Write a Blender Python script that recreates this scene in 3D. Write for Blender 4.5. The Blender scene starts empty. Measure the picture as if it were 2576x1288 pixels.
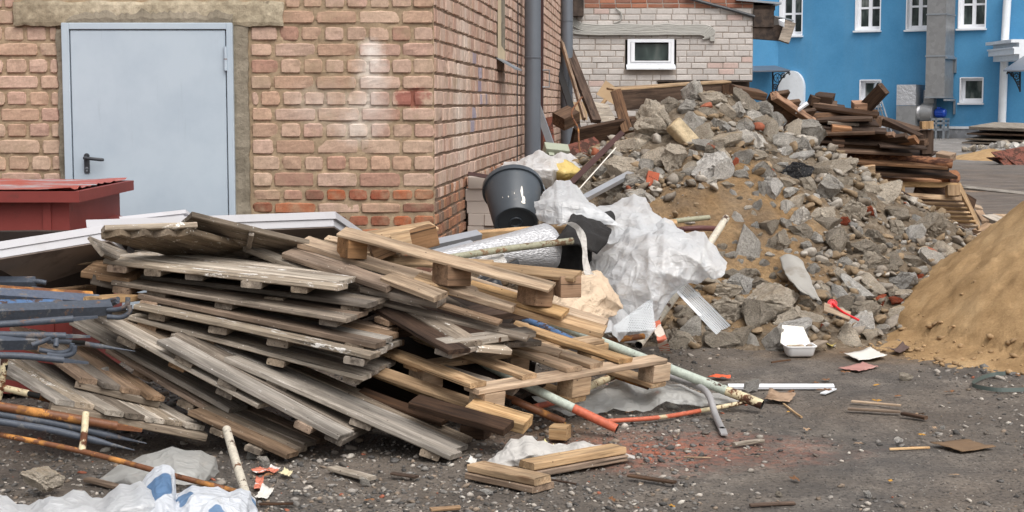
import bpy, bmesh, math, random
import numpy as np
from mathutils import Vector, Matrix, Quaternion, noise as mnoise

S = bpy.context.scene
COL = S.collection
R = math.radians
# ---------------------------------------------------------------- camera model (used to place things at real distances)
FX, CX, CY, EYE = 4044.0, 1288.0, 644.0, 1.5
PITCH = R(5.4); CA, SA = math.cos(PITCH), math.sin(PITCH)
def ray(x, y):
    return Vector((x-CX, FX*CA+(CY-y)*SA, -FX*SA+(CY-y)*CA))
def W(x, y, Y):                       # the point seen at (x, y) that lies at distance Y
    d = ray(x, y); return Vector((0, 0, EYE)) + d*(Y/d.y)
def G(x, y, z=0.0):                   # the point seen at (x, y) that lies at height z
    d = ray(x, y); return Vector((0, 0, EYE)) + d*((z-EYE)/d.z)
def V(*a): return Vector(a)

# ---------------------------------------------------------------- object helpers
def link(name, me, mats=None, parent=None):
    o = bpy.data.objects.new(name, me); COL.objects.link(o)
    if mats is not None and me is not None:
        for m in (mats if isinstance(mats, (list, tuple)) else [mats]): me.materials.append(m)
    if parent is not None: o.parent = parent
    return o
def tag(o, label=None, cat=None, group=None, kind=None):
    if label: o['label'] = label
    if cat: o['category'] = cat
    if group: o['group'] = group
    if kind: o['kind'] = kind
    return o
def empty(name, loc, label, cat, group=None):
    o = bpy.data.objects.new(name, None); COL.objects.link(o); o.location = loc
    o.empty_display_size = 0.1
    return tag(o, label, cat, group)
def mesh(name, verts, faces, smooth=False, col=None, fmat=None):
    me = bpy.data.meshes.new(name)
    if isinstance(verts, np.ndarray): verts = verts.tolist()
    me.from_pydata(verts, [], faces if isinstance(faces, list) else faces.tolist())
    if col is not None:
        a = me.color_attributes.new('Col', 'FLOAT_COLOR', 'POINT')
        c = np.ones((len(verts), 4), np.float32); c[:, :3] = col
        a.data.foreach_set('color', c.ravel())
    if fmat is not None: me.polygons.foreach_set('material_index', np.array(fmat, np.int32))
    if smooth: me.polygons.foreach_set('use_smooth', np.ones(len(me.polygons), bool))
    me.update(); return me
class MB:                             # collects shapes into ONE mesh
    def __init__(s): s.v = []; s.f = []; s.m = []
    def add(s, v, f, mi=0):
        n = len(s.v); s.v += [tuple(p) for p in v]; s.f += [[i+n for i in q] for q in f]; s.m += [mi]*len(f); return s
    def box(s, lo, hi, mi=0, M=None):
        (x0, y0, z0), (x1, y1, z1) = lo, hi
        v = [V(x, y, z) for z in (z0, z1) for x, y in ((x0, y0), (x1, y0), (x1, y1), (x0, y1))]
        if M is not None: v = [M @ p for p in v]
        return s.add(v, [[3, 2, 1, 0], [4, 5, 6, 7], [0, 1, 5, 4], [1, 2, 6, 5], [2, 3, 7, 6], [3, 0, 4, 7]], mi)
    def tube(s, pts, r, seg=10, caps=True, mi=0, wall=None):
        pts = [Vector(p) for p in pts]; n = len(pts); rr = r if isinstance(r, (list, tuple)) else [r]*n
        base = len(s.v); t = (pts[1]-pts[0]).normalized()
        u = t.orthogonal().normalized()
        for i, p in enumerate(pts):
            if i == 0: d = pts[1]-pts[0]
            elif i == n-1: d = pts[-1]-pts[-2]
            else: d = (pts[i+1]-pts[i]).normalized()+(pts[i]-pts[i-1]).normalized()
            d.normalize(); u = (u-d*u.dot(d)).normalized(); w = d.cross(u)
            for k in range(seg):
                a = 2*math.pi*k/seg; s.v.append(tuple(p+(u*math.cos(a)+w*math.sin(a))*rr[i]))
        for i in range(n-1):
            for k in range(seg):
                k2 = (k+1) % seg; s.f.append([base+i*seg+k, base+i*seg+k2, base+(i+1)*seg+k2, base+(i+1)*seg+k]); s.m.append(mi)
        if caps:
            s.f.append([base+k for k in range(seg)][::-1]); s.f.append([base+(n-1)*seg+k for k in range(seg)]); s.m += [mi, mi]
        return s
    def build(s, name, mats, parent=None, smooth=False):
        return link(name, mesh(name, s.v, s.f, smooth, None, s.m), mats, parent)
def smooth_angle(o, deg=35):
    me = o.data
    me.polygons.foreach_set('use_smooth', np.ones(len(me.polygons), bool))
    bm = bmesh.new(); bm.from_mesh(me)
    for e in bm.edges:
        if len(e.link_faces) == 2 and e.calc_face_angle(0) > R(deg): e.smooth = False
    bm.to_mesh(me); bm.free(); return o
def bevel(o, w=0.01, seg=2, ang=30):
    bm = bmesh.new(); bm.from_mesh(o.data)
    es = [e for e in bm.edges if len(e.link_faces) == 2 and e.calc_face_angle(0) > R(ang)]
    bmesh.ops.bevel(bm, geom=es, offset=w, segments=seg, profile=0.6, affect='EDGES', clamp_overlap=True)
    bm.to_mesh(o.data); bm.free(); return o
def fbm(x, y, z, sc, octv=3, seed=0.0):
    return mnoise.fractal(V(x*sc+seed*17.3, y*sc-seed*9.1, z*sc+seed*5.7), 0.9, 2.0, octv)
def frame(x, z):                      # rotation whose X is x and Z as near to z as it can be
    x = x.normalized(); y = z.cross(x).normalized(); z = x.cross(y)
    return Matrix((x, y, z)).transposed().to_4x4()

# ---------------------------------------------------------------- materials
def lin(c): return c/12.92 if c <= .04045 else ((c+.055)/1.055)**2.4
def C(r, g, b, k=1.0): return (lin(r/255)*k, lin(g/255)*k, lin(b/255)*k, 1)
class NT:
    def __init__(s, name):
        s.m = bpy.data.materials.new(name); s.m.use_nodes = True; s.t = s.m.node_tree; s.t.nodes.clear()
        s.o = s.n('ShaderNodeOutputMaterial'); s.tc = None
    def n(s, t, **k):
        d = s.t.nodes.new(t)
        for a, b in k.items(): setattr(d, a, b)
        return d
    def set(s, sock, v):
        if hasattr(v, 'bl_idname') and 'Socket' in v.bl_idname: s.t.links.new(v, sock)
        else: sock.default_value = v
    def obj(s):
        if not s.tc: s.tc = s.n('ShaderNodeTexCoord')
        return s.tc.outputs['Object']
    def pos(s): return s.n('ShaderNodeNewGeometry').outputs['Position']
    def rnd(s): return s.n('ShaderNodeObjectInfo').outputs['Random']
    def map(s, vec, scale=(1, 1, 1), rnd=0.0, loc=None):
        d = s.n('ShaderNodeMapping'); s.set(d.inputs['Vector'], vec); d.inputs['Scale'].default_value = scale
        if rnd:
            c = s.n('ShaderNodeMath', operation='MULTIPLY'); s.set(c.inputs[0], s.rnd()); c.inputs[1].default_value = rnd
            s.t.links.new(c.outputs[0], d.inputs['Location'])
        if loc: d.inputs['Location'].default_value = loc
        return d.outputs[0]
    def noise(s, vec, sc, det=4, rough=.55, dist=0.0):
        d = s.n('ShaderNodeTexNoise'); s.set(d.inputs['Vector'], vec); d.inputs['Scale'].default_value = sc
        d.inputs['Detail'].default_value = det; d.inputs['Roughness'].default_value = rough; d.inputs['Distortion'].default_value = dist
        return d.outputs['Fac']
    def vor(s, vec, sc, out='Distance', feat='F1', rand=1.0):
        d = s.n('ShaderNodeTexVoronoi', feature=feat); s.set(d.inputs['Vector'], vec); d.inputs['Scale'].default_value = sc
        d.inputs['Randomness'].default_value = rand
        return d.outputs[out]
    def ramp(s, fac, pts, ease='LINEAR'):
        d = s.n('ShaderNodeValToRGB'); e = d.color_ramp.elements; d.color_ramp.interpolation = ease
        while len(e) < len(pts): e.new(.5)
        for i, (p, c) in enumerate(pts):
            e[i].position = p; e[i].color = c if hasattr(c, '__len__') else (c, c, c, 1)
        s.set(d.inputs[0], fac); return d.outputs[0]
    def mix(s, fac, a, b, mode='MIX'):
        d = s.n('ShaderNodeMix', data_type='RGBA', blend_type=mode)
        s.set(d.inputs[0], fac); s.set(d.inputs[6], a); s.set(d.inputs[7], b); return d.outputs[2]
    def math(s, op, a, b=0.0):
        d = s.n('ShaderNodeMath', operation=op); s.set(d.inputs[0], a); s.set(d.inputs[1], b); return d.outputs[0]
    def attr(s, name='Col'):
        return s.n('ShaderNodeAttribute', attribute_name=name).outputs['Color']
    def bump(s, h, strength=.3, dist=.01, nrm=None):
        d = s.n('ShaderNodeBump'); s.set(d.inputs['Height'], h); d.inputs['Strength'].default_value = strength; d.inputs['Distance'].default_value = dist
        if nrm: s.set(d.inputs['Normal'], nrm)
        return d.outputs[0]
    def hsv(s, col, val=1.0, sat=1.0, hue=.5):
        d = s.n('ShaderNodeHueSaturation'); s.set(d.inputs['Color'], col); s.set(d.inputs['Value'], val); s.set(d.inputs['Saturation'], sat); s.set(d.inputs['Hue'], hue)
        return d.outputs[0]
    def pbr(s, base, rough=.8, nrm=None, metal=0.0, spec=.3, **k):
        b = s.n('ShaderNodeBsdfPrincipled'); s.set(b.inputs['Base Color'], base); s.set(b.inputs['Roughness'], rough)
        s.set(b.inputs['Metallic'], metal); b.inputs['Specular IOR Level'].default_value = spec
        if nrm: s.set(b.inputs['Normal'], nrm)
        for a, v in k.items(): s.set(b.inputs[a.replace('_', ' ')], v)
        s.t.links.new(b.outputs[0], s.o.inputs[0]); s.b = b
        return s.m
# plain, slightly mottled paint or plastic
def paint(name, col, rough=.5, var=.12, sc=6, bump=.05, metal=0.0, spec=.4, dirt=None, dsc=9, damt=.45):
    t = NT(name); v = t.map(t.obj(), rnd=30)
    n = t.noise(v, sc, 5); f = t.ramp(n, [(.3, 1-var), (.7, 1+var)])
    c = t.mix(1, col, f, 'MULTIPLY')
    if dirt:
        d = t.ramp(t.noise(v, dsc, 6, .65), [(damt, 0), (damt+.16, 1)]); c = t.mix(d, c, dirt)
    return t.pbr(c, rough, t.bump(t.noise(v, sc*12, 3), bump, .004), metal, spec)
# sawn timber; the grain runs along the object's X axis
def wood(name, a, b, dark, stain=None, stain_amt=.6, rough=.8, vary=.25):
    t = NT(name); o = t.obj()
    v = t.map(o, (1.3, 16, 16), rnd=40); g = t.noise(v, 3.2, 6, .62, .6)
    v2 = t.map(o, (.9, 3.5, 3.5), rnd=23); big = t.noise(v2, 1.6, 4, .5)
    c = t.ramp(g, [(.28, dark), (.42, a), (.66, b)])
    c = t.mix(t.ramp(big, [(.35, 0), (.7, .75)]), c, a)
    fine = t.noise(t.map(o, (3, 120, 120), rnd=40), 2.0, 3, .6)
    c = t.mix(1, c, t.ramp(fine, [(.3, .72), (.6, 1.08)]), 'MULTIPLY')
    c = t.mix(1, c, t.ramp(t.noise(t.map(o, (1.0, 6, 6), rnd=77), 2.4, 4, .6), [(.35, .55), (.6, 1.1)]), 'MULTIPLY')
    # cracks along the grain
    cr = t.ramp(t.noise(t.map(o, (.5, 45, 45), rnd=11), 2.0, 2, .5), [(.30, .25), (.36, 1)])
    c = t.mix(1, c, cr, 'MULTIPLY')
    # knots
    k = t.vor(t.map(o, (2.2, 7, 7), rnd=9), 1.3); c = t.mix(t.ramp(k, [(.06, .8), (.13, 0)]), c, dark)
    if stain:
        sp = t.ramp(t.noise(t.map(o, (3, 6, 6), rnd=51), 3.2, 7, .72), [(stain_amt, 0), (stain_amt+.05, 1)]); c = t.mix(sp, c, stain)
        sp2 = t.ramp(t.vor(t.map(o, (1, 1, 1), rnd=3), 42), [(.10, 1), (.16, 0)])
        sp3 = t.ramp(t.noise(o, 5), [(.5, 0), (.6, .8)]); c = t.mix(t.math('MULTIPLY', sp2, sp3), c, stain)
    nl = t.vor(t.map(o, (1, 1, 1), rnd=5), 17); c = t.mix(t.ramp(nl, [(.055, .9), (.085, 0)]), c, C(52, 34, 26))
    c = t.mix(t.ramp(t.noise(t.map(o, (2, 3, 3), rnd=66), 1.7, 6, .7), [(.56, 0), (.72, .55)]), c, dark)
    r = t.rnd(); c = t.hsv(c, t.ramp(r, [(0, 1-vary*1.35), (1, 1+vary*1.1)]), t.ramp(t.math('FRACT', t.math('MULTIPLY', r, 7.3)), [(0, .75), (1, 1.12)]))
    h = t.mix(.5, g, fine)
    return t.pbr(c, rough, t.bump(h, .55, .004), spec=.25)
GREYW = wood('weathered wood', C(164, 153, 139), C(196, 187, 174), C(94, 84, 74), C(222, 218, 210), .66)
GREYD = wood('damp weathered wood', C(130, 117, 103), C(162, 149, 133), C(66, 57, 48), C(200, 194, 184), .68)
PLASTW = wood('plaster smeared wood', C(150, 137, 121), C(180, 167, 150), C(88, 77, 65), C(226, 223, 217), .57)
PLASTD = wood('dark concrete stained board', C(122, 108, 92), C(150, 135, 116), C(72, 62, 52), C(214, 210, 202), .6)
BROWN = wood('brown wood', C(138, 113, 90), C(170, 144, 118), C(78, 61, 48), C(196, 186, 170), .72)
DARKB = wood('dark wet wood', C(66, 48, 36), C(96, 72, 54), C(32, 24, 19), None)
SHADEB = wood('shade dark wood', C(46, 36, 29), C(64, 50, 40), C(25, 20, 16), None, vary=.1)  # near-black colour stands for the shade in the gaps of the pile
FRESH = wood('fresh pine', C(180, 146, 107), C(204, 174, 136), C(132, 98, 66), None, vary=.12)
FRESHB = wood('yellowed pine', C(170, 140, 106), C(200, 172, 136), C(112, 86, 62), None, vary=.15)
CHIP = wood('pressed chipboard', C(140, 104, 70), C(162, 126, 90), C(110, 80, 54), None, vary=.12)
REDW = wood('reddish old timber', C(88, 66, 50), C(120, 93, 71), C(44, 33, 25), None, vary=.25)
ENDW = wood('sawn timber end', C(150, 108, 76), C(176, 132, 96), C(104, 72, 48), None, vary=.15)
# ================================================================ setting
cam = bpy.data.cameras.new('camera'); camo = bpy.data.objects.new('camera', cam); COL.objects.link(camo)
cam.sensor_width = 36; cam.lens = 36*FX/2576; cam.clip_end = 600; cam.clip_start = .05
camo.location = (0, 0, EYE); camo.rotation_euler = (R(90)-PITCH, 0, 0); S.camera = camo
w = bpy.data.worlds.new('World'); S.world = w; w.use_nodes = True
nt = w.node_tree; bg = nt.nodes['Background']; sky = nt.nodes.new('ShaderNodeTexSky'); sky.sky_type = 'NISHITA'; sky.sun_disc = False
SUN_EL, SUN_AZ = R(56), R(152)
sky.sun_elevation = SUN_EL; sky.sun_rotation = SUN_AZ; sky.air_density = 1.0; sky.dust_density = 6; sky.ozone_density = 1.0
hs = nt.nodes.new('ShaderNodeHueSaturation'); hs.inputs['Saturation'].default_value = .28
nt.links.new(sky.outputs[0], hs.inputs['Color']); nt.links.new(hs.outputs[0], bg.inputs[0]); bg.inputs[1].default_value = .15
sl = bpy.data.lights.new('sun', 'SUN'); sl.energy = .8; sl.angle = R(60); sl.color = (1, .96, .9)
so = bpy.data.objects.new('sun', sl); COL.objects.link(so)
sd = V(math.sin(SUN_AZ)*math.cos(SUN_EL), math.cos(SUN_AZ)*math.cos(SUN_EL), math.sin(SUN_EL))
so.rotation_euler = sd.to_track_quat('Z', 'Y').to_euler()
S.view_settings.view_transform = 'Standard'; S.view_settings.look = 'None'; S.view_settings.gamma = 1
S.view_settings.exposure = .42

# ---------------------------------------------------------------- ground: one sheet to the horizon, fine near the camera
rg = random.Random(3)
def axis(near0, near1, step, far0, far1):
    a = list(np.arange(near0, near1+1e-6, step)); s = step
    v = near1
    while v < far1: s *= 1.35; v += s; a.append(v)
    s = step; v = near0
    while v > far0: s *= 1.35; v -= s; a.insert(0, v)
    return a
gx = axis(-4.0, 5.0, .045, -300, 300); gy = axis(5.0, 13, .045, -40, 400)
def ground_h(x, y):
    if y > 40 or y < 3 or abs(x) > 20: return 0
    return .012*mnoise.noise(V(x*1.3, y*1.3, 2)) + .008*mnoise.noise(V(x*4, y*4, 7)) + .006*mnoise.noise(V(x*13, y*13, 4))-.006
vs = [(x, y, ground_h(x, y)) for y in gy for x in gx]; nx = len(gx)
fs = [[j*nx+i, j*nx+i+1, (j+1)*nx+i+1, (j+1)*nx+i] for j in range(len(gy)-1) for i in range(nx-1)]
t = NT('gravelly dirt'); p = t.pos()
big = t.noise(p, .55, 4, .6); mid = t.noise(p, 3.2, 6, .68); fine = t.noise(p, 55, 4, .6)
c = t.ramp(mid, [(.3, C(70, 66, 62)), (.5, C(97, 91, 85)), (.72, C(130, 122, 113))])
c = t.mix(t.ramp(big, [(.42, 0), (.62, .65)]), c, C(116, 104, 92))
vc = t.vor(p, 62, 'Color'); vd = t.vor(p, 62, 'Distance')
stone = t.ramp(vd, [(.20, 1), (.42, 0)]); sel = t.ramp(t.n('ShaderNodeSeparateColor').outputs[0], [(0, 0), (1, 1)])
sep = t.n('ShaderNodeSeparateColor'); t.set(sep.inputs[0], vc)
pick = t.ramp(sep.outputs[0], [(.45, 0), (.5, 1)])
scol = t.ramp(sep.outputs[1], [(0, C(60, 58, 56)), (.6, C(112, 108, 103)), (.9, C(150, 144, 136)), (1, C(190, 184, 175))])
c = t.mix(t.math('MULTIPLY', t.math('MULTIPLY', stone, pick), .75), c, scol)
c = t.mix(1, c, t.ramp(fine, [(.3, .62), (.68, 1.25)]), 'MULTIPLY')
# brick dust spilled in front of the long pipe
def blob(t, p, cx, cy, r0, r1, sx=1.0, n=0.0):
    d = t.n('ShaderNodeVectorMath', operation='SUBTRACT'); t.set(d.inputs[0], p); d.inputs[1].default_value = (cx, cy, 0)
    m = t.map(d.outputs[0], (1/sx, 1, 0)); l = t.n('ShaderNodeVectorMath', operation='LENGTH'); t.set(l.inputs[0], m)
    x = l.outputs['Value']
    if n: x = t.math('ADD', x, t.math('MULTIPLY', t.math('SUBTRACT', t.noise(p, 5, 5, .7), .5), n))
    return t.ramp(x, [(r0, 1), (r1, 0)])
gd = G(1690, 1128); c = t.mix(t.math('MULTIPLY', blob(t, p, gd.x, gd.y, .05, .5, 1.7, .7), t.ramp(t.noise(p, 22, 5, .7), [(.40, .1), (.60, .85)])), c, C(164, 98, 74))
gd = G(1330, 1075); c = t.mix(t.math('MULTIPLY', blob(t, p, gd.x, gd.y, .05, .35, 1.2, .5), .6), c, C(120, 90, 62))
gd = G(2260, 880); c = t.mix(t.math('MULTIPLY', blob(t, p, gd.x, gd.y, .1, .6, 1.6, .6), .5), c, C(150, 118, 78))
rut = t.ramp(t.noise(t.map(p, (1, .35, 1), loc=(2, 3, 0)), 1.5, 6, .65, .6), [(.46, 0), (.56, .4), (.66, 0)]); c = t.mix(rut, c, C(70, 65, 60))
# pale gravel strip by the blue building, brown worn track nearer
sy = t.n('ShaderNodeSeparateXYZ'); t.set(sy.inputs[0], p); yy = t.math('DIVIDE', sy.outputs[1], 100.0)
yy = t.math('ADD', yy, t.math('MULTIPLY', t.math('SUBTRACT', t.noise(p, .12, 5), .5), .12))
far = t.ramp(t.noise(p, 1.4, 8, .8), [(.35, C(96, 92, 88)), (.5, C(128, 123, 118)), (.68, C(168, 163, 157))])
c = t.mix(t.ramp(yy, [(.36, 0), (.46, 1)]), c, far)
trk = t.ramp(t.noise(t.map(p, (.6, 1.0, 1)), 1.6, 8, .75), [(.35, C(80, 72, 66)), (.65, C(128, 116, 105))])
c = t.mix(t.ramp(yy, [(.13, 0), (.19, .8), (.34, .8), (.42, 0)]), c, trk)
h = t.mix(.5, t.math('MULTIPLY', stone, pick), fine)
GROUND = t.pbr(c, t.ramp(t.math('ADD', t.math('MULTIPLY', mid, .6), t.math('MULTIPLY', big, .4)), [(.36, .42), (.58, .92)]), t.bump(h, 1.0, .015), spec=.25)
tag(link('ground', mesh('ground', vs, fs, True), GROUND), kind='structure')

# ---------------------------------------------------------------- brickwork
def brick_patch(o, du, dn, rows, rng, out, cfun, res=(9, 7), proud=.007, rough=.004, chips=.38, rnd=.010):
    """rows: (z0, z1, [(u0, u1), ...]); bricks with rounded, chipped faces; out = (verts, faces, cols)"""
    V_, F_, K_ = out
    nx, nz = res
    for z0, z1, spans in rows:
        for u0, u1 in spans:
            if u1-u0 < .02: continue
            j = lambda a: rng.uniform(-a, a)
            a0, a1, b0, b1 = u0+j(.003), u1+j(.003), z0+j(.003), z1+j(.003)
            pr = proud+j(.004); sd = rng.random()*90; chip = rng.random() < chips; cc = rng.choice([0, 1]), rng.choice([0, 1])
            col = np.array(cfun((u0+u1)/2, (z0+z1)/2, rng)); base = len(V_)
            tilt = j(.02); FU = [0]+[.007/(u1-u0)+(1-.014/(u1-u0))*i/(nx-3) for i in range(nx-2)]+[1]; FZ = [0]+[.007/(z1-z0)+(1-.014/(z1-z0))*i/(nz-3) for i in range(nz-2)]+[1]
            for iz in range(nz):
                for ix in range(nx):
                    fu, fz = FU[ix], FZ[iz]; eu = min(fu, 1-fu)*(a1-a0); ez = min(fz, 1-fz)*(b1-b0)
                    e = min(eu, ez); d = pr-(.008 if e <= 1e-6 else 0)
                    u = a0+fu*(a1-a0); z = b0+fz*(b1-b0)
                    nn = mnoise.noise(V(u*28+sd, z*28, sd)); d += rough*nn+tilt*(fz-.5)*(b1-b0)
                    if chip: d -= .013*max(0, 1-((fu-cc[0])**2*5+(fz-cc[1])**2*2.2)**.5)
                    if e <= 1e-6:
                        u0_, z0_ = u, z
                        u += rnd*.55*mnoise.noise(V(u0_*24, z0_*24, sd+3)); z += rnd*.45*mnoise.noise(V(u0_*24, z0_*24, sd+9))
                        cu, cz = min(fu, 1-fu)*(a1-a0), min(fz, 1-fz)*(b1-b0); rc_ = rnd*1.6
                        if cu < rc_ and cz < rc_: u += (.5-fu)*2*rnd*.55*(1-cu/rc_); z += (.5-fz)*2*rnd*.55*(1-cz/rc_)
                    q = o+du*u+dn*d; V_.append((q.x, q.y, q.z+z))
                    kk = 1+.10*mnoise.noise(V(u*35, z*35, sd))+.08*mnoise.noise(V(u*110, z*110, sd)); K_.append(tuple(np.clip(col*kk, 0, 1)))
            for iz in range(nz-1):
                for ix in range(nx-1):
                    q = base+iz*nx+ix; F_.append([q, q+1, q+nx+1, q+nx])
            ring = [ix for ix in range(nx)]+[iz*nx+nx-1 for iz in range(1, nz)]+[(nz-1)*nx+ix for ix in range(nx-2, -1, -1)]+[iz*nx for iz in range(nz-2, 0, -1)]
            b2 = len(V_)
            for r_ in ring:
                x, y, z = V_[base+r_]; q = V(x, y, z)-dn*.03; V_.append(tuple(q)); K_.append(K_[base+r_])
            L = len(ring)
            for k in range(L): F_.append([base+ring[k], b2+k, b2+(k+1) % L, base+ring[(k+1) % L]])
def mortar_sheet(o, du, dn, u0, u1, z0, z1, st, col, out, amp=.008, hole=None):
    V_, F_, K_ = out; n = max(2, int((u1-u0)/st)); m = max(2, int((z1-z0)/st)); b = len(V_)
    for j_ in range(m+1):
        for i in range(n+1):
            u = u0+(u1-u0)*i/n; z = z0+(z1-z0)*j_/m
            d = amp*mnoise.noise(V(u*11, z*11, 1.7))+amp*.7*mnoise.noise(V(u*37, z*37, 5))-.004
            q = o+du*u+dn*d; V_.append((q.x, q.y, z))
            k = 1+.22*mnoise.noise(V(u*5, z*5, 8))+.15*mnoise.noise(V(u*30, z*30, 3)); K_.append(tuple(np.clip(np.array(col)*k, 0, 1)))
    for j_ in range(m):
        for i in range(n):
            q = b+j_*(n+1)+i
            if hole and hole(u0+(u1-u0)*(i+.5)/n, z0+(z1-z0)*(j_+.5)/m): continue
            F_.append([q, q+1, q+n+2, q+n+1])
def lc(r, g, b): return C(r, g, b)[:3]
t = NT('brickwork'); p = t.pos(); a = t.attr()
c = t.mix(1, a, t.ramp(t.noise(p, 60, 5, .7), [(.3, .8), (.7, 1.15)]), 'MULTIPLY')
c = t.mix(t.ramp(t.noise(p, 4.5, 7, .72), [(.50, 0), (.66, .6)]), c, C(158, 138, 114))
def stain(c, P_, z_, r0, r1, sx, am, col):
    d = t.n('ShaderNodeVectorMath', operation='SUBTRACT'); t.set(d.inputs[0], p); d.inputs[1].default_value = (W(P_/1.59, 400, 9.92).x, 9.92, W(1288, z_/1.59, 9.92).z)
    m = t.map(d.outputs[0], (1/sx, 1, 1)); l = t.n('ShaderNodeVectorMath', operation='LENGTH'); t.set(l.inputs[0], m)
    x = t.math('ADD', l.outputs['Value'], t.math('MULTIPLY', t.math('SUBTRACT', t.noise(p, 7, 6, .7), .5), .22)); return t.mix(t.math('MULTIPLY', t.ramp(x, [(r0, 1), (r1, 0)]), am), c, col)
for q_ in ((1484, 205, .0, .10, 1, .95), (1482, 285, .0, .16, .8, .7), (1475, 420, .0, .22, .8, .6), (1420, 520, .0, .12, 1, .4), (1290, 420, .0, .18, 1.4, .25)): c = stain(c, *q_, C(222, 214, 206))
c = stain(c, 1640, 392, .03, .06, 1.7, .7, C(140, 66, 60))
c = t.mix(t.ramp(t.noise(p, 17, 5, .75), [(.68, 0), (.74, .55)]), c, C(78, 66, 56))
c = t.mix(t.ramp(t.vor(p, 55), [(.05, .6), (.09, 0)]), c, C(70, 55, 45))
BRICK = t.pbr(c, .92, t.bump(t.noise(p, 120, 4, .7), .5, .004), spec=.15)

YW = 9.92
ZP = lambda P: W(1288, P/1.59, YW).z          # height of a photo row on the front wall
XP = lambda P: W(P/1.59, 400, YW).x
corner = V(XP(1737), YW, 0)
rw = random.Random(11)
def cfront(u, z, rng):
    P = rng.random()
    if z < ZP(752) and rng.random() < (.7 if z > ZP(806) else .9):
        base = [lc(174, 104, 74), lc(148, 94, 74), lc(182, 110, 76), lc(128, 92, 78), lc(164, 104, 76), lc(146, 84, 64)][int(P*6)]
        k = rng.uniform(.8, 1.1)
    else:
        base = [lc(184, 156, 137), lc(182, 152, 131), lc(187, 159, 142), lc(178, 147, 126), lc(184, 152, 136), lc(186, 160, 140), lc(170, 134, 117)][min(6, int(P*6.4))]
        k = rng.uniform(.93, 1.07)
    b = np.array(base)*k
    return b
out = ([], [], [])
edges = [-225, -160, -95, -30, 36, 101, 168, 231, 298, 361, 427, 489, 554, 620, 686, 753]
lo = [753, 806, 857, 908, 958, 1010, 1062, 1114, 1166, 1218, 1270, 1322, 1374, 1426, 1460]
rows = []
U = lambda P: XP(P)-corner.x
def spans(u0, u1, L, rng, off):
    r_ = []; u = u1-off
    if off > 0: r_.append((u1-off+.006, u1-.002))
    while u > u0+.03:
        l = L*rng.uniform(.97, 1.03); l = l if u-l > u0+.05 else u-u0
        r_.append((max(u0, u-l)+.009, u-.009)); u -= l
    return r_
for k in range(len(edges)-1+len(lo)-1):
    e = edges+lo[1:]; z1, z0 = ZP(e[k])-.0085, ZP(e[k+1])+.0085
    st = (k % 2 == 0)
    if k >= len(edges)-1: st = ((k-(len(edges)-1)) % 2 == 1)
    L = .262 if st else .136
    sp = spans(U(1005), 0, L, rw, .2 if st else .13) if e[k+1] > 100 else spans(U(1145) if e[k+1] > 10 else U(-700), 0, L, rw, .2 if st else .13)
    sp += spans(U(-760), U(245) if e[k+1] > 110 else (U(72) if e[k+1] > 10 else U(-760)+.01), L, rw, .12 if st else .06)
    rows.append((z0, z1, sp))
fo = corner.copy(); fn = V(0, -1, 0)
brick_patch(fo, V(1, 0, 0), fn, rows, rw, out, cfront)
mcol = lc(158, 138, 114)
mortar_sheet(fo, V(1, 0, 0), fn, U(-760), 0, -.1, ZP(-225), .022, mcol, out, hole=lambda u, z: U(268) < u < U(945) and z < ZP(100))
# side wall going back, bricks laid on end grain
sdir = V(558/6430, 1, 0).normalized(); sn = V(sdir.y, -sdir.x, 0); SL = 14.6
rs = random.Random(12)
def cside(u, z, rng):
    if z < .98 - .0*u and rng.random() < (.95 if z < .92 else .4):
        b = np.array([lc(168, 122, 96), lc(152, 112, 92), lc(174, 126, 98), lc(134, 112, 98)][rng.randrange(4)])*rng.uniform(.75, 1.05)
    else: b = np.array([lc(192, 164, 149), lc(186, 154, 137), lc(198, 172, 156), lc(182, 149, 133), lc(194, 168, 152)][rng.randrange(5)])*rng.uniform(.88, 1.08)
    for uu, zz, su, sz in ((1.4, 1.3, .35, .25), (1.6, 1.9, .3, .3), (1.2, 1.55, .25, .3)):
        f = .55*math.exp(-((u-uu)/su)**2-((z-zz)/sz)**2); b = b*(1-f)+np.array(lc(214, 202, 190))*f
    if 2.0 < u < 3.1 and 1.25 < z < 1.85 and rng.random() < .16: b = b*.55+np.array(lc(90, 120, 165))*.45
    return b
rows = []; z = ZP(753)
zz = [z+.1008*k for k in range(0, 23)]
WIN0, WIN1, WINZ = 4.05, 4.75, 1.88                # bricked-in window reveal on the side wall
for k in range(22):
    sp = []; u = .012
    while u < SL:
        l = rs.choice([.128, .132, .136, .13]) if rs.random() < .9 else .25
        if not (u+l > WIN0 and u < WIN1 and zz[k]+.05 > WINZ): sp.append((u+.004, min(u+l, SL)-.004))
        u += l
    rows.append((zz[k]+.006, zz[k+1]-.006, sp))
zl = [z-.078*k for k in range(0, 12)]
for k in range(11):
    sp = []; u = .012
    while u < SL: l = rs.choice([.128, .132, .136]); sp.append((u+.005, min(u+l, SL)-.005)); u += l
    rows.append((zl[k+1]+.006, zl[k]-.006, sp))
brick_patch(corner, sdir, sn, rows, rs, out, cside, res=(4, 5), proud=.007, rough=.002, chips=.1, rnd=.005)
mortar_sheet(corner, sdir, sn, 0, SL, -.1, zz[-1], .035, lc(128, 108, 93), out, amp=.005)
BH = zz[-1]
V_, F_, K_ = out
building = empty('brick_building', corner+V(-1.3, 0, 0), 'old pink brick building with a grey steel door and grey drainpipes', 'building')
me = mesh('wall', [(x-building.location.x, y-building.location.y, z_) for x, y, z_ in V_], F_, False, np.array(K_))
link('wall', me, BRICK, building)
def part(o, parent):                  # hang a world-placed mesh under its thing
    o.parent = parent; o.matrix_parent_inverse = Matrix.Translation(-parent.location) if parent.type == 'EMPTY' and parent.rotation_euler[:] == (0, 0, 0) else parent.matrix_world.inverted(); return o
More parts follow.
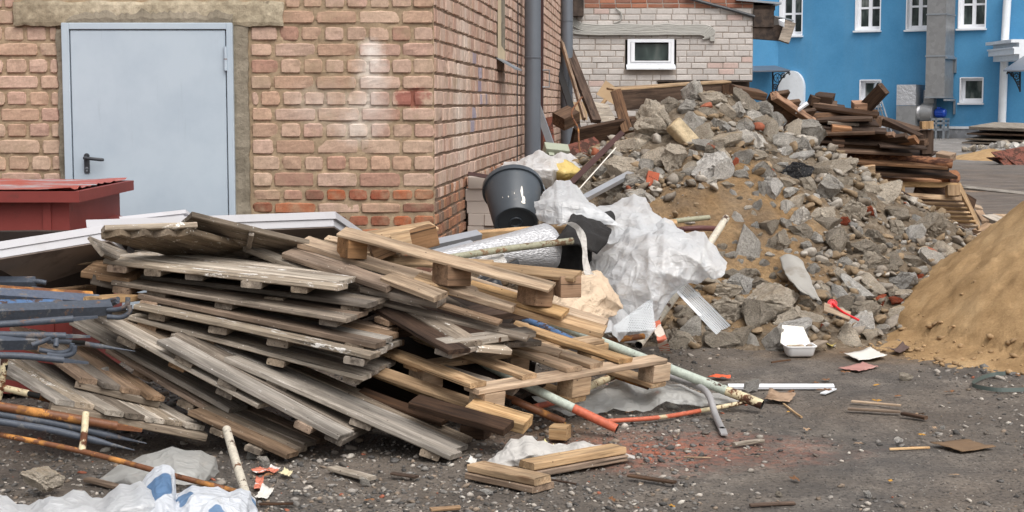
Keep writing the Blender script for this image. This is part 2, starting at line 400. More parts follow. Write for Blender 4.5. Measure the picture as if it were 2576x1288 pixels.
# hidden body of the building behind the brick faces, flat roof edge above the picture
CONC = None
t = NT('old concrete'); p = t.pos()
n1 = t.noise(p, 3, 6, .65); n2 = t.noise(p, 24, 6, .7)
c = t.ramp(n1, [(.32, C(136, 124, 104)), (.5, C(168, 156, 134)), (.68, C(188, 176, 154))])
c = t.mix(1, c, t.ramp(n2, [(.3, .75), (.65, 1.12)]), 'MULTIPLY')
c = t.mix(t.ramp(t.noise(p, 5.5, 4, .7), [(.66, 0), (.72, .7)]), c, C(84, 74, 62))
c = t.mix(t.ramp(t.vor(p, 40), [(.06, .7), (.1, 0)]), c, C(96, 86, 72))
CONC = t.pbr(c, .92, t.bump(t.mix(.5, n2, t.noise(p, 90, 4)), .7, .008), spec=.15)
t = NT('fresh cement render'); p = t.pos(); n1 = t.noise(p, 6, 6, .65); n2 = t.noise(p, 40, 5, .7)
c = t.ramp(n1, [(.3, C(112, 104, 90)), (.55, C(138, 129, 114)), (.75, C(158, 148, 132))])
CEM = t.pbr(c, .92, t.bump(t.mix(.6, n1, n2), .9, .015), spec=.15)
b = MB(); q = corner+sdir*SL
far0 = V(-9, 9.95, 0)
poly = [V(-9, YW+.02, 0), corner+V(-.02, .02, 0), q+V(-.03, 0, 0), V(-9, q.y, 0)]
n = 4
b.add([v+V(0, 0, -.1) for v in poly]+[v+V(0, 0, BH) for v in poly], [[0, 1, 5, 4], [1, 2, 6, 5], [2, 3, 7, 6], [3, 0, 4, 7], [4, 5, 6, 7]])
def roughbox(x0, x1, z0, z1, y0, y1, st=.02, amp=.006, seed=1.0):
    """a block standing proud of the front wall with an uneven face and edges"""
    nx_, nz_ = max(2, int((x1-x0)/st)), max(2, int((z1-z0)/st)); v = []; f = []
    for j in range(nz_+1):
        for i in range(nx_+1):
            x = x0+(x1-x0)*i/nx_; z_ = z0+(z1-z0)*j/nz_; e = (i in (0, nx_))+(j in (0, nz_))
            y = y0+amp*mnoise.noise(V(x*9, z_*9, seed))+amp*.6*mnoise.noise(V(x*35, z_*35, seed))+(.006 if e else 0)
            if e: x += .012*mnoise.noise(V(z_*14, seed, x*3))*(i in (0, nx_)); z_ += .012*mnoise.noise(V(x*14, seed+4, z_*3))*(j in (0, nz_))
            v.append((x, y, z_))
    nn = nx_+1
    f = [[j*nn+i, j*nn+i+1, (j+1)*nn+i+1, (j+1)*nn+i] for j in range(nz_) for i in range(nx_)]
    ring = list(range(nn))+[j*nn+nx_ for j in range(1, nz_+1)]+[nz_*nn+i for i in range(nx_-1, -1, -1)]+[j*nn for j in range(nz_-1, 0, -1)]
    b0 = len(v); v += [(v[r_][0], y1, v[r_][2]) for r_ in ring]; L = len(ring)
    f += [[ring[(k+1) % L], ring[k], b0+k, b0+(k+1) % L] for k in range(L)]
    return v, f
m = MB(); v, f = roughbox(XP(75), XP(1142), ZP(104), ZP(6), YW-.035, YW+.05, seed=2.0); m.add(v, f)
part(m.build('lintel', CONC), building)
# cement patched round the door frame: both jambs and a ragged band under the lintel
m = MB()
v, f = roughbox(XP(243), XP(282), -.05, ZP(118), YW-.028, YW+.05, seed=5); m.add(v, f)
v, f = roughbox(XP(938), XP(1000), -.05, ZP(98), YW-.030, YW+.05, seed=7); m.add(v, f)
nn = 60; v = []; f = []
for i in range(nn+1):
    P = 270+(945-270)*i/nn; top = 50+22*mnoise.noise(V(i*.23, 1, 3))+10*mnoise.noise(V(i*.8, 5, 3))+(40*max(0, 1-i/6))
    v += [(XP(P), YW-.045, ZP(100)), (XP(P), YW-.050-.004*mnoise.noise(V(i*.7, 2, 2)), ZP((top+100)/2)), (XP(P), YW-.036, ZP(top))]
f = [[i*3+k, (i+1)*3+k, (i+1)*3+k+1, i*3+k+1] for i in range(nn) for k in (0, 1)]
m.add(v, f); part(m.build('cement_patch', CEM), building)
# steel door
t = NT('pale grey blue door paint'); p = t.pos(); c = t.mix(t.ramp(t.noise(p, 2.2, 5, .65), [(.42, 0), (.72, .8)]), C(178, 190, 200), C(164, 177, 189))
c = t.mix(t.ramp(t.noise(t.map(p, (9, 9, .7)), 2.5, 5, .7), [(.6, 0), (.78, .35)]), c, C(140, 150, 160)); c = t.mix(t.ramp(t.noise(p, 38, 3, .8), [(.70, 0), (.75, .5)]), c, C(126, 128, 128))
DOORP = t.pbr(c, t.ramp(t.noise(p, 4, 4), [(.3, .35), (.7, .55)]), t.bump(t.noise(p, 1.6, 2), .12, .02), spec=.4)
BLK = paint('dark grey plastic', C(58, 60, 64), .45, .1)
GALV = paint('galvanised sheet', C(150, 156, 162), .38, .12, 3, .03, metal=.55)
RUSTY = paint('rust', C(110, 62, 40), .85, .3, 9, .4)
m = MB(); fy = YW-.06
xl, xr, zt = XP(268), XP(944), ZP(93)
il, ir, it = XP(298), XP(919), ZP(119)
m.box((xl, fy, -.02), (il, YW+.06, zt)); m.box((ir, fy, -.02), (xr, YW+.06, zt)); m.box((il, fy, it), (ir, YW+.06, zt))
fr = part(m.build('door_frame', DOORP), building); bevel(fr, .003, 1)
m = MB().box((il+.006, fy+.008, 0), (ir-.007, YW+.05, it-.006)); door = part(m.build('door', DOORP), building); bevel(door, .004, 1)
m = MB().box((il-.002, fy+.03, 0), (ir+.002, fy+.04, it+.002)); part(m.build('door_gap', paint('dark gap', C(36, 36, 38))), building)
hx, hz = XP(357), ZP(622)
m = MB(); m.box((hx-.016, fy-.002, ZP(690)), (hx+.016, fy+.008, hz))
m.tube([V(hx, fy-.002, hz), V(hx, fy+.008, hz)], .016, 14)
m.tube([V(hx, fy+.004, hz-.012), V(hx, fy-.045, hz-.012)], .011, 12)
m.tube([V(hx, fy-.045, hz-.012), V(hx+.02, fy-.05, hz-.014), V(hx+.10, fy-.05, hz-.022), V(hx+.113, fy-.04, hz-.023)], [.011, .0105, .0105, .009], 12)
o = part(m.build('handle', BLK), door); smooth_angle(o)
m = MB().tube([V(hx, fy-.004, ZP(672)), V(hx, fy+.004, ZP(672))], .009, 12).box((hx-.005, fy-.004, ZP(684)), (hx+.005, fy+.004, ZP(672)))
part(m.build('keyhole', GALV), door)
m = MB().tube([V(XP(916), fy-.006, ZP(188)), V(XP(916), fy-.006, ZP(236))], .0095, 12).tube([V(XP(916), fy-.006, ZP(239)), V(XP(916), fy-.006, ZP(283))], .0095, 12)
m.tube([V(XP(916), fy-.006, ZP(236)), V(XP(916), fy-.006, ZP(239))], .0105, 12, mi=1)
o = part(m.build('hinge', [DOORP, RUSTY]), door); smooth_angle(o)

# side wall details: plastered window reveal, sill, drainpipes, door leaf, thin cable
PLS = paint('cream plaster', C(196, 178, 148), .9, .08, 8, .3)
SP = lambda u, d, z_: corner+sdir*u+sn*d+V(0, 0, z_)
m = MB(); v = [SP(WIN0, .004, WINZ), SP(WIN1, .004, WINZ), SP(WIN1, .004, BH-.02), SP(WIN0, .004, BH-.02)]
v = []; f = []
for i in range(30):
    z_ = WINZ+(BH-.02-WINZ)*i/29; e = WIN0+.3+.05*mnoise.noise(V(i*.6, 2, 1))+.04*mnoise.noise(V(i*1.7, 2, 1))-(.0 if i > 2 else -.4)
    v += [SP(WIN0, .006, z_), SP(e, .008, z_), SP(WIN1, .006, z_)]
for i in range(29): f += [[i*3, i*3+1, i*3+4, i*3+3], [i*3+1, i*3+2, i*3+5, i*3+4]]
me = mesh('window_plaster', v, f, False, None, [0, 1]*29); part(link('window_plaster', me, [PLS, CEM]), building)
m = MB(); m.add([SP(WIN0-.1, .0, WINZ+.02), SP(WIN1-.1, .0, WINZ+.02), SP(WIN1-.05, .16, WINZ-.07), SP(WIN0-.1, .16, WINZ-.07), SP(WIN0-.1, .0, WINZ+.01), SP(WIN1-.1, .0, WINZ+.01), SP(WIN1-.05, .16, WINZ-.085), SP(WIN0-.1, .16, WINZ-.085)],
      [[0, 3, 2, 1], [4, 5, 6, 7], [0, 1, 5, 4], [1, 2, 6, 5], [2, 3, 7, 6], [3, 0, 4, 7]])
part(m.build('window_sill', GALV), building)
ZINC = paint('grey painted drainpipe', C(112, 118, 126), .35, .06, 2, .02, metal=.3)
def drainpipe(u, d, r, z0, z1, joints):
    m = MB(); c0 = SP(u, d, 0); m.tube([c0+V(0, 0, z0), c0+V(0, 0, z1)], r, 24)
    for z_ in joints: m.tube([c0+V(0, 0, z_-.015), c0+V(0, 0, z_), c0+V(0, 0, z_+.002)], [r+.004, r+.006, r+.001], 24)
    return m, c0
m, c0 = drainpipe(6.45, .13, .082, .35, 3.3, [W(1345, 144, 16.4).z, 2.6])
o = part(m.build('drainpipe', ZINC), building); smooth_angle(o)
m, c0 = drainpipe(13.6, .10, .085, .62, 3.4, [W(1430, 52, 23.5).z, W(1430, 231, 23.5).z])
m.tube([c0+V(0, 0, .62), c0+V(.02, -.03, .5), c0+V(.1, -.16, .36)], [.085, .087, .09], 20, caps=False)
o = part(m.build('drainpipe', ZINC), building); smooth_angle(o)
DRUST = paint('dark red brown door paint', C(66, 40, 36), .55, .2, 4, .1)
m = MB(); q = [SP(7.4, .0, 0), SP(7.4, .17, 0), SP(7.5, .17, 0), SP(7.5, .0, 0)]
m.add([v_+V(0, 0, .2) for v_ in q]+[v_+V(0, 0, 3.3) for v_ in q], [[3, 2, 1, 0], [4, 5, 6, 7], [0, 1, 5, 4], [1, 2, 6, 5], [2, 3, 7, 6], [3, 0, 4, 7]])
q = [SP(7.37, .10, 0), SP(7.37, .13, 0), SP(7.4, .13, 0), SP(7.4, .10, 0)]
m.add([v_+V(0, 0, .2) for v_ in q]+[v_+V(0, 0, 3.3) for v_ in q], [[3, 2, 1, 0], [4, 5, 6, 7], [0, 1, 5, 4], [1, 2, 6, 5], [2, 3, 7, 6], [3, 0, 4, 7]])
sd_ = part(m.build('door_leaf', DRUST), building)
m = MB().tube([SP(7.38, .17, 1.86), SP(7.38, .24, 1.86), SP(7.38, .24, 1.68), SP(7.38, .17, 1.68)], .008, 6); part(m.build('handle', GALV), sd_)
m = MB().tube([SP(5.98, .015, 3.2), SP(6.0, .02, 2.2), SP(5.9, .02, 1.6), SP(5.92, .02, .4)], .006, 6); part(m.build('cable', BLK), building)
tag(part(b.build('wall_core', CONC), building))
# ================================================================ white brick outbuilding
YB = 26.7
wb = empty('outbuilding', V(2.4, YB, 0), 'low white brick outbuilding with red brick top courses and a small window', 'building')
out = ([], [], []); rb = random.Random(21); bo = V(0, YB, 0)
BX = lambda x: W(x, 200, YB).x
BZ = lambda y: W(1650, y, YB).z
bx0, bx1 = BX(1380), BX(1893)
def cwhite(u, z, rng):
    if z > BZ(20): return np.array([lc(158, 104, 82), lc(146, 98, 80), lc(166, 114, 92), lc(138, 100, 86)][rng.randrange(4)])*rng.uniform(.8, 1.05)
    b = np.array(lc(194, 188, 183))*rng.uniform(.84, 1.06)
    if rng.random() < .05: b = np.array(lc(192, 170, 162))
    return b
rows = []; z = BZ(21)
k = 0; zs = [z-.0985*i for i in range(0, 33)]+[]
wx0, wx1, wz0, wz1 = BX(1575)-.02, BX(1697)+.02, BZ(175), BZ(97)
dx0, dz1 = BX(1655), BZ(204); dz0 = BZ(300)
def wspan(z0, z1, L):
    sp = []; u = bx0-rb.uniform(0, L)
    while u < bx1:
        l = L if rb.random() < .85 else L/2
        a, b_ = max(u, bx0), min(u+l, bx1)
        zc = (z0+z1)/2
        segs = [(a, b_)]
        if wz0-.06 < zc < wz1+.04: segs = [(a, min(b_, wx0)), (max(a, wx1), b_)]
        if dz0 < zc < dz1: segs = [(a, min(b_, dx0))]
        for s_ in segs:
            if s_[1]-s_[0] > .03: sp.append((s_[0]+.006, s_[1]-.006))
        u += l
    return sp
for i in range(len(zs)-1):
    if zs[i] < .1: break
    rows.append((zs[i+1]+.006, zs[i]-.006, wspan(zs[i+1], zs[i], .26)))
for i in range(12): rows.append((z+.078*i+.006, z+.078*(i+1)-.006, wspan(z+.078*i, z+.078*(i+1), .26)))
brick_patch(bo, V(1, 0, 0), V(0, -1, 0), rows, rb, out, cwhite, res=(4, 4), proud=.004, rough=.001, chips=0, rnd=.003)
mortar_sheet(bo, V(1, 0, 0), V(0, -1, 0), bx0, bx1, -.1, z+.936, .06, lc(156, 146, 137), out, amp=.003, hole=lambda u, z_: (u > dx0 and dz0 < z_ < dz1-.01) or (wx0 < u < wx1 and wz0 < z_ < wz1))
t = NT('white brickwork'); p = t.pos(); a = t.attr()
c = t.mix(1, a, t.ramp(t.noise(p, 30, 5, .7), [(.3, .88), (.7, 1.08)]), 'MULTIPLY')
c = t.mix(t.ramp(t.noise(p, 2.2, 6, .7), [(.52, 0), (.75, .4)]), c, C(150, 138, 126))
WBRICK = t.pbr(c, .9, t.bump(t.noise(p, 80, 3), .3, .003), spec=.15)
link('wall', mesh('wall', [(x-2.4, y-YB, z_) for x, y, z_ in out[0]], out[1], False, np.array(out[2])), WBRICK, wb)
WHITEP = paint('white pvc', C(232, 234, 238), .35, .03, 4, .02)
WHITED = paint('white sheet metal', C(222, 226, 230), .4, .05, 4, .02, dirt=C(170, 168, 164), damt=.62)
DKWOOD = paint('dark eave timber', C(74, 62, 54), .85, .3, 7, .3, dirt=C(48, 40, 36))
INT = paint('dim interior', C(52, 56, 54), .9, .5, 2, 0, dirt=C(96, 84, 60), dsc=3.5, damt=.5)
t = NT('window glass'); p_ = t.pos(); t.pbr(t.ramp(t.noise(t.map(p_, (1, 1, .5)), 1.6, 3, .6), [(.38, C(34, 42, 42)), (.52, C(62, 72, 70)), (.66, C(120, 124, 120))]), .06, None, 0, .6); GLASS = t.m
m = MB()                              # side, back and floor slab of the outbuilding
m.box((bx0, YB+.01, -.1), (BX(1893)-.005, YB+6, dz0)); m.box((bx0, YB+.3, dz0), (bx1-.005, YB+6, z+.9)); m.box((bx0, YB+.012, dz1+.02), (bx1-.005, YB+.31, wz0-.03)); 
m.box((bx0, YB+.012, dz0), (dx0-.01, YB+.31, dz1)); m.box((bx0, YB+.012, wz0), (wx0-.01, YB+.31, z+.9)); m.box((wx1+.01, YB+.012, wz0), (bx1-.005, YB+.31, z+.9)); m.box((wx0-.01, YB+.012, wz1+.02), (wx1+.01, YB+.31, z+.9))
part(m.build('wall_core', DKWOOD), wb)
m = MB(); x0, x1, z0, z1 = BX(1578), BX(1695), BZ(163), BZ(98); fw = .05
m.box((x0, YB-.02, z0), (x0+fw, YB+.08, z1)); m.box((x1-fw, YB-.02, z0), (x1, YB+.08, z1)); m.box((x0+fw, YB-.02, z1-fw), (x1-fw, YB+.08, z1)); m.box((x0+fw, YB-.02, z0), (x1-fw, YB+.08, z0+fw*.8))
gx0, gx1, gz0, gz1 = BX(1596), BX(1681), BZ(153), BZ(107)
m.box((x0+fw+.006, YB-.035, z0+.045), (gx0, YB+.05, z1-.055)); m.box((gx1, YB-.035, z0+.045), (x1-fw-.006, YB+.05, z1-.055)); m.box((gx0, YB-.035, gz1), (gx1, YB+.05, z1-.055)); m.box((gx0, YB-.035, z0+.045), (gx1, YB+.05, gz0))
win = part(m.build('window', WHITEP), wb); bevel(win, .004, 1)
m = MB().box((x0+fw, YB+.03, z0+.08), (x1-fw, YB+.036, z1-.08)); part(m.build('pane', GLASS), win)
m = MB().add([V(x0-.02, YB, BZ(162)), V(x1+.02, YB, BZ(162)), V(x1+.02, YB-.1, BZ(171)), V(x0-.02, YB-.1, BZ(171)), V(x0-.02, YB-.1, BZ(175)), V(x1+.02, YB-.1, BZ(175))], [[0, 3, 2, 1], [3, 4, 5, 2]]); part(m.build('sill', WHITED), win)
m = MB().box((dx0-.02, YB-.02, BZ(206)), (bx1-.01, YB+.05, BZ(203))); part(m.build('opening_lintel', DKWOOD), wb)
# conduit bundle
COND = paint('grey conduit', C(158, 156, 150), .5, .08, 5, .02)
ZQ = lambda P: W(1700, P/1.59, YB).z
XQ = lambda P: W(P/1.59, 60, YB).x
rc = random.Random(4)
for i in range(9):
    y0 = 97+i*5.1; pts = []
    xs = [2272, 2290, 2310, 2332, 2400, 2450, 2500, 2560, 2610, 2665, 2720, 2800]
    dy = [-60+i*3, -30+i*2, -8, 0, 6, 4, -1, 4, 6, 0, 6, 3]
    for x_, d_ in zip(xs, dy): pts.append(V(XQ(x_), YB-.03-.002*i, ZQ(y0+d_*(1 if i < 6 else .35)+rc.uniform(-.8, .8))))
    e = (8-i)/8
    for k in range(1, 9):
        a = k/8*math.pi*.85; rr = 14+e*33; pts.append(V(XQ(2803+math.sin(a)*rr*1.15), YB-.03-.002*i, ZQ(y0+3+(1-math.cos(a))*rr*.62)))
    o = part(MB().tube(pts, .0155, 7).build('conduit', COND), wb); smooth_angle(o, 60)
o = part(MB().tube([V(XQ(2462), YB-.03, ZQ(33)), V(XQ(2482), YB-.03, ZQ(50)), V(XQ(2487), YB-.03, ZQ(68)), V(XQ(2478), YB-.03, ZQ(85)), V(XQ(2455), YB-.03, ZQ(94))], .013, 7).build('conduit', COND), wb)
m = MB().box((XQ(2839), YB-.075, ZQ(166)), (XQ(2858), YB-.005, ZQ(148))); o = part(m.build('junction_box', COND), wb); bevel(o, .008, 2)
o = part(MB().tube([V(BX(1722), YB-.06, BZ(-6)), V(BX(1780), YB-.05, BZ(10)), V(BX(1840), YB-.05, BZ(26)), V(BX(1895), YB-.04, BZ(42))], .028, 8).build('cable', BLK), wb)
m = MB().box((BX(1440), YB-.25, BZ(42)), (BX(1466), YB-.01, BZ(-25))); part(m.build('gutter_box', DKWOOD), wb)
# ragged eave on the right
m = MB()
e0, e1, e2 = BX(1893)+.0, BX(1948), BX(1975)
m.add([V(e0-.3, YB-.12, BZ(2)), V(e1+.08, YB-.12, BZ(12)), V(e1+.08, YB+6, BZ(12)), V(e0-.3, YB+6, BZ(2)), V(e0-.3, YB-.12, BZ(-3)), V(e1+.08, YB-.12, BZ(7)), V(e1+.08, YB+6, BZ(7)), V(e0-.3, YB+6, BZ(-3))], [[3, 2, 1, 0], [4, 5, 6, 7], [0, 1, 5, 4], [1, 2, 6, 5], [2, 3, 7, 6], [3, 0, 4, 7]], 1)
m.box((e0+.004, YB-.05, BZ(68)), (e1-.03, YB+.15, BZ(24))); m.box((e0+.004, YB+.0, BZ(26)), (e1-.005, YB+6, BZ(13)))
for k in range(9): m.box((e0+.004, YB+.25+k*.6, BZ(60)), (e1, YB+.33+k*.6, BZ(26)))
m.add([V(e0+.004, YB-.02, BZ(97)), V(e2, YB-.02, BZ(103)), V(e2, YB-.02, BZ(60)), V(e0+.004, YB-.02, BZ(70)), V(e0+.004, YB+.2, BZ(97)), V(e2, YB+.2, BZ(103)), V(e2, YB+.2, BZ(60)), V(e0+.004, YB+.2, BZ(70))], [[0, 1, 2, 3], [7, 6, 5, 4], [0, 4, 5, 1], [1, 5, 6, 2], [2, 6, 7, 3], [3, 7, 4, 0]])
m.add([V(BX(1945), YB-.1, BZ(40)), V(BX(1992), YB-.1, BZ(51)), V(BX(1992), YB+3, BZ(50)), V(BX(1945), YB+3, BZ(39)), V(BX(1945), YB-.1, BZ(43)), V(BX(1992), YB-.1, BZ(54)), V(BX(1992), YB+3, BZ(53)), V(BX(1945), YB+3, BZ(42))], [[0, 1, 2, 3], [7, 6, 5, 4], [0, 4, 5, 1], [1, 5, 6, 2], [2, 6, 7, 3], [3, 7, 4, 0]], 1)
part(m.build('roof_eave', [DKWOOD, GALV]), wb)
m = MB(); a, b_ = V(BX(1984), YB-.06, BZ(56)), V(BX(1967), YB-.1, BZ(106))
M = Matrix.Translation(a) @ frame(b_-a, V(0, -1, .2)); m.box((0, -.09, -.05), ((b_-a).length, .09, .05), M=M); part(m.build('loose_board', GREYD), wb)
m = MB(); m.add([V(BX(1953), YB-.12, BZ(50)), V(BX(1966), YB-.2, BZ(58)), V(BX(1969), YB-.12, BZ(48)), V(BX(1966), YB-.2, BZ(70)), V(BX(1955), YB-.12, BZ(64))], [[0, 1, 2], [0, 4, 3, 1], [1, 3, 2]]); part(m.build('bent_flashing', WHITED), wb)

# ================================================================ blue building far behind
BN = V(-.524, -.852, 0); BD = V(.852, -.524, 0)
B0 = W(2264, 262, 72.5); B0.z = 0
def BS(x, y, off=0.0):                # (along the facade, height) seen at (x, y)
    d = ray(x, y); o = V(0, 0, EYE); q = B0+BN*off; t_ = (q-o).dot(BN)/d.dot(BN); r_ = o+d*t_; return (r_-B0).dot(BD), r_.z
def BP(s, z_, off=0.0): return B0+BD*s+BN*off+V(0, 0, z_)
t = NT('blue render'); p = t.pos()
c = t.mix(t.ramp(t.noise(p, .5, 5, .6), [(.35, .0), (.7, 1)]), C(72, 134, 176), C(86, 148, 190))
c = t.mix(t.ramp(t.noise(t.map(p, (1.2, 1.2, .12)), 1.0, 5, .65), [(.45, 0), (.75, .35)]), c, C(104, 150, 180)); c = t.mix(t.ramp(t.noise(t.map(p, (.4, .4, 1)), 1.3, 6, .7), [(.62, 0), (.8, .3)]), c, C(70, 110, 140))
c = t.mix(1, c, t.ramp(t.noise(p, 14, 4, .7), [(.3, .93), (.7, 1.05)]), 'MULTIPLY')
BLUE = t.pbr(c, .8, t.bump(t.noise(p, 40, 4), .15, .01), spec=.2)
BLUES = paint('blue render side', C(78, 148, 194), .8, .06, 1)
PLINTH = paint('grey stone plinth', C(128, 130, 134), .8, .25, 2, .2, dirt=C(178, 180, 182), dsc=2.5, damt=.55)
blue = empty('blue_building', BP(0, 0), 'bright blue rendered building with white framed windows across the yard', 'building')
wins = [(1962, 2019, -60, 89), (2153, 2216, -70, 76), (2281, 2341, -70, 74), (2412, 2481, -75, 71), (2163, 2216, 201, 265), (2415, 2473, 195, 258)]
holes = []
for x0, x1, y0, y1 in wins:
    xm, ym = (x0+x1)/2, (y0+y1)/2
    s0, s1 = BS(x0, ym)[0], BS(x1, ym)[0]; holes.append((s0, s1, BS(xm, y1)[1], BS(xm, y0)[1]))
sl, sr, zt_ = BS(1957, 200)[0], BS(2576, 200)[0]+6, 11.0
ss = sorted({sl, sr, *[h_[0] for h_ in holes], *[h_[1] for h_ in holes]}); zsx = sorted({-.1, zt_, *[h_[2] for h_ in holes], *[h_[3] for h_ in holes]})
v = []; f = []
for j in range(len(zsx)-1):
    for i in range(len(ss)-1):
        sc_, zc_ = (ss[i]+ss[i+1])/2, (zsx[j]+zsx[j+1])/2
        if any(h_[0] < sc_ < h_[1] and h_[2] < zc_ < h_[3] for h_ in holes): continue
        b_ = len(v); v += [BP(ss[i], zsx[j]), BP(ss[i+1], zsx[j]), BP(ss[i+1], zsx[j+1]), BP(ss[i], zsx[j+1])]; f.append([b_, b_+1, b_+2, b_+3])
c0 = BP(sl, 0)
lw = [c0, c0+V(-9, 0, 0)]             # wing on the left, square to us
b_ = len(v); v += [lw[1]+V(0, 0, -.1), lw[0]+V(0, 0, -.1), lw[0]+V(0, 0, zt_), lw[1]+V(0, 0, zt_)]; f.append([b_, b_+1, b_+2, b_+3])
bk = [lw[1]+V(0, 14, 0), BP(sr, 0)+V(6, 10, 0), BP(sr, 0)]
q = [lw[1]]+bk
for i in range(3):
    b_ = len(v); v += [q[i]+V(0, 0, -.1), q[i]+V(0, 0, zt_), q[i+1]+V(0, 0, zt_), q[i+1]+V(0, 0, -.1)]; f.append([b_, b_+1, b_+2, b_+3])
b_ = len(v); v += [lw[1]+V(0, 0, zt_), c0+V(0, 0, zt_), BP(sr, zt_), bk[1]+V(0, 0, zt_), bk[0]+V(0, 0, zt_)]; f.append([b_, b_+1, b_+2, b_+3, b_+4])
part(link('wall', mesh('wall', v, f), BLUE), blue)
def bb(m, s0, s1, z0, z1, o0, o1, mi=0):
    p_ = [BP(s, z_, o) for o in (o0, o1) for s, z_ in ((s0, z0), (s1, z0), (s1, z1), (s0, z1))]
    return m.add(p_, [[0, 1, 2, 3], [7, 6, 5, 4], [0, 4, 5, 1], [1, 5, 6, 2], [2, 6, 7, 3], [3, 7, 4, 0]], mi)
CUR = paint('pale curtain', C(120, 124, 126), .8, .3, 1, 0, dirt=C(70, 72, 70), dsc=1.5)
for i, (s0, s1, z0, z1) in enumerate(holes):
    D = .42; m = MB(); T = .11
    bb(m, s0-.015, s0+.03, z0, z1, -D, .03); bb(m, s1-.03, s1+.015, z0, z1, -D, .03); bb(m, s0+.03, s1-.03, z1-.03, z1+.015, -D, .03); bb(m, s0+.03, s1-.03, z0-.015, z0+.03, -D, .03)
    a0, a1, c0_, c1_ = s0+.03, s1-.03, z0+.03, z1-.03
    bb(m, a0, a0+T, c0_, c1_, -D, -D+.1); bb(m, a1-T, a1, c0_, c1_, -D, -D+.1); bb(m, a0+T, a1-T, c1_-T, c1_, -D, -D+.1); bb(m, a0+T, a1-T, c0_, c0_+T*1.4, -D, -D+.1)
    if i < 4:
        mid_ = (a0+a1)/2; bb(m, mid_-.08, mid_+.08, c0_+T*1.4, c1_-T, -D, -D+.1)
        zm = BS((wins[i][0]+wins[i][1])/2, [34, 19, 15, 10][i])[1]; bb(m, a0+T, mid_-.08, zm-.045, zm+.045, -D, -D+.09); bb(m, mid_+.08, a1-T, zm-.045, zm+.045, -D, -D+.09)
    w_ = part(m.build('window', WHITEP), blue)
    m = MB(); bb(m, a0+T*.5, a1-T*.5, c0_+T*.5, c1_-T*.5, -D+.02, -D+.03); part(m.build('pane', GLASS), w_)
    m = MB(); bb(m, s0-.06, s1+.06, z0-.09, z0-.016, -.02, .16); part(m.build('sill', WHITED), w_)
s0, z0 = BS(2200, 345); s_a, _ = BS(1957, 345)
zpl = BS(2430, 318)[1]; zp2 = BS(2430, 324)[1]
m = MB(); bb(m, sl, sr, -.1, zp2, 0.0, .04); part(m.build('plinth', PLINTH), blue)
m = MB(); bb(m, sl, sr, zp2, zpl, 0, .09); part(m.build('plinth_cap', WHITED), blue)
ap = []                               # arched white door hood on the facade
s0, s1 = BS(1962, 260)[0], BS(2026, 260)[0]; zsz = BS(1994, 222)[1]; r_ = (s1-s0)/2; hh = BS(1994, 178)[1]-zsz
for k in range(25):
    a = math.pi*k/24; ap.append((s0+r_-r_*math.cos(a), zsz+hh*math.sin(a)))
prof = [(s0, 0)]+ap+[(s1, 0)]; n = len(prof)
m = MB(); m.add([BP(s, z_, .25) for s, z_ in prof]+[BP(s, z_, 0.005) for s, z_ in prof], [list(range(n))[::-1]]+[[i, (i+1) % n, n+(i+1) % n, n+i] for i in range(n)])
part(m.build('white_arch', WHITED), blue)
# drainpipes, ledges, canopies with scrollwork
def bpipe(pts, r): 
    o = part(MB().tube(pts, r, 12).build('drainpipe', WHITED), blue); return smooth_angle(o, 60)
P3 = lambda x, y, o=.25: (lambda q: BP(q[0], q[1], o))(BS(x, y, o))
bpipe([P3(2535, -20), P3(2528, 100), P3(2526, 160), P3(2520, 312)], .17)
c_ = lambda x, y: W(x, y, 78)
bpipe([c_(1943, -10), c_(1942, 110), c_(1946, 124), c_(1956, 138), c_(1957, 150), c_(1956, 300)], .17)
m = MB(); q0, q1 = c_(1890, 78), c_(1952, 88); m.box((q0.x-6, 78.1, q1.z), (q1.x, 79.5, q0.z)); m.box((q0.x-6, 77.9, q0.z-.12), (q1.x+.15, 79.5, q0.z)); part(m.build('ledge', WHITED), blue)
IRON = paint('black wrought iron', C(26, 28, 32), .6, .1)
SLATE = paint('grey metal canopy', C(92, 98, 108), .4, .08, 2, .02)
def scroll(cx_, cy_, sx, sy, Y):
    m = MB(); P_ = lambda u, v_: W(cx_+u*sx, cy_+v_*sy, Y); r = .03*Y/75
    m.tube([P_(0, 0), P_(1, 0)], r*1.3, 6); m.tube([P_(0, 0), P_(0, 1.35)], r*1.3, 6)
    m.tube([P_(.95-.93*k/10, .06+1.2*(k/10)**1.7) for k in range(11)], r, 6)
    for a, b_, q in ((.28, .32, .22), (.62, .2, .12), (.15, .75, .12)):
        m.tube([P_(a+q*math.cos(k*.6), b_+q*math.sin(k*.6)) for k in range(12)], r*.8, 5)
        for k in range(6): m.tube([P_(a, b_), P_(a+q*math.cos(k*1.05), b_+q*math.sin(k*1.05))], r*.5, 4)
    m.tube([P_(.98+.06*math.sin(k*.8)*(1-k/12), .1+.07*math.cos(k*.8)*(1-k/12)) for k in range(9)], r*.8, 5)
    return m
m = MB(); q = [W(1860, 152, 78), W(1908, 152, 78), W(1988, 176, 73.5), W(1895, 178, 73.5)]
m.add(q+[v_-V(0, 0, .06) for v_ in q], [[3, 2, 1, 0], [4, 5, 6, 7], [0, 1, 5, 4], [1, 2, 6, 5], [2, 3, 7, 6], [3, 0, 4, 7]]); cano = part(m.build('canopy', SLATE), blue)
part(scroll(1944, 180, 42, 50, 74.5).build('scroll_bracket', IRON), cano)
m = MB(); q = [W(2610, 140, 66.5), W(2576, 140, 66.5), W(2524, 176, 64), W(2610, 176, 64)]
m.add(q+[v_-V(0, 0, .06) for v_ in q], [[0, 1, 2, 3], [7, 6, 5, 4], [0, 4, 5, 1], [1, 5, 6, 2], [2, 6, 7, 3], [3, 7, 4, 0]]); cano = part(m.build('canopy', SLATE), blue)
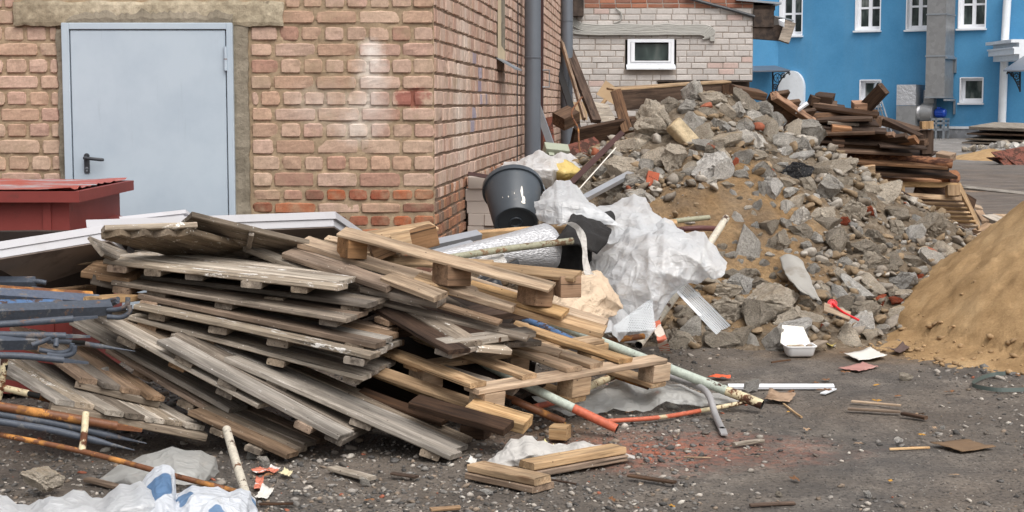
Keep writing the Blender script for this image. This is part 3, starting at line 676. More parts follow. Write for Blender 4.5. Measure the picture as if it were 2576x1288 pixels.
m = scroll(2566, 180, -32, 38, 64.6); part(m.build('scroll_bracket', IRON), cano)
m = MB(); 
for x0, y0, y1 in ((2542, 99, 107), (2546, 118, 122), (2549, 122, 136), (2562, 136, 150), (2562, 107, 118)):
    a, b_ = W(x0, y1, 66.5), W(2640, y0, 66.5); m.box((a.x, 66.4, a.z), (b_.x, 70, b_.z))
part(m.build('portico_moulding', WHITED), blue)

# ventilation plant on the blue wall
vent = empty('ventilation_unit', BP(BS(2330, 340)[0], 0, 1.4), 'galvanised ventilation duct and centrifugal fan with a blue motor against the blue wall', 'ventilation unit')
t = NT('galvanised duct'); p = t.pos(); sp_ = t.vor(p, 6, 'Color'); bw = t.n('ShaderNodeRGBToBW'); t.set(bw.inputs[0], sp_)
c = t.mix(1, C(150, 150, 150), t.ramp(bw.outputs[0], [(0, .86), (1, 1.1)]), 'MULTIPLY')
DUCT = t.pbr(c, .42, t.bump(t.noise(p, 2.5, 3), .15, .05), metal=.55, spec=.4)
FOIL = (lambda t: t.pbr(C(200, 200, 202), .3, t.bump(t.noise(t.pos(), 7, 5, .7), .8, .06), metal=.8))(NT('crinkled foil'))
BMOT = paint('blue motor paint', C(24, 66, 160), .4, .1)
of = 1.45
def vs_(x, y, o): return BS(x, y, o)
s0 = vs_(2327, 240, of)[0]; s1 = vs_(2375, 240, of)[0]; zb_ = vs_(2350, 246, of)[1]
m = MB(); bb(m, s0, s1, zb_, zt_-1, .12, of); part(m.build('riser_duct', DUCT), vent)
for y in (36, 141, 245): z_ = vs_(2350, y, of)[1]; m = MB(); bb(m, s0-.03, s1+.03, z_-.03, z_+.03, .08, of+.03); part(m.build('duct_flange', GALV), vent)
for y in (141, 247): z_ = vs_(2350, y, of)[1]; m = MB(); bb(m, s1-.02, s1+.1, z_-.12, z_-.03, .0, of); bb(m, s1+.02, s1+.1, z_-.7, z_-.1199, 0, .12); part(m.build('duct_bracket', GALV), vent)
s2, s3 = vs_(2255, 260, 1.5)[0], vs_(2303, 260, 1.5)[0]; za, zm_, zc_ = vs_(2280, 213, 1.5)[1], vs_(2280, 265, 1.5)[1], vs_(2280, 313, 1.5)[1]
m = MB(); bb(m, s2, s3, zm_, za, .25, 1.5, 1); bb(m, s2, s3, zc_, zm_-.02, .25, 1.5, 0); bb(m, s2-.04, s3+.04, zc_-.06, zc_, .2, 1.54, 0); bb(m, s2+.1, s3-.1, 0, zc_-.06, .4, 1.3, 0)
part(m.build('filter_box', [DUCT, FOIL]), vent)
cf = vs_(2326, 284, 1.0); cz = cf[1]; cs = cf[0]; rr_ = .42
o = part(MB().tube([BP(s3-.05, cz, .95), BP(s3+.15, cz, .95), BP(s3+.3, cz, .95), BP(cs-.1, cz, .95)], [.36, .33, .37, .34], 20).build('flexible_sleeve', FOIL), vent); smooth_angle(o, 50)
m = MB().tube([BP(cs-.12, cz, .95), BP(cs+.42, cz, .95)], rr_, 28); bb(m, cs-.08, cs+.38, cz, cz+.62, .55, .95); o = part(m.build('fan_scroll', DUCT), vent); smooth_angle(o, 40)
m = MB().tube([BP(cs+.1, cz+.6+k*.05, .75) for k in range(9)], [.24+.02*(k % 2) for k in range(9)], 16); part(m.build('flexible_sleeve', FOIL), vent)
m = MB().tube([BP(cs+.43, cz, .95), BP(cs+.5, cz, .95), BP(cs+.85, cz, .95), BP(cs+.92, cz, .95)], [.13, .19, .19, .15], 18)
for k in range(12): a = k*math.pi/6; d_ = BN*math.cos(a)*.19+V(0, 0, math.sin(a)*.19); m.tube([BP(cs+.52, cz, .95)+d_, BP(cs+.82, cz, .95)+d_], .016, 5)
bb(m, cs+.55, cs+.7, cz+.15, cz+.26, .85, 1.05); part(m.build('motor', BMOT), vent)
m = MB(); zk = cz-.22
for sx in (cs+.4, cs+.62, cs+.95):
    for o_ in (.65, 1.3): bb(m, sx-.04, sx+.04, 0, zk, o_-.04, o_+.04)
bb(m, cs+.36, cs+1.0, zk-.1, zk, .6, 1.34); bb(m, cs+.36, cs+1.0, .62, .72, .6, 1.34); bb(m, cs-.3, cs+1.0, .34, .44, .6, 1.34); bb(m, cs+.36, cs+.4, .7, cz+.25, .6, 1.34)
part(m.build('fan_stand', GALV), vent)
lad = empty('step_ladder', W(2218, 330, 70), 'thin aluminium step ladder leaning by the blue wall', 'ladder')
lad.location.z = 0
m = MB(); 
for dx in (0, 14): m.tube([W(2206+dx*.5, 240, 70.0), W(2216+dx*2, 335, 70.0-dx*.03)], .035, 6)
for dx in (0, 14): m.tube([W(2200+dx*.6, 250, 70.6), W(2206+dx*2, 335, 71.0)], .035, 6)
part(m.build('rail', GALV), lad)
part(MB().tube([W(2209+9*math.cos(a), 222-16*math.sin(a), 70) for a in [math.pi*k/10*1.1-.2 for k in range(11)]], .05, 6).build('hand_hoop', GALV), lad)
m = MB()
for k in range(4): m.tube([W(2208+k*2.3, 260+k*18, 70), W(2216+k*4, 260+k*18, 69.8)], .03, 5)
part(m.build('step', GALV), lad)
# ================================================================ heaps
RIDGE = [(.0, 13.4, .35), (.55, 13.2, .84), (1.02, 12.7, 1.32), (1.38, 12.4, 1.56), (1.8, 12.5, 1.50), (2.05, 12.8, 1.32), (2.45, 13.2, 1.14), (2.85, 13.7, .88), (3.3, 14.3, .60), (3.8, 14.9, .32), (4.35, 15.6, .02)]
rp = []
for (x0, y0, z0), (x1, y1, z1) in zip(RIDGE, RIDGE[1:]):
    for k in range(10): s = k/10; rp.append((x0+(x1-x0)*s, y0+(y1-y0)*s, z0+(z1-z0)*s))
rp = np.array(rp)
def mound_h(x, y):
    h = (rp[:, 2]-.60*np.hypot(rp[:, 0]-x, rp[:, 1]-y)).max()
    if h > -.3: h += .06*mnoise.noise(V(x*1.6, y*1.6, 3))+.05*mnoise.noise(V(x*5, y*5, 1))
    return h
def mound_hit(x, y, lift=0.0):        # where the line of sight meets the heap (or the ground)
    d = ray(x, y); d = d/d.y; o = V(0, 0, EYE); Y = 7.5
    while Y < 40:
        q = o+d*Y
        if q.z-lift <= max(0, mound_h(q.x, q.y)): return q
        Y += .03
    best = min((o+d*(11+.05*k) for k in range(120)), key=lambda q: q.z-max(0, mound_h(q.x, q.y)))
    return best
xs = np.arange(-1.4, 6.0, .05); ys = np.arange(8.6, 18.5, .05)
v = []; ok = []
for y in ys:
    for x in xs:
        h = mound_h(x, y); hh = h+.025*mnoise.noise(V(x*13, y*13, 5))+.018*mnoise.noise(V(x*30, y*30, 2)) if h > -.1 else h
        v.append((x, y, max(hh, -.12))); ok.append(hh > -.1)
nx = len(xs); f = []
for j in range(len(ys)-1):
    for i in range(nx-1):
        q = [j*nx+i, j*nx+i+1, (j+1)*nx+i+1, (j+1)*nx+i]
        if any(ok[k] for k in q): f.append(q)
used = sorted({k for q in f for k in q}); rm = {k: i for i, k in enumerate(used)}
t = NT('sandy rubble soil'); p = t.pos(); n1 = t.noise(p, 3.5, 7, .68); n2 = t.noise(p, 38, 5, .7)
c = t.ramp(n1, [(.32, C(100, 81, 59)), (.48, C(136, 110, 79)), (.66, C(160, 134, 101))])
c = t.mix(t.ramp(t.noise(p, 1.3, 4, .6), [(.48, 0), (.64, .7)]), c, C(118, 104, 88))
dd = t.n('ShaderNodeVectorMath', operation='SUBTRACT'); t.set(dd.inputs[0], p); dd.inputs[1].default_value = (1.42, 10.9, .6)
mm = t.map(dd.outputs[0], (1/.85, 1/.95, 0)); ll = t.n('ShaderNodeVectorMath', operation='LENGTH'); t.set(ll.inputs[0], mm)
fines = t.ramp(t.math('ADD', ll.outputs['Value'], t.math('MULTIPLY', t.math('SUBTRACT', t.noise(p, 2.2, 6, .7), .5), 1.4)), [(.75, 0), (1.15, .8)])
c = t.mix(fines, c, t.ramp(t.noise(p, 16, 6, .75), [(.35, C(78, 70, 61)), (.5, C(112, 103, 91)), (.68, C(148, 139, 126))]))
c = t.mix(1, c, t.ramp(n2, [(.3, .6), (.66, 1.15)]), 'MULTIPLY')
SOIL = t.pbr(c, .95, t.bump(n2, .9, .02), spec=.12)
soil = link('rubble_heap', mesh('rubble_heap', [v[k] for k in used], [[rm[k] for k in q] for q in f], True), SOIL)
tag(soil, 'big sloping heap of brown sandy soil carrying the broken concrete', 'soil heap')

SCX, SCY, SR = 4.68, 10.45, 2.32
def sand_h(x, y):
    d = math.hypot(x-SCX, (y-SCY)); a = math.atan2(y-SCY, x-SCX)
    r = SR*(1+.05*mnoise.noise(V(math.cos(a)*1.6, math.sin(a)*1.6, 2)))
    h = (r-d)*.80; 
    if h < .14: h = .14*math.exp((h-.14)/.14)-.035       # splayed toe
    h = h if h < 1.55 else 1.55+(h-1.55)*.3
    k = min(1, max(0, h*6+.4))
    return h+k*(.05*mnoise.noise(V(x*2.1, y*2.1, 4))+.028*mnoise.noise(V(x*6, y*6, 3)))
xs = np.arange(1.9, 7.2, .024); ys = np.arange(7.6, 13.2, .028)
v = []; ok = []
for y in ys:
    for x in xs:
        h = sand_h(x, y); 
        if h > -.03: 
            n_ = mnoise.noise(V(x*16, y*16, h*9)); n2_ = mnoise.noise(V(x*34, y*34, 3)); n3_ = mnoise.noise(V(x*80, y*80, 1))
            h += .013*n_+.013*abs(n2_)+.016*n3_
        v.append((x, y, h)); ok.append(h > -.02)
nx = len(xs); f = []
for j in range(len(ys)-1):
    for i in range(nx-1):
        q = [j*nx+i, j*nx+i+1, (j+1)*nx+i+1, (j+1)*nx+i]
        if any(ok[k] for k in q): f.append(q)
used = sorted({k for q in f for k in q}); rm = {k: i for i, k in enumerate(used)}
t = NT('damp building sand'); p = t.pos(); n1 = t.noise(p, 2.2, 7, .65); n2 = t.noise(p, 62, 6, .85)
c = t.ramp(n1, [(.34, C(145, 117, 83)), (.52, C(172, 142, 104)), (.68, C(190, 161, 122))])
c = t.mix(1, c, t.ramp(n2, [(.3, .72), (.66, 1.14)]), 'MULTIPLY')
SAND = t.pbr(c, .95, t.bump(n2, .8, .012), spec=.12)
sand = link('sand_pile', mesh('sand_pile', [v[k] for k in used], [[rm[k] for k in q] for q in f], True), SAND)
tag(sand, 'tall pile of damp yellow brown sand at the right edge', 'sand pile')

# ---------------------------------------------------------------- broken concrete: 14 chunk shapes, copied as objects of their own
def chunk(seed, flat=1.0, cuts=11, rough=.05, slab=False, det=4):
    rr = random.Random(seed); bm = bmesh.new(); bmesh.ops.create_icosphere(bm, subdivisions=det, radius=1.0)
    pl = []
    for k in range(cuts):
        n_ = V(rr.gauss(0, 1), rr.gauss(0, 1), rr.gauss(0, 1)).normalized(); pl.append((n_, rr.uniform(.38, .72)))
    if slab: pl += [(V(0, 0, 1), .3), (V(0, 0, -1), .3)]
    sc = V(1, rr.uniform(.65, .95), rr.uniform(.55, .85)*flat)
    for v_ in bm.verts:
        q = v_.co.copy()
        for n_, d_ in pl:
            e = q.dot(n_)-d_
            if e > 0: q -= n_*e*.99
        r0 = v_.co; 
        q *= 1+rough*1.4*mnoise.noise(r0*2.0+V(seed, 0, 0))-rough*1.1*abs(mnoise.noise(r0*3.3+V(seed, 9, 0)))*1.6+rough*1.1*mnoise.noise(r0*5.5+V(seed, 3, 0))+rough*.75*mnoise.noise(r0*11+V(0, seed, 0))+rough*.5*mnoise.noise(r0*24+V(seed, seed, 0))
        v_.co = V(q.x*sc.x, q.y*sc.y, q.z*sc.z)
    for a in range(3):
        lo_, hi_ = min(v_.co[a] for v_ in bm.verts), max(v_.co[a] for v_ in bm.verts)
        for v_ in bm.verts: v_.co[a] = (v_.co[a]-(lo_+hi_)/2)*2/(hi_-lo_)*([1, 1, .34][a] if slab else 1)
    me = bpy.data.meshes.new('concrete_chunk'); bm.to_mesh(me); bm.free(); return me
def conc_mat(name, a, b, d, dust):
    t = NT(name); o = t.obj(); v = t.map(o, rnd=60); n1 = t.noise(v, 1.3, 5, .6); n2 = t.noise(v, 9, 6, .72)
    c = t.ramp(n1, [(.35, a), (.65, b)]); c = t.mix(1, c, t.ramp(n2, [(.32, .55), (.6, 1.15)]), 'MULTIPLY')
    vv = t.vor(v, 9); ag = t.ramp(vv, [(.16, .75), (.24, 0)]); sel = t.ramp(t.noise(v, 4, 2), [(.48, 0), (.55, 1)])
    c = t.mix(t.math('MULTIPLY', ag, sel), c, C(206, 198, 184))
    hole = t.ramp(t.noise(v, 7, 4, .8), [(.24, .8), (.33, 0)]); c = t.mix(hole, c, d)
    g = t.n('ShaderNodeNewGeometry'); s = t.n('ShaderNodeSeparateXYZ'); t.set(s.inputs[0], g.outputs['Normal'])
    up = t.ramp(t.math('ADD', s.outputs[2], t.math('MULTIPLY', t.math('SUBTRACT', t.noise(v, 3, 5, .7), .5), 1.2)), [(.6, 0), (1.05, .6)])
    c = t.mix(t.math('MULTIPLY', up, t.ramp(t.rnd(), [(.3, .1), (.75, 1)])), c, dust)
    c = t.hsv(c, t.ramp(t.math('FRACT', t.math('MULTIPLY', t.rnd(), 5.1)), [(0, .62), (1, 1.25)]), 1.0)
    return t.pbr(c, .93, t.bump(t.mix(.35, n2, t.noise(v, 40, 4, .7)), .85, .05), spec=.15)
GCONC = conc_mat('grey broken concrete', C(174, 169, 161), C(206, 200, 191), C(82, 76, 69), C(160, 142, 116))
BCONC = conc_mat('brown broken concrete', C(166, 155, 140), C(192, 181, 165), C(80, 68, 56), C(158, 136, 106))
LCONC = conc_mat('pale broken concrete', C(194, 190, 184), C(216, 212, 206), C(104, 100, 94), C(166, 152, 130))
ASPH = conc_mat('broken asphalt', C(52, 52, 54), C(72, 72, 74), C(34, 34, 36), C(80, 76, 70))
RBRK = conc_mat('broken red brick', C(150, 74, 52), C(172, 92, 66), C(96, 52, 40), C(150, 110, 80))
RCK = [chunk(100+i, rough=[.06, .085, .115][i % 3], cuts=[12, 16, 20][i % 3], flat=[1, .8, 1.1, .9][i % 4]) for i in range(12)]
SLB = [chunk(200+i, slab=True, cuts=7, rough=.03) for i in range(4)]
rmats = {'g': GCONC, 'b': BCONC, 'l': LCONC, 'k': ASPH, 'r': RBRK}
RM = {}
def rock_mesh(i, m, slab=False):
    key = (i, m, slab)
    if key not in RM:
        me = (SLB if slab else RCK)[i].copy(); me.materials.append(rmats[m]); RM[key] = me
        me.polygons.foreach_set('use_smooth', np.ones(len(me.polygons), bool))
        bm = bmesh.new(); bm.from_mesh(me)
        for e in bm.edges:
            if len(e.link_faces) == 2 and e.calc_face_angle(0) > R(30): e.smooth = False
        bm.to_mesh(me); bm.free()
    return RM[key]
rr_ = random.Random(77); placed = []
def rock(x, y, w_, h_, m, label, group=None, slab=None, rot=None, at=None, sink=.0, name='concrete_chunk', cat='rubble', deep=0.8):
    """a chunk whose outline is about w_ by h_ seen at (x, y), resting on the heap"""
    q = at or mound_hit(x, y+h_*.25)
    k = q.y/FX; a, b_ = w_*k/2, h_*k/2
    i = rr_.randrange(len(SLB) if slab else len(RCK))
    o = bpy.data.objects.new(name, rock_mesh(i, m, bool(slab))); COL.objects.link(o)
    fwd = V(0, -1, .25).normalized()
    if slab:
        # broad face towards us, leaning on the slope; rot = roll in the picture plane
        n_ = V(rr_.uniform(-.25, .25), -1, rr_.uniform(.35, .75)).normalized(); M = frame(V(1, 0, 0), n_) @ Matrix.Rotation(rot or 0, 4, 'Z')
        o.matrix_world = Matrix.Translation(q+V(0, -.02, b_*.1)) @ M @ Matrix.Diagonal((a, b_*1.15, (a+b_)*.28/.5, 1))
    else:
        e = V(rr_.uniform(-.45, .45), rr_.uniform(-.45, .45), rr_.uniform(-.25, .25)+(rot or 0)); 
        M = Matrix.Rotation(rot or rr_.uniform(-.3, .3), 4, 'Y') @ Matrix.Rotation(rr_.uniform(-.4, .4), 4, 'X') @ Matrix.Rotation(rr_.choice([0, math.pi])+rr_.uniform(-.5, .5), 4, 'Z')
        o.matrix_world = Matrix.Translation(q+V(0, -(a+b_)*.12, b_*.22-sink)) @ M @ Matrix.Diagonal((a*1.06, (a+b_)*.5*deep, b_*1.1, 1))
    tag(o, label, cat, group); placed.append((x, y, w_, h_)); return o
# ================================================================ the rubble, chunk by chunk (centre, width, height, kind, roll)
K3 = (1572.3, 188.7, .2930); K4 = (1635.2, 534.6, .3174); K5 = (2012.6, 188.7, .3417); K6 = (2012.6, 566.0, .3417); K1 = (1132.0, 345.9, .3418)
RL = [(K3, [(560, 125, 155, 150, 'g'), (740, 195, 215, 125, 'b'), (1030, 215, 190, 190, 'b'), (1175, 290, 160, 150, 'g'), (545, 265, 170, 130, 'g'), (275, 375, 350, 310, 'b'), (615, 410, 235, 170, 'g', .25),
 (800, 415, 140, 140, 'g'), (645, 480, 180, 140, 'b'), (1025, 430, 165, 170, 'g'), (890, 460, 120, 100, 'l'), (870, 555, 230, 120, 'b', -.2), (1150, 560, 170, 170, 'g'), (1000, 540, 150, 120, 'g'),
 (1390, 560, 195, 150, 'g'), (1300, 400, 150, 150, 'g'), (1570, 490, 280, 230, 'g'), (690, 580, 200, 120, 'g'), (770, 620, 200, 110, 'b'), (420, 700, 220, 220, 'b'), (250, 690, 200, 200, 'b'), (100, 690, 110, 90, 'g'),
 (1545, 610, 140, 170, 'g'), (1000, 690, 150, 140, 'g'), (1150, 680, 130, 80, 'b'), (1330, 650, 90, 70, 'l'), (1390, 640, 80, 90, 'g'), (1190, 810, 170, 150, 'g'), (1275, 950, 150, 170, 'l'), (1410, 910, 140, 90, 'b'),
 (1560, 925, 140, 110, 'b'), (1420, 990, 120, 70, 'g'), (1650, 780, 180, 140, 'b'), (110, 900, 220, 140, 'g'), (410, 880, 170, 90, 'b'), (530, 820, 110, 90, 'g'), (290, 835, 90, 90, 'g'), (100, 1030, 160, 110, 'g'),
 (220, 1055, 90, 80, 'g'), (1440, 1080, 170, 120, 'b'), (1390, 1130, 100, 110, 'g'), (1480, 1210, 190, 150, 'g'), (1700, 1200, 240, 140, 'b'), (1950, 1150, 220, 170, 'b'), (1130, 1110, 80, 100, 'g'), (970, 1210, 100, 80, 'g'),
 (990, 850, 120, 90, 'g'), (1130, 1020, 70, 60, 'l'), (380, 250, 180, 150, 'b'), (150, 540, 160, 110, 'b'), (480, 490, 150, 130, 'b'), (890, 300, 130, 110, 'b'), (700, 310, 130, 90, 'b'), (950, 290, 120, 110, 'g'),
 (1190, 420, 150, 130, 'b'), (1240, 480, 120, 170, 'b'), (1440, 440, 130, 130, 'b'), (1100, 350, 160, 110, 'g'), (860, 690, 120, 110, 'b'), (1240, 660, 110, 60, 'b'), (1520, 690, 170, 70, 'l'), (1350, 760, 90, 40, 'l'), (1310, 800, 80, 60, 'b'), (740, 920, 90, 80, 'g'), (1170, 960, 70, 110, 'g')]),
 (K5, [(215, 825, 180, 210, 'g'), (50, 780, 110, 90, 'b'), (360, 780, 100, 80, 'b'), (340, 650, 150, 110, 'b'), (700, 1020, 245, 130, 'b', .2), (930, 1085, 260, 210, 'b', .25), (700, 1110, 130, 110, 'b'), (850, 1160, 180, 150, 'l'), (390, 980, 190, 130, 'b'),
 (260, 1200, 190, 190, 'b'), (130, 1190, 90, 80, 'g'), (180, 1070, 200, 110, 'b'), (550, 1180, 150, 110, 'b', .5), (440, 1140, 70, 70, 'g'), (420, 890, 130, 90, 'b'), (300, 770, 90, 70, 'b'), (480, 930, 90, 80, 'g'), (150, 590, 90, 60, 'b'), (520, 830, 160, 110, 'b', .5), (870, 1060, 110, 90, 'l')]),
 (K4, [(955, 100, 140, 100, 'b'), (1000, 220, 190, 150, 'b'), (1180, 45, 160, 90, 'g'), (1200, 140, 160, 110, 'b'), (1360, 70, 230, 110, 'b', -.2), (1080, 80, 70, 110, 'g'), (1335, 190, 100, 90, 'g'), (1690, 270, 200, 130, 'b'), (1790, 360, 190, 150, 'b'), (1290, 445, 100, 90, 'g'),
 (1480, 480, 120, 110, 'b'), (1540, 400, 130, 110, 'g'), (765, 470, 180, 90, 'b'), (705, 555, 230, 150, 'l', .3), (585, 600, 230, 110, 'b'), (410, 590, 100, 50, 'b'), (870, 550, 170, 110, 'b'), (970, 680, 410, 240, 'b'), (590, 750, 310, 190, 'b'), (310, 760, 230, 150, 'b'),
 (850, 800, 240, 190, 'b', .4), (1090, 820, 260, 140, 'b', -.3), (1280, 820, 150, 120, 'b'), (1150, 920, 350, 170, 'l'), (985, 990, 240, 210, 'g'), (560, 1000, 280, 150, 'b'), (705, 955, 170, 160, 'b'), (250, 1010, 200, 180, 'b'), (310, 890, 200, 150, 'g'), (820, 1000, 90, 110, 'g'),
 (90, 980, 150, 120, 'b'), (1490, 710, 210, 110, 'b'), (1500, 610, 120, 120, 'l'), (1620, 660, 120, 110, 'g'), (1700, 760, 220, 150, 'b'), (1680, 870, 180, 170, 'l'), (1590, 960, 170, 150, 'b'), (1740, 960, 120, 90, 'b'), (1930, 780, 150, 120, 'b'), (1400, 650, 90, 50, 'g'),
 (1220, 720, 150, 110, 'b'), (1380, 610, 110, 90, 'b'), (1230, 260, 110, 80, 'g'), (640, 330, 80, 50, 'g'), (715, 385, 60, 40, 'g'), (560, 330, 70, 50, 'b'), (480, 520, 150, 70, 'b'), (640, 480, 130, 80, 'b'), (560, 650, 120, 60, 'b'), (730, 690, 110, 90, 'b'), (1570, 560, 110, 90, 'b'), (1870, 450, 150, 90, 'b'), (1560, 900, 110, 70, 'b')]),
 (K6, [(735, 390, 225, 190, 'l'), (955, 415, 200, 140, 'g', -.4), (1080, 190, 230, 150, 'b'), (1215, 180, 110, 130, 'b'), (1120, 305, 120, 70, 'b'), (830, 265, 170, 100, 'b'), (640, 250, 190, 130, 'b'), (910, 490, 80, 80, 'b'), (730, 630, 210, 120, 'l'), (760, 500, 180, 70, 'b'), (560, 170, 150, 90, 'b'), (600, 330, 130, 80, 'b'), (690, 215, 120, 80, 'g'), (890, 330, 110, 60, 'g'), (670, 480, 110, 90, 'b')]),
 (K1, [(1250, 215, 220, 180, 'b'), (1300, 50, 210, 130, 'b'), (1390, 130, 90, 80, 'g'), (1385, 200, 100, 80, 'l'), (1450, 210, 120, 100, 'g'), (1540, 260, 90, 80, 'g'), (1010, 275, 140, 110, 'b'), (1110, 245, 100, 100, 'g'), (1030, 370, 130, 100, 'b'), (1180, 370, 230, 140, 'b'), (1140, 470, 130, 80, 'b'), (1270, 450, 120, 90, 'b'), (1640, 310, 130, 90, 'b'), (1430, 270, 130, 100, 'b'), (1230, 120, 120, 100, 'g')])]
done = []; rocks = []
def addrock(x, y, w_, h_, m, rot=None):
    o = rock(x, y, w_, h_, m, None, 'broken concrete chunks on the rubble heap', rot=rot); rocks.append((o, x, y, w_, h_, m)); done.append((x, y, w_, h_)); return o
for (ox, oy, k), L in RL:
    for r_ in L:
        x, y, w_, h_ = ox+r_[0]*k, oy+r_[1]*k, r_[2]*k, r_[3]*k
        if any(abs(x-a) < .3*(w_+c_)/2 and abs(y-b_) < .3*(h_+d_)/2 for a, b_, c_, d_ in done): continue
        addrock(x, y, w_*(1.1 if ox == 2012.6 else 1.24), h_*(1.1 if ox == 2012.6 else 1.24), r_[4], r_[5] if len(r_) > 5 else None)
nfill = 0; tries = 0
def on_heap(x, y):
    q = mound_hit(x, y); return q.z > .02 and mound_h(q.x, q.y) > .05 and q.y < 17 and q.z-mound_h(q.x, q.y) < .05
while nfill < 165 and tries < 4000:
    tries += 1
    x = rr_.uniform(1470, 2380); y = rr_.uniform(300, 830)
    if 1610 < x < 1880 and 470 < y < 670 and rr_.random() < .95: continue
    s_ = rr_.uniform(13, 34)
    if any(((x-a)/(c_*.5+s_*.4))**2+((y-b_)/(d_*.5+s_*.4))**2 < .8 for a, b_, c_, d_ in done): continue
    if x < 1700 and y > 560: continue
    if not on_heap(x, y): continue
    addrock(x, y, s_, s_*rr_.uniform(.6, .95), rr_.choice('ggggbbl')); nfill += 1
# pieces with a look of their own
rock(K3[0]+790*.293, K3[1]+795*.293, 94, 92, 'l', 'large whitish concrete chunk full of pebbles in the upper middle of the heap', rot=.75)
rock(K3[0]+1475*.293, K3[1]+815*.293, 84, 52, 'k', 'black lump of asphalt on the upper right of the rubble', cat='asphalt lump', name='asphalt_lump')
rock(K3[0]+940*.293, K3[1]+750*.293, 28, 30, 'r', 'small dark red brick fragment beside the whitish concrete chunk', cat='brick', name='brick_fragment')
rock(K3[0]+1880*.293, K3[1]+1245*.293, 38, 28, 'r', 'bright red brick fragment on the right slope below the long slab', cat='brick', name='brick_fragment', rot=.5)
rock(K4[0]+1810*.3174, K4[1]+680*.3174, 36, 36, 'r', 'orange red brick lump low on the right beside the tilted concrete plank', cat='brick', name='brick_fragment')
rock(K6[0]+700*.3417, K6[1]+550*.3417, 52, 22, 'r', 'flat reddish brick piece under a grey block by the sand pile', cat='brick', name='brick_fragment')
rock(K6[0]+870*.3417, K6[1]+372*.3417, 30, 18, 'r', 'flat dark red brick piece wedged right of the big pale block', cat='brick', name='brick_fragment')
rock(K6[0]+490*.3417, K6[1]+385*.3417, 30, 24, 'r', 'orange brick corner stuck to the sloping concrete plank', cat='brick', name='brick_fragment')
rock(K4[0]+1360*.3174, K4[1]+915*.3174, 28, 30, 'r', 'dark red brick end under the short printed plank', cat='brick', name='brick_fragment')
rock(K5[0]+510*.3417, K5[1]+1000*.3417, 24, 36, 'r', 'narrow reddish shard standing on the right slope below the dark slab', cat='brick', name='brick_fragment')
rock(K6[0]+600*.3417, K6[1]+762*.3417, 36, 30, 'l', 'small bright white lump of plaster at the foot of the heap by the sand', cat='plaster lump', name='plaster_lump')
rock(K4[0]+785*.3174, K4[1]+215*.3174, 72, 112, 'g', 'tall grey concrete slab standing on the sandy slope right of the white film', slab=True, rot=-.2)
rock(K4[0]+1470*.3174, K4[1]+225*.3174, 62, 82, 'b', 'big squarish pinkish grey concrete block in the middle of the right slope', deep=1)
rock(K4[0]+1625*.3174, K4[1]+535*.3174, 44, 92, 'l', 'pale concrete plank sloping down the lower right of the rubble', slab=True, rot=.75)
rock(K4[0]+1745*.3174, K4[1]+505*.3174, 40, 84, 'b', 'brownish concrete plank behind the pale one lower right', slab=True, rot=.75)
rock(K6[0]+985*.3417, K6[1]+215*.3417, 46, 78, 'g', 'thin grey concrete slab tilted on the right edge of the heap', slab=True, rot=.6)
rock(K3[0]+1785*.293, K3[1]+765*.293, 96, 56, 'b', 'smooth brown kerb fragment sloping on the upper right of the heap', slab=True, rot=.5)
rock(K5[0]+600*.3417, K5[1]+850*.3417, 120, 58, 'b', 'long smooth dark brown slab below the black beam', slab=True, rot=.62)
rock(K3[0]+565*.293, K3[1]+770*.293, 62, 22, 'b', 'thin stone flake lying under the rounded kerb stone', slab=True, rot=.6)
def holdrock(): pass
# rounded kerb stone and the perforated red brick
def block(name, x, y, L, h_, d_, roll, mat_, bev, label, cat, yaw=0.0, lean=-.5, lift=0.03):
    q = mound_hit(x, y); k = q.y/FX
    o = MB().box((-L*k/2, -d_*k/2, -h_*k/2), (L*k/2, d_*k/2, h_*k/2)).build(name, mat_)
    bevel(o, bev*k, 3); smooth_angle(o, 40)
    o.matrix_world = Matrix.Translation(q+V(0, -.03, lift)) @ Matrix.Rotation(roll, 4, 'Y') @ Matrix.Rotation(lean, 4, 'X') @ Matrix.Rotation(yaw, 4, 'Z')
    return tag(o, label, cat)
KERB = conc_mat('buff kerb stone', C(164, 146, 118), C(182, 166, 138), C(112, 94, 70), C(150, 124, 90))
block('kerb_stone', K3[0]+520*.293, K3[1]+575*.293, 104, 40, 36, .82, KERB, 9, 'smooth buff kerb stone with rounded ends lying aslant near the top of the heap', 'kerb stone')
q = block('hollow_brick', K3[0]+225*.293, K3[1]+945*.293, 30, 42, 26, .25, paint('hollow red brick', C(156, 82, 58), .9, .15, 30, .4), 2, 'red brick with a row of holes on the left slope', 'brick')
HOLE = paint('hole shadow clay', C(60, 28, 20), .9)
m = MB()
qq = mound_hit(K3[0]+225*.293, K3[1]+945*.293); k = qq.y/FX
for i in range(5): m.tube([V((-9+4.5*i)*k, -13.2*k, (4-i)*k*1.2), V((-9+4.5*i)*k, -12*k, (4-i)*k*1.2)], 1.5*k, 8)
o = link('perforation', mesh('perforation', m.v, m.f), HOLE); o.parent = q
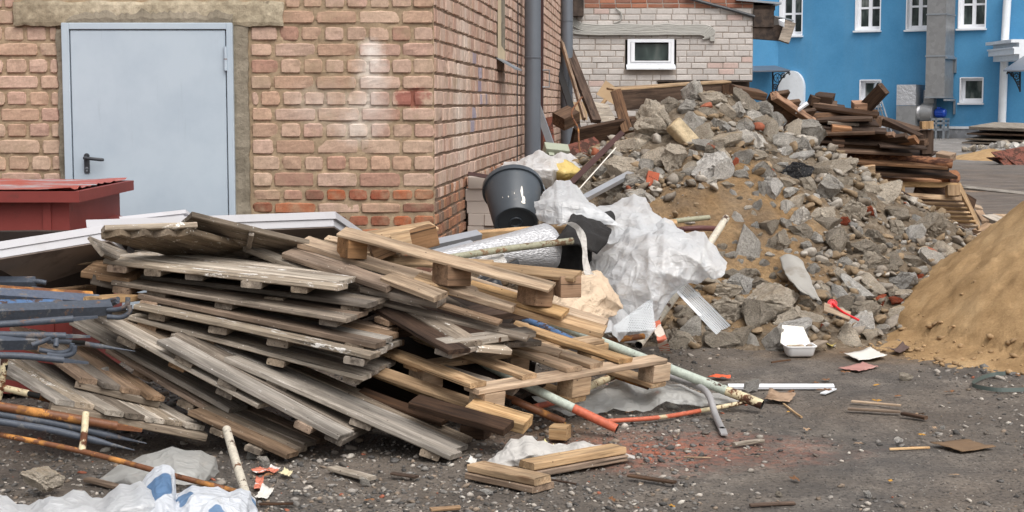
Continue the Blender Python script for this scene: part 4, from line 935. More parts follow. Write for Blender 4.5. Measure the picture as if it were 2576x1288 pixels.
# labels of the other chunks: colour, size, and the landmark they lie by
LM = [('the black asphalt lump', 2004, 428), ('the red brick with holes', 1638, 466), ('the smooth kerb stone', 1724, 357), ('the whitish pebbly chunk', 1804, 421), ('the tall grey slab', 1884, 603), ('the bent grey sheet', 2014, 703), ('the red whisk', 2092, 769),
      ('the foam tray', 2018, 886), ('the black beam', 2330, 540), ('the squarish block', 2102, 606), ('the pale concrete plank', 2151, 706), ('the sand pile', 2270, 760), ('the summit board', 1690, 235), ('the dark boards', 1500, 330), ('the white film', 1650, 560), ('the mesh strip', 1790, 800), ('the big timber stack', 2100, 370), ('the aluminium profile', 1520, 470)]
cw = {'g': 'grey', 'b': 'brown', 'l': 'pale', 'k': 'black', 'r': 'red'}; cnt = {}
for o, x, y, w_, h_, m in rocks:
    n_, lx, ly = min(LM, key=lambda l: math.hypot(x-l[1], (y-l[2])*1.2)); dx, dy = x-lx, y-ly; d_ = math.hypot(dx, dy)
    s_ = (w_*h_)**.5; size = 'huge' if s_ > 75 else 'big' if s_ > 50 else 'fist sized' if s_ > 28 else 'small'
    shp = 'flat' if w_ > 1.6*h_ else 'upright' if h_ > 1.1*w_ else 'blocky' if w_ > 1.25*h_ else 'rounded'
    rel = ('just ' if d_ < 55 else 'well ' if d_ > 120 else '')+(('right of' if dx > 0 else 'left of') if abs(dx) > 1.8*abs(dy) else ('below' if dy > 0 else 'above') if abs(dy) > 1.8*abs(dx) else ('lower right of' if dx > 0 else 'lower left of') if dy > 0 else ('upper right of' if dx > 0 else 'upper left of'))
    lab = f'{size} {shp} {cw[m]} concrete chunk {rel} {n_}'; cnt.setdefault(lab, []).append((x, o))
for lab, L in cnt.items():
    L.sort(key=lambda a: a[0])
    for i, (x, o) in enumerate(L):
        o['label'] = lab if len(L) == 1 else lab.replace('concrete chunk', 'concrete chunk, '+(['the left one', 'the right one'][i] if len(L) == 2 else ['leftmost', 'middle one', 'rightmost'][i] if len(L) == 3 else f'number {i+1} from left')+',')

# gravel: pebbles nobody could count, on the yard and on the heap
def pebbles(name, spots, cols, mat_, seed, sharp=False):
    rg_ = np.random.default_rng(seed); N = len(spots)
    bm = bmesh.new(); bmesh.ops.create_icosphere(bm, subdivisions=2 if sharp else 1, radius=1); bv = np.array([v_.co[:] for v_ in bm.verts]); bf = np.array([[v_.index for v_ in f_.verts] for f_ in bm.faces]); bm.free()
    nv = len(bv); sp_ = np.array(spots)            # x y z r
    vv = np.repeat(bv[None], N, 0)*(1+rg_.uniform(-.28, .28, (N, nv, 1)))
    vv *= np.stack([rg_.uniform(.8, 1.5, N), rg_.uniform(.7, 1.2, N), rg_.uniform(.4, .75, N)], -1)[:, None]
    if sharp:                         # broken, not rolled: cut each stone with random planes
        for _ in range(7):
            nl = rg_.normal(0, 1, (N, 1, 3)); nl /= np.linalg.norm(nl, axis=-1, keepdims=True); e_ = np.maximum(0, (vv*nl).sum(-1, keepdims=True)-rg_.uniform(.35, .75, (N, 1, 1))); vv = vv-nl*e_
    a = rg_.uniform(0, 6.28, N); ca, sa = np.cos(a)[:, None], np.sin(a)[:, None]
    x = vv[..., 0]*ca-vv[..., 1]*sa; y = vv[..., 0]*sa+vv[..., 1]*ca
    ti = rg_.uniform(-.4, .4, N)[:, None]; z = vv[..., 2]+x*ti
    P_ = np.stack([x, y, z], -1)*sp_[:, None, 3:4]+sp_[:, None, :3]
    F_ = (bf[None]+(np.arange(N)*nv)[:, None, None]).reshape(-1, 3)
    me = bpy.data.meshes.new(name); me.vertices.add(N*nv); me.vertices.foreach_set('co', P_.astype(np.float32).ravel())
    me.loops.add(len(F_)*3); me.loops.foreach_set('vertex_index', F_.astype(np.int32).ravel()); me.polygons.add(len(F_)); me.polygons.foreach_set('loop_start', np.arange(len(F_), dtype=np.int32)*3); me.polygons.foreach_set('loop_total', np.full(len(F_), 3, np.int32))
    at = me.color_attributes.new('Col', 'FLOAT_COLOR', 'POINT'); c_ = np.ones((N, nv, 4), np.float32); c_[..., :3] = np.array(cols)[:, None]; at.data.foreach_set('color', c_.ravel())
    me.update(calc_edges=True); me.validate(); return link(name, me, mat_)
t = NT('pebbles'); c = t.mix(1, t.attr(), t.ramp(t.noise(t.pos(), 60, 3, .7), [(.3, .75), (.65, 1.15)]), 'MULTIPLY'); PEB = t.pbr(c, .85, spec=.25)
rp_ = random.Random(9); spots = []; cols = []
PAL = [lc(104, 101, 98), lc(122, 118, 113), lc(86, 83, 80), lc(140, 134, 127), lc(98, 92, 86), lc(112, 104, 96), lc(74, 72, 70), lc(168, 160, 150), lc(128, 114, 100)]
def pebcol():
    r_ = rp_.random()
    if r_ < .012: return lc(150, 92, 72)
    if r_ < .028: return lc(180, 174, 164)
    return np.array(PAL[rp_.randrange(len(PAL))])*rp_.uniform(.75, 1.2)
while len(spots) < 15000:
    Y = 5.5+(rp_.random()**1.5)*8; x = rp_.uniform(-.36, .36)*Y
    dens = .55+.9*mnoise.noise(V(x*.9, Y*.9, 11))-(.35 if x > .12*Y else -.3)
    if rp_.random() > dens: continue
    if x < 0 and Y > 9.8: continue
    r_ = .004+.010*rp_.random()**3+(.008 if rp_.random() < .05 else 0)+(.012 if rp_.random() < .006 else 0)
    spots.append((x, Y, ground_h(x, Y)+r_*.25, r_)); cols.append(pebcol())
o = pebbles('gravel', spots, cols, PEB, 1); tag(o, 'loose grey gravel and pebbles strewn over the dark yard', 'gravel', kind='stuff')
spots = []; cols = []
while len(spots) < 5600:
    x = rp_.uniform(-.2, 4.6); y = rp_.uniform(9.3, 15.5); h_ = mound_h(x, y)
    if h_ < -.02: continue
    g_ = mnoise.noise(V(x*1.4, y*1.4, 6)); sandy = max(0, 1-math.hypot((x-1.35)/.75, (y-10.9)/.75))
    if rp_.random() > .55+g_-1.2*sandy: continue
    r_ = .007+.055*rp_.random()**2.8
    spots.append((x, y, h_+r_*.3+.01, r_)); k = rp_.random(); cols.append(np.array([lc(150, 142, 131), lc(136, 127, 116), lc(122, 112, 99), lc(166, 159, 149)][rp_.randrange(4)])*rp_.uniform(.7, 1.15) if k < .6 else np.array(lc(140, 121, 97))*rp_.uniform(.7, 1.1) if k < .985 else np.array(lc(150, 90, 68)))
o = pebbles('rubble_gravel', spots, cols, PEB, 2, True); tag(o, 'small stones and crumbled concrete strewn over the soil heap', 'crumbled rubble', kind='stuff')
spots = []; cols = []
while len(spots) < 700:
    a = rp_.uniform(2.2, 5.6); d_ = SR*(rp_.uniform(.9, 1.1) if rp_.random() < .85 else rp_.uniform(.3, 1.0)); x = SCX+d_*math.cos(a); y = SCY+d_*math.sin(a)
    h_ = max(0, sand_h(x, y)); r_ = .006+.024*rp_.random()**3
    spots.append((x, y, h_+r_*.3, r_)); cols.append(np.array(lc(162, 134, 100))*rp_.uniform(.75, 1.05))
o = pebbles('sand_clods', spots, cols, PEB, 3); tag(o, 'small crumbly clods of sand rolled down the sand pile', 'sand clods', kind='stuff')
# ================================================================ timber
rt = random.Random(31)
def plank_mesh(L, w_, t_, seed, wane=0.0, bend=0.0, rag=.006):
    n = max(6, int(L/.05)); bv = min(.004, t_*.2, w_*.2); v = []; f = []
    sec = [(-w_/2+bv, -t_/2), (w_/2-bv, -t_/2), (w_/2, -t_/2+bv), (w_/2, t_/2-bv), (w_/2-bv, t_/2), (0, t_/2), (-w_/2+bv, t_/2), (-w_/2, t_/2-bv), (-w_/2, -t_/2+bv)]
    k = len(sec)
    for i in range(n+1):
        x = L*i/n; bz = bend*4*(i/n)*(1-i/n)
        wy0 = .004*mnoise.noise(V(x*3, seed, 1)); e = .5*wane*(mnoise.noise(V(x*4, seed, 9))+.3)
        for j, (y, z) in enumerate(sec):
            xx = x; s_ = 1 if y > 0 else -1
            if i in (0, n): xx += (1 if i == 0 else -1)*(abs(rag*mnoise.noise(V(y*30, z*30, seed+i)))+rag*.3)
            yy = y+wy0+.0022*mnoise.noise(V(x*11, y*30, seed+3))
            if wane and s_ > 0: yy -= max(0, e)*(1 if z > 0 else .4)
            zz = z+bz+.0015*mnoise.noise(V(x*9, y*25, seed+6))+(.0012*mnoise.noise(V(x*3, y*80, seed)) if j == 5 else 0)
            v.append((xx, yy, zz))
    for i in range(n):
        for j in range(k): f.append([i*k+j, i*k+(j+1) % k, (i+1)*k+(j+1) % k, (i+1)*k+j][::-1])
    f.append(list(range(k))); f.append([n*k+j for j in range(k)][::-1])
    return mesh('plank', v, f)
def put(o, M, parent=None):
    if parent is None: o.matrix_world = M
    else: o.parent = parent; o.matrix_local = Matrix.Translation(-parent.location) @ M
    return o
def plank(name, p0, p1, up, w_, t_, mat_, parent=None, wane=0.0, bend=0.0, rag=.006):
    d = p1-p0; o = link(name, plank_mesh(d.length, w_, t_, rt.uniform(0, 90), wane, bend, rag), mat_)
    return put(o, Matrix.Translation(p0) @ frame(d, up), parent)
def shield(A, B, N, n, t_, mats, label, cross=(.12, .5, .88), ch=.038, cw_=.09, cmat=None, group='formwork shields of nailed boards', name='board_shield', over=.02, top=False, jag=.02, cat='timber panel', side=-1, wane=.0):
    """boards laid side by side from the edge A-B across N, nailed to battens under (or over) them"""
    e = empty(name, (A+B)/2+N*.5, label, cat, group); e.location.z = 0 if min(A.z, B.z) < .3 else min(A.z, B.z)-.1
    t_ *= .82; ch *= .85
    X = (B-A).normalized(); up = X.cross(N).normalized()
    if up.z < 0: up = -up
    w_ = N.length/n; nd = N.normalized()
    for i in range(n):
        off = nd*(w_*(i+.5)+rt.uniform(-.003, .003)); dz = up*(rt.uniform(-.003, .003)-t_/2)
        plank('plank', A+off+dz+X*rt.uniform(-jag, jag), B+off+dz+X*rt.uniform(-jag, jag), up, w_-rt.uniform(.002, .008), t_*rt.uniform(.92, 1.06), mats[i % len(mats)], e, wane=wane*(i == 0), bend=rt.uniform(-.004, .004))
    for c_ in cross:
        q = A+X*((B-A).length*(c_+rt.uniform(-.02, .02)))+up*((ch/2+.001) if top else -(t_+ch/2+.001))
        cross_x = nd
        plank('batten', q-nd*(over+rt.uniform(-.06, .0)), q+N+nd*rt.uniform(.0, .05), up, cw_*rt.uniform(.8, 1.1), ch, cmat or (GREYD if rt.random() < .75 else BROWN), e)
    return e
G_ = GREYW; D_ = GREYD; P_ = PLASTW; B_ = BROWN
# the neat stack, top to bottom
shield(W(267, 650, 7.35), W(853, 718, 7.05), V(.05, .55, 0), 4, .030, [P_, G_, P_, G_], 'topmost flat grey timber shield of the stack with white plaster splashes', cross=(.04, .22, .40, .62, .83), ch=.036)
shield(W(337, 689, 7.5), W(933, 766, 7.15), V(.05, .52, 0), 4, .028, [D_, D_, G_], 'dark timber shield second from the top of the stack', cross=(.05, .35, .62, .9), ch=.03)
shield(W(279, 706, 7.36), W(870, 801, 7.0), V(.12, .5, .01), 4, .026, [D_, B_, D_], 'greyish brown timber shield third from the top with a broken right corner', cross=(.06, .2, .5, .93), ch=.036)
shield(W(354, 739, 7.3), W(949, 863, 6.95), V(.06, .5, .0), 4, .030, [B_, G_, B_], 'brown edged timber shield in the middle of the stack', cross=(.06, .32, .6, .93), ch=.032)
shield(W(335, 766, 7.2), W(942, 896, 6.85), V(.07, .5, .0), 4, .030, [P_, G_, P_], 'timber shield with a whitish speckled front edge in the lower stack', cross=(.08, .36, .62, .94), ch=.036)
shield(W(323, 794, 7.25), W(920, 948, 6.95), V(.08, .48, .0), 4, .028, [G_, D_, G_], 'warped grey timber shield lowest in the level stack', cross=(.06, .33, .64, .95), ch=.034, wane=.05)
# shields slid down to the ground
shield(W(566, 898, 7.0), W(1140, 1147, 6.60), V(.05, .44, -.0), 3, .028, [G_, G_, D_], 'long grey timber shield of three boards sloping down to the gravel', cross=(.03, .22, .62, .93), ch=.036, wane=.06)
shield(W(390, 850, 6.96), W(855, 1097, 6.62), V(.12, .42, .0), 3, .028, [G_, D_, G_], 'grey timber shield lying under the long sloping one', cross=(.15, .4, .82, .97), ch=.036)
shield(W(179, 806, 7.4), W(590, 1034, 6.95), V(.12, .4, .0), 3, .030, [G_, G_, D_], 'pale edged timber shield in the middle of the sliding pile', cross=(.2, .45, .72, .95), ch=.036)
shield(W(236, 797, 7.15), W(648, 1016, 6.78), V(.12, .4, .0), 3, .028, [G_, D_], 'grey timber shield with a tuft of straw on its edge', cross=(.2, .5, .8), ch=.034)
shield(W(273, 882, 7.25), W(560, 1052, 6.95), V(.12, .38, .0), 3, .026, [B_, D_], 'brown timber shield peeping out under the pale edged one', cross=(.3, .7), ch=.034)
shield(W(478, 1036, 6.86), W(716, 1142, 6.62), V(.14, .36, .0), 4, .028, [B_, D_, D_], 'dark brown timber shield at the very bottom with blackened board ends', cross=(.3, .7), ch=.03)
shield(W(20, 812, 7.6), W(199, 946, 6.92), W(417, 1000, 7.0)-W(199, 946, 6.92), 4, .030, [B_, D_, B_], 'brownish four board shield lying flat with a plaster crumb on it', cross=(.3, .94), ch=.036)
shield(W(-60, 880, 7.25), W(136, 1002, 6.58), W(530, 1080, 6.85)-W(136, 1002, 6.58), 7, .028, [G_, P_, G_, D_], 'wide weathered shield of seven boards at the lower left', cross=(.3, .95), ch=.04, jag=.035)
# tilted shields on top of the stack, undersides showing
shield(W(250, 583, 7.15), W(560, 662, 8.2), W(480, 575, 7.35)-W(250, 583, 7.15), 4, .036, [PLASTD], 'plaster crusted shield tilted on top with its underside showing', cross=(.03, ), ch=.03, cmat=P_, top=True, over=.03, jag=.01)
shield(W(466, 527, 7.45), W(766, 600, 7.7), V(-.10, .42, -.20), 3, .034, [PLASTD], 'heavy plaster stained shield leaning uppermost in front of the white panel', cross=(.55,), ch=.02, cw_=.03, cmat=D_, jag=.01)
LB = 'loose boards on the timber pile'
def loose(x0, y0, Y0, x1, y1, Y1, w_, t_, m, label, up=V(0, -.25, 1), name='loose_board', group=LB, **k):
    a, b_ = W(x0, y0, Y0), W(x1, y1, Y1); o = plank(name, a, b_, up, w_, t_, m, **k); return tag(o, label, 'board', group)
loose(222, 676, 7.5, 345, 696, 7.45, .16, .032, B_, 'short brown board end sticking out left of the stack top')
loose(228, 694, 7.45, 300, 712, 7.5, .1, .05, D_, 'dark block end below the short brown board at the left of the stack')
loose(240, 620, 7.2, 330, 655, 7.7, .11, .02, P_, 'narrow plaster stained slat poking out under the tilted shield', up=V(.2, -.8, .4))
loose(120, 742, 7.2, 232, 729, 7.7, .05, .05, B_, 'round brown timber end in front of the red container')
loose(232, 756, 7.0, 360, 745, 7.5, .09, .03, FRESHB, 'yellowish board end between the posts and the stack')
# ---------------------------------------------------------------- boards sliding down to the right of the stack
loose(762, 608, 7.75, 1300, 772, 7.35, .11, .030, FRESHB, 'long yellow board with strips of bark running from the stack to the right', wane=.06)
loose(1045, 700, 7.5, 1522, 836, 7.30, .10, .032, FRESH, 'long clean pine board ending in the middle by the white pipe')
loose(1090, 682, 7.7, 1526, 818, 7.50, .09, .030, FRESHB, 'second long pine board right behind the clean one')
loose(728, 634, 7.7, 992, 720, 7.4, .12, .030, B_, 'dark brown bark edged board under the long yellow board', wane=.08)
loose(916, 720, 7.5, 1112, 760, 7.35, .10, .034, D_, 'dark square edged board below the pine boards')
loose(974, 697, 7.45, 1110, 748, 7.25, .1, .028, FRESHB, 'short yellow board with split end in the middle of the pile')
loose(560, 648, 7.9, 900, 730, 7.6, .2, .03, D_, 'wide dark board behind the right end of the stack')
loose(1048, 834, 7.3, 1300, 826, 7.6, .09, .026, B_, 'reddish grey board lying level across the dark shield')
loose(1106, 866, 7.1, 1334, 834, 7.45, .085, .030, GREYW, 'pale grey board lying across the dark shield in front of the reddish one')
loose(1190, 872, 7.2, 1278, 880, 7.3, .08, .028, P_, 'short board stub crusted with plaster beside the pale grey board')
loose(1262, 864, 7.35, 1346, 860, 7.6, .08, .028, D_, 'short dark board stub on the fresh pallet')
loose(935, 690, 8.1, 1300, 800, 7.9, .35, .03, SHADEB, 'wide board coloured dark for the shade deep under the pine boards')
loose(930, 800, 7.9, 1330, 990, 7.4, .3, .03, SHADEB, 'broad board coloured dark for the shade under the fresh pallet')  # both broad boards are coloured dark in place of the shade there
shield(W(932, 768, 7.5), W(1130, 882, 6.98), W(1290, 832, 7.4)-W(1130, 882, 6.98), 4, .028, [DARKB, PLASTD], 'dark wet shield with black planks lying askew on the pallets', cross=(.2, .9), ch=.03)
shield(W(880, 862, 7.75), W(1260, 1010, 7.45), V(.06, .16, -.42), 4, .03, [SHADEB], 'dark shield put in for the shade of the gap between stack and fresh pallet', cross=(), cat='timber panel')  # dark boards added to fill the gap, their colour standing for its shade
shield(W(900, 770, 8.0), W(1340, 860, 7.9), V(.06, .2, -.42), 4, .03, [SHADEB], 'dark shield put in for the shade under the pine boards', cross=(), cat='timber panel')  # another dark filler; the shade under the boards is in its colour
loose(945, 830, 7.5, 1330, 775, 8.0, .16, .05, DARKB, 'thick dark beam behind the askew dark shield')
loose(945, 878, 7.2, 1000, 860, 7.5, .07, .03, B_, 'grey board end under the askew dark shield')
loose(1040, 1010, 6.95, 1282, 1078, 6.75, .10, .035, DARKB, 'old dark board with a red painted end on the ground under the pallet')
loose(1180, 1024, 6.95, 1330, 1068, 6.85, .11, .05, FRESHB, 'yellow timber offcut lying under the near corner of the pallet')
for k, (x0, y0, Y0, x1, y1, Y1, w_, t_, m_, lab) in enumerate([(790, 640, 7.9, 1180, 740, 7.6, .05, .02, GREYW, 'thin grey lath under the long yellow board'), (850, 690, 7.6, 1260, 812, 7.3, .05, .018, BROWN, 'thin brown lath crossing the dark board end'), (960, 760, 7.5, 1330, 852, 7.3, .05, .02, GREYD, 'thin damp lath under the two short level boards'), (1010, 900, 7.4, 1300, 985, 7.2, .08, .02, GREYD, 'dark slat inside the fresh pallet'), (1060, 805, 7.8, 1410, 892, 7.6, .07, .02, FRESHB, 'thin yellow slat behind the pallet deck'), (940, 930, 7.3, 1200, 1020, 7.1, .08, .022, FRESHB, 'lower yellow slat in the dark gap beside the stack'), (1120, 790, 7.7, 1300, 838, 7.6, .04, .015, BROWN, 'narrow brown stick above the level boards'), (620, 622, 7.8, 800, 690, 7.6, .06, .03, GREYW, 'grey slat between the tilted shields and the yellow board'), (905, 985, 7.2, 1120, 1062, 7.0, .07, .02, DARKB, 'dark wet slat in the gap beside the longest sloping shield'), (820, 600, 8.0, 1010, 640, 7.9, .06, .02, FRESHB, 'short light slat behind the broken pallet')]):
    loose(x0, y0, Y0, x1, y1, Y1, w_, t_, m_, lab)
# ---------------------------------------------------------------- pallets
def pallet(O, ex, ey, label, mats, deck=(.04, .30, .54, .80), dw=.1, t_=.024, bh=.09, name='wooden_pallet', bot=True, rear=True, bmat=None):
    """O = near corner (top), ex along the front stringer, ey along the deck boards"""
    e = empty(name, O+(ex+ey)*.5, label, 'pallet', 'pallets'); e.location.z = max(0, O.z-.2)
    up = ex.cross(ey).normalized(); up = up if up.z > 0 else -up; xe, ye = ex.normalized(), ey.normalized(); sw = .1
    for k, fr_ in enumerate(deck):
        a = O+ex*fr_-up*(t_/2)+ye*.03; plank('deck_board', a, a+ey*rt.uniform(.98, 1.0), up, dw*rt.uniform(.9, 1.05), t_, mats[k % len(mats)], e)
    for k, fr_ in enumerate((0, .5, 1) if rear else (0,)):
        a = O+ye*(sw/2+(ey.length-sw)*fr_)-up*(t_*1.5+.001); plank('stringer', a, a+ex, up, sw, t_, mats[0], e)
        for g_ in (.03, .47, .92):
            q = a+xe*(ex.length*g_)-up*(t_/2+bh/2+.001); plank('block', q, q+xe*.13, up, sw, bh, bmat or mats[0], e)
    if bot:
        for g_ in (.07, .51, .96):
            a = O+ex*g_-up*(t_*2.5+bh+.004)+ye*.0; plank('runner', a, a+ey, up, .11, t_, mats[0], e)
    return e
O = W(1205, 968, 6.93); ex = W(1690, 889, 7.8)-O; ex = ex.normalized()*1.25; ey = V(-.56, .60, .10)
pallet(O, ex, ey.normalized()*.95, 'fresh yellow wooden pallet lying tilted in front on the pipes', [FRESH], deck=(.02, .27, .50, .62, .78))
# the broken pallet resting on top: thin boards over pressed chipboard blocks
bp = empty('broken_pallet', W(1180, 690, 7.4), 'broken pallet of thin boards on brown chipboard blocks atop the pile', 'pallet', 'pallets')
def bpl(name, x0, y0, Y0, x1, y1, Y1, w_, t_, m, up=V(0, -.3, 1), par=bp, **k):
    return plank(name, W(x0, y0, Y0), W(x1, y1, Y1), up, w_, t_, m, par, **k)
bpl('deck_board', 858, 582, 7.6, 1390, 724, 7.25, .10, .016, FRESHB); bpl('deck_board', 1180, 668, 7.6, 1455, 695, 7.35, .10, .022, FRESHB); bpl('deck_board', 1176, 718, 7.5, 1424, 790, 7.3, .10, .022, FRESHB)
bpl('deck_board', 905, 650, 7.9, 1240, 668, 7.8, .10, .022, FRESHB)
def cblock(x, y, Y, w_, h_, roll, par, d_=.14, yaw=.5, tilt=0.0):
    o = MB().box((-w_/2, -d_/2, -h_/2), (w_/2, d_/2, h_/2)).build('block', CHIP); bevel(o, .005, 2)
    return put(o, Matrix.Translation(W(x, y, Y)) @ Matrix.Rotation(yaw, 4, 'Z') @ Matrix.Rotation(roll, 4, 'Y') @ Matrix.Rotation(tilt, 4, 'X'), par)
cblock(886, 621, 7.62, .10, .105, .08, bp); cblock(1136, 690, 7.45, .13, .10, .06, bp, yaw=.6); cblock(1346, 742, 7.35, .10, .095, .12, bp, yaw=.7); cblock(1426, 718, 7.40, .10, .10, .0, bp, yaw=.25)
pb = empty('pallet_fragment', W(1010, 605, 7.9), 'pallet fragment of two chipboard blocks on a short board beside the brick corner', 'pallet', 'pallets'); 
cblock(958, 622, 7.85, .11, .10, -.35, pb, yaw=.2); cblock(1052, 600, 7.85, .17, .10, -.22, pb, yaw=.3)
bpl('deck_board', 925, 596, 7.75, 1092, 568, 7.95, .10, .018, FRESHB, par=pb, up=V(-.3, -.6, 1)); bpl('deck_board', 985, 610, 7.72, 1035, 600, 7.74, .09, .016, FRESHB, par=pb, up=V(0, -1, .2))
loose(1194, 592, 9.9, 1440, 574, 9.9, .05, .05, FRESH, 'light squared timber under the black bucket', group=None)
# two moulded planks and offcuts on the gravel
def zbit(x0, y0, x1, y1, w_, t_, m, label, z=None, name='loose_board', group=None, cat='board', up=V(0, 0, 1)):
    z = z if z is not None else t_/2+.004; a, b_ = G(x0, y0, z), G(x1, y1, z); o = plank(name, a, b_, up, w_, t_, m); return tag(o, label, cat, group)
def twostep(x0, y0, x1, y1, label):
    z = .045; a, b_ = G(x0, y0, z), G(x1, y1, z); e = empty('moulded_plank', (a+b_)/2, label, 'plank', None); e.location.z = 0
    plank('upper_step', a, b_, V(0, 0, 1), .105, .030, FRESHB, e, wane=.03); plank('lower_step', a-V(0, -.006, .031), b_-V(0, -.006, .031), V(0, 0, 1), .13, .026, BROWN, e)
twostep(1196, 1172, 1368, 1208, 'short rebated plank lying nearest the camera on the gravel')
twostep(1322, 1170, 1556, 1128, 'split rebated plank lying on white film on the gravel')
loose(835, 1180, 0, 938, 1207, 0, .0, .0, G_, '') if False else zbit(835, 1177, 936, 1204, .05, .016, G_, 'weathered splintered slat on the gravel below the stack', name='wood_splinter', cat='wood scrap')
zbit(1386, 1085, 1432, 1088, .09, .06, FRESHB, 'small squared wooden block with a rebate on the gravel', name='wood_block', cat='wood block')
zbit(1166, 1082, 1228, 1086, .1, .06, DARKB, 'dark split wooden block by the stack foot', name='wood_block', cat='wood block')
# ================================================================ red container, white panels, posts and pipes
RED = (lambda t: (lambda v: t.pbr(t.mix(t.ramp(t.noise(v, 9, 6, .7), [(.62, 0), (.7, .8)]), t.mix(t.ramp(t.noise(v, 2.2, 5, .6), [(.35, 0), (.7, 1)]), C(116, 50, 46), C(132, 60, 54)), C(96, 52, 46)), .6, t.bump(t.noise(v, 60, 4), .15, .004), spec=.3))(t.pos()))(NT('dull red paint'))
t = NT('worn red lid'); p = t.pos(); n = t.noise(t.map(p, (.8, 4, 4)), 3.4, 7, .72)
c = t.mix(t.ramp(n, [(.52, 0), (.58, 1)]), C(160, 78, 68), C(160, 162, 166)); c = t.mix(t.ramp(t.noise(p, 12, 5, .7), [(.63, 0), (.7, .9)]), c, C(112, 66, 50))
LID = t.pbr(c, .5, t.bump(n, .3, .006), spec=.4)
DK = paint('dark hollow', C(20, 19, 18), .9)
bx = empty('red_container', V(-3.1, 8.6, 0), 'red painted steel container with a peeling lid in front of the door', 'container')
zt = 1.065; xr_ = -2.235; y0_, y1_ = 8.03, 9.2
m = MB(); m.box((-4.2, y0_+.07, .03), (xr_, y1_-.05, zt-.03)); part(m.build('body', RED), bx)
m = MB()
for yy in (y0_+.07,):
    m.box((xr_-.13, yy-.012, .03), (xr_-.09, yy, zt-.06))
part(m.build('corner_rib', RED), bx)
m = MB(); m.box((-4.2, y0_, zt-.055), (xr_+.07, y0_+.03, zt)); m.box((xr_+.04, y0_+.03, zt-.055), (xr_+.07, y1_, zt)); m.box((-4.2, y1_-.03, zt-.055), (xr_+.04, y1_, zt)); part(m.build('lid_frame', RED), bx)
nx_, ny_ = 60, 24; v = []; f = []
for j in range(ny_+1):
    for i in range(nx_+1):
        x = -4.2+(xr_+.03+4.2)*i/nx_; y = y0_+.02+(y1_-y0_-.03)*j/ny_; e = max(0, (i-nx_+5)/5)
        v.append((x+.02*e*mnoise.noise(V(y*9, 2, 2)), y, zt+.008+.006*mnoise.noise(V(x*6, y*6, 2))+e*.028*max(0, mnoise.noise(V(y*13, 3, 1)))))
f = [[j*(nx_+1)+i, j*(nx_+1)+i+1, (j+1)*(nx_+1)+i+1, (j+1)*(nx_+1)+i] for j in range(ny_) for i in range(nx_)]
part(link('lid', mesh('lid', v, f, True), LID), bx)
m = MB().add([V(xr_, 8.22, .85), V(xr_, 9.05, .88), V(xr_+.12, 9.05, .85), V(xr_+.12, 8.25, .815), V(xr_, 8.22, .84), V(xr_, 9.05, .87), V(xr_+.12, 9.05, .845), V(xr_+.12, 8.25, .81)], [[3, 2, 1, 0], [4, 5, 6, 7], [0, 1, 5, 4], [1, 2, 6, 5], [2, 3, 7, 6], [3, 0, 4, 7]]); part(m.build('shelf_flap', RED), bx)
m = MB().box((-2.78, y0_-.008, zt-.075), (-2.62, y0_-.001, zt+.012)); part(m.build('hasp', RUSTY), bx)

t = NT('white insulation panel'); p = t.pos(); c = t.mix(t.ramp(t.noise(p, 5, 5, .7), [(.55, 0), (.7, .35)]), C(184, 183, 186), C(160, 156, 154)); WPAN = t.pbr(c, .7, t.bump(t.noise(p, 120, 3), .2, .003), spec=.2)
GPAN = paint('grey panel face', C(128, 116, 108), .8, .18, 3, .1, dirt=C(84, 74, 68), dsc=2.6, damt=.55)
def panel(A, B, N, t_, label, name='insulation_panel', mats=(WPAN, GPAN), lip=.03, group='white edged panels'):
    X = (B-A).normalized(); up = X.cross(N).normalized(); up = up if up.z > 0 else -up; nd = N.normalized()
    m = MB(); 
    def sl(a0, a1, u0, u1, n0, n1, mi): 
        q = [A+X*s*1+nd*n_+up*u_ for u_ in (u0, u1) for s, n_ in ((a0, n0), (a1, n0), (a1, n1), (a0, n1))]; m.add(q, [[3, 2, 1, 0], [4, 5, 6, 7], [0, 1, 5, 4], [1, 2, 6, 5], [2, 3, 7, 6], [3, 0, 4, 7]], mi)
    L = (B-A).length; sl(0, L, -t_*.5, 0, 0, N.length, 0); sl(.0, L-.02, -t_, -t_*.5-.0005, .012, N.length-.02, 0); sl(.004, L-.024, -t_-.006, -t_-.0005, .018, N.length-.03, 1)
    e = empty(name, (A+B)/2+N*.5, label, 'panel', group); part(m.build('core', list(mats)), e); return e
panel(W(216, 553, 7.55), W(843, 532, 8.2), V(.10, .62, -.16), .075, 'long white edged insulation panel leaning behind the timber stack')
panel(W(-60, 617, 7.0), W(264, 566, 7.55), V(.05, .75, -.24), .075, 'white edged panel on the far left tilted against the red container')
panel(W(300, 545, 7.9), W(466, 527, 8.1), V(.05, .4, -.12), .04, 'short white panel strip lying on the long white panel')
tag(plank('loose_board', W(-40, 677, 7.25), W(300, 656, 7.75), V(.0, -.3, 1), .02, .012, FRESHB), 'thin tan lath below the white panel on the far left', 'board', None)
tag(plank('loose_board', W(-40, 700, 7.35), W(300, 690, 7.85), V(.0, -.95, -.3), .5, .012, paint('shaded panel underside', C(52, 42, 37), .8, .2, 5, .2)), 'sheet coloured dark for the shaded underside behind the metal posts', 'board', None)  # dark sheet stands for the shaded underside below the white panel

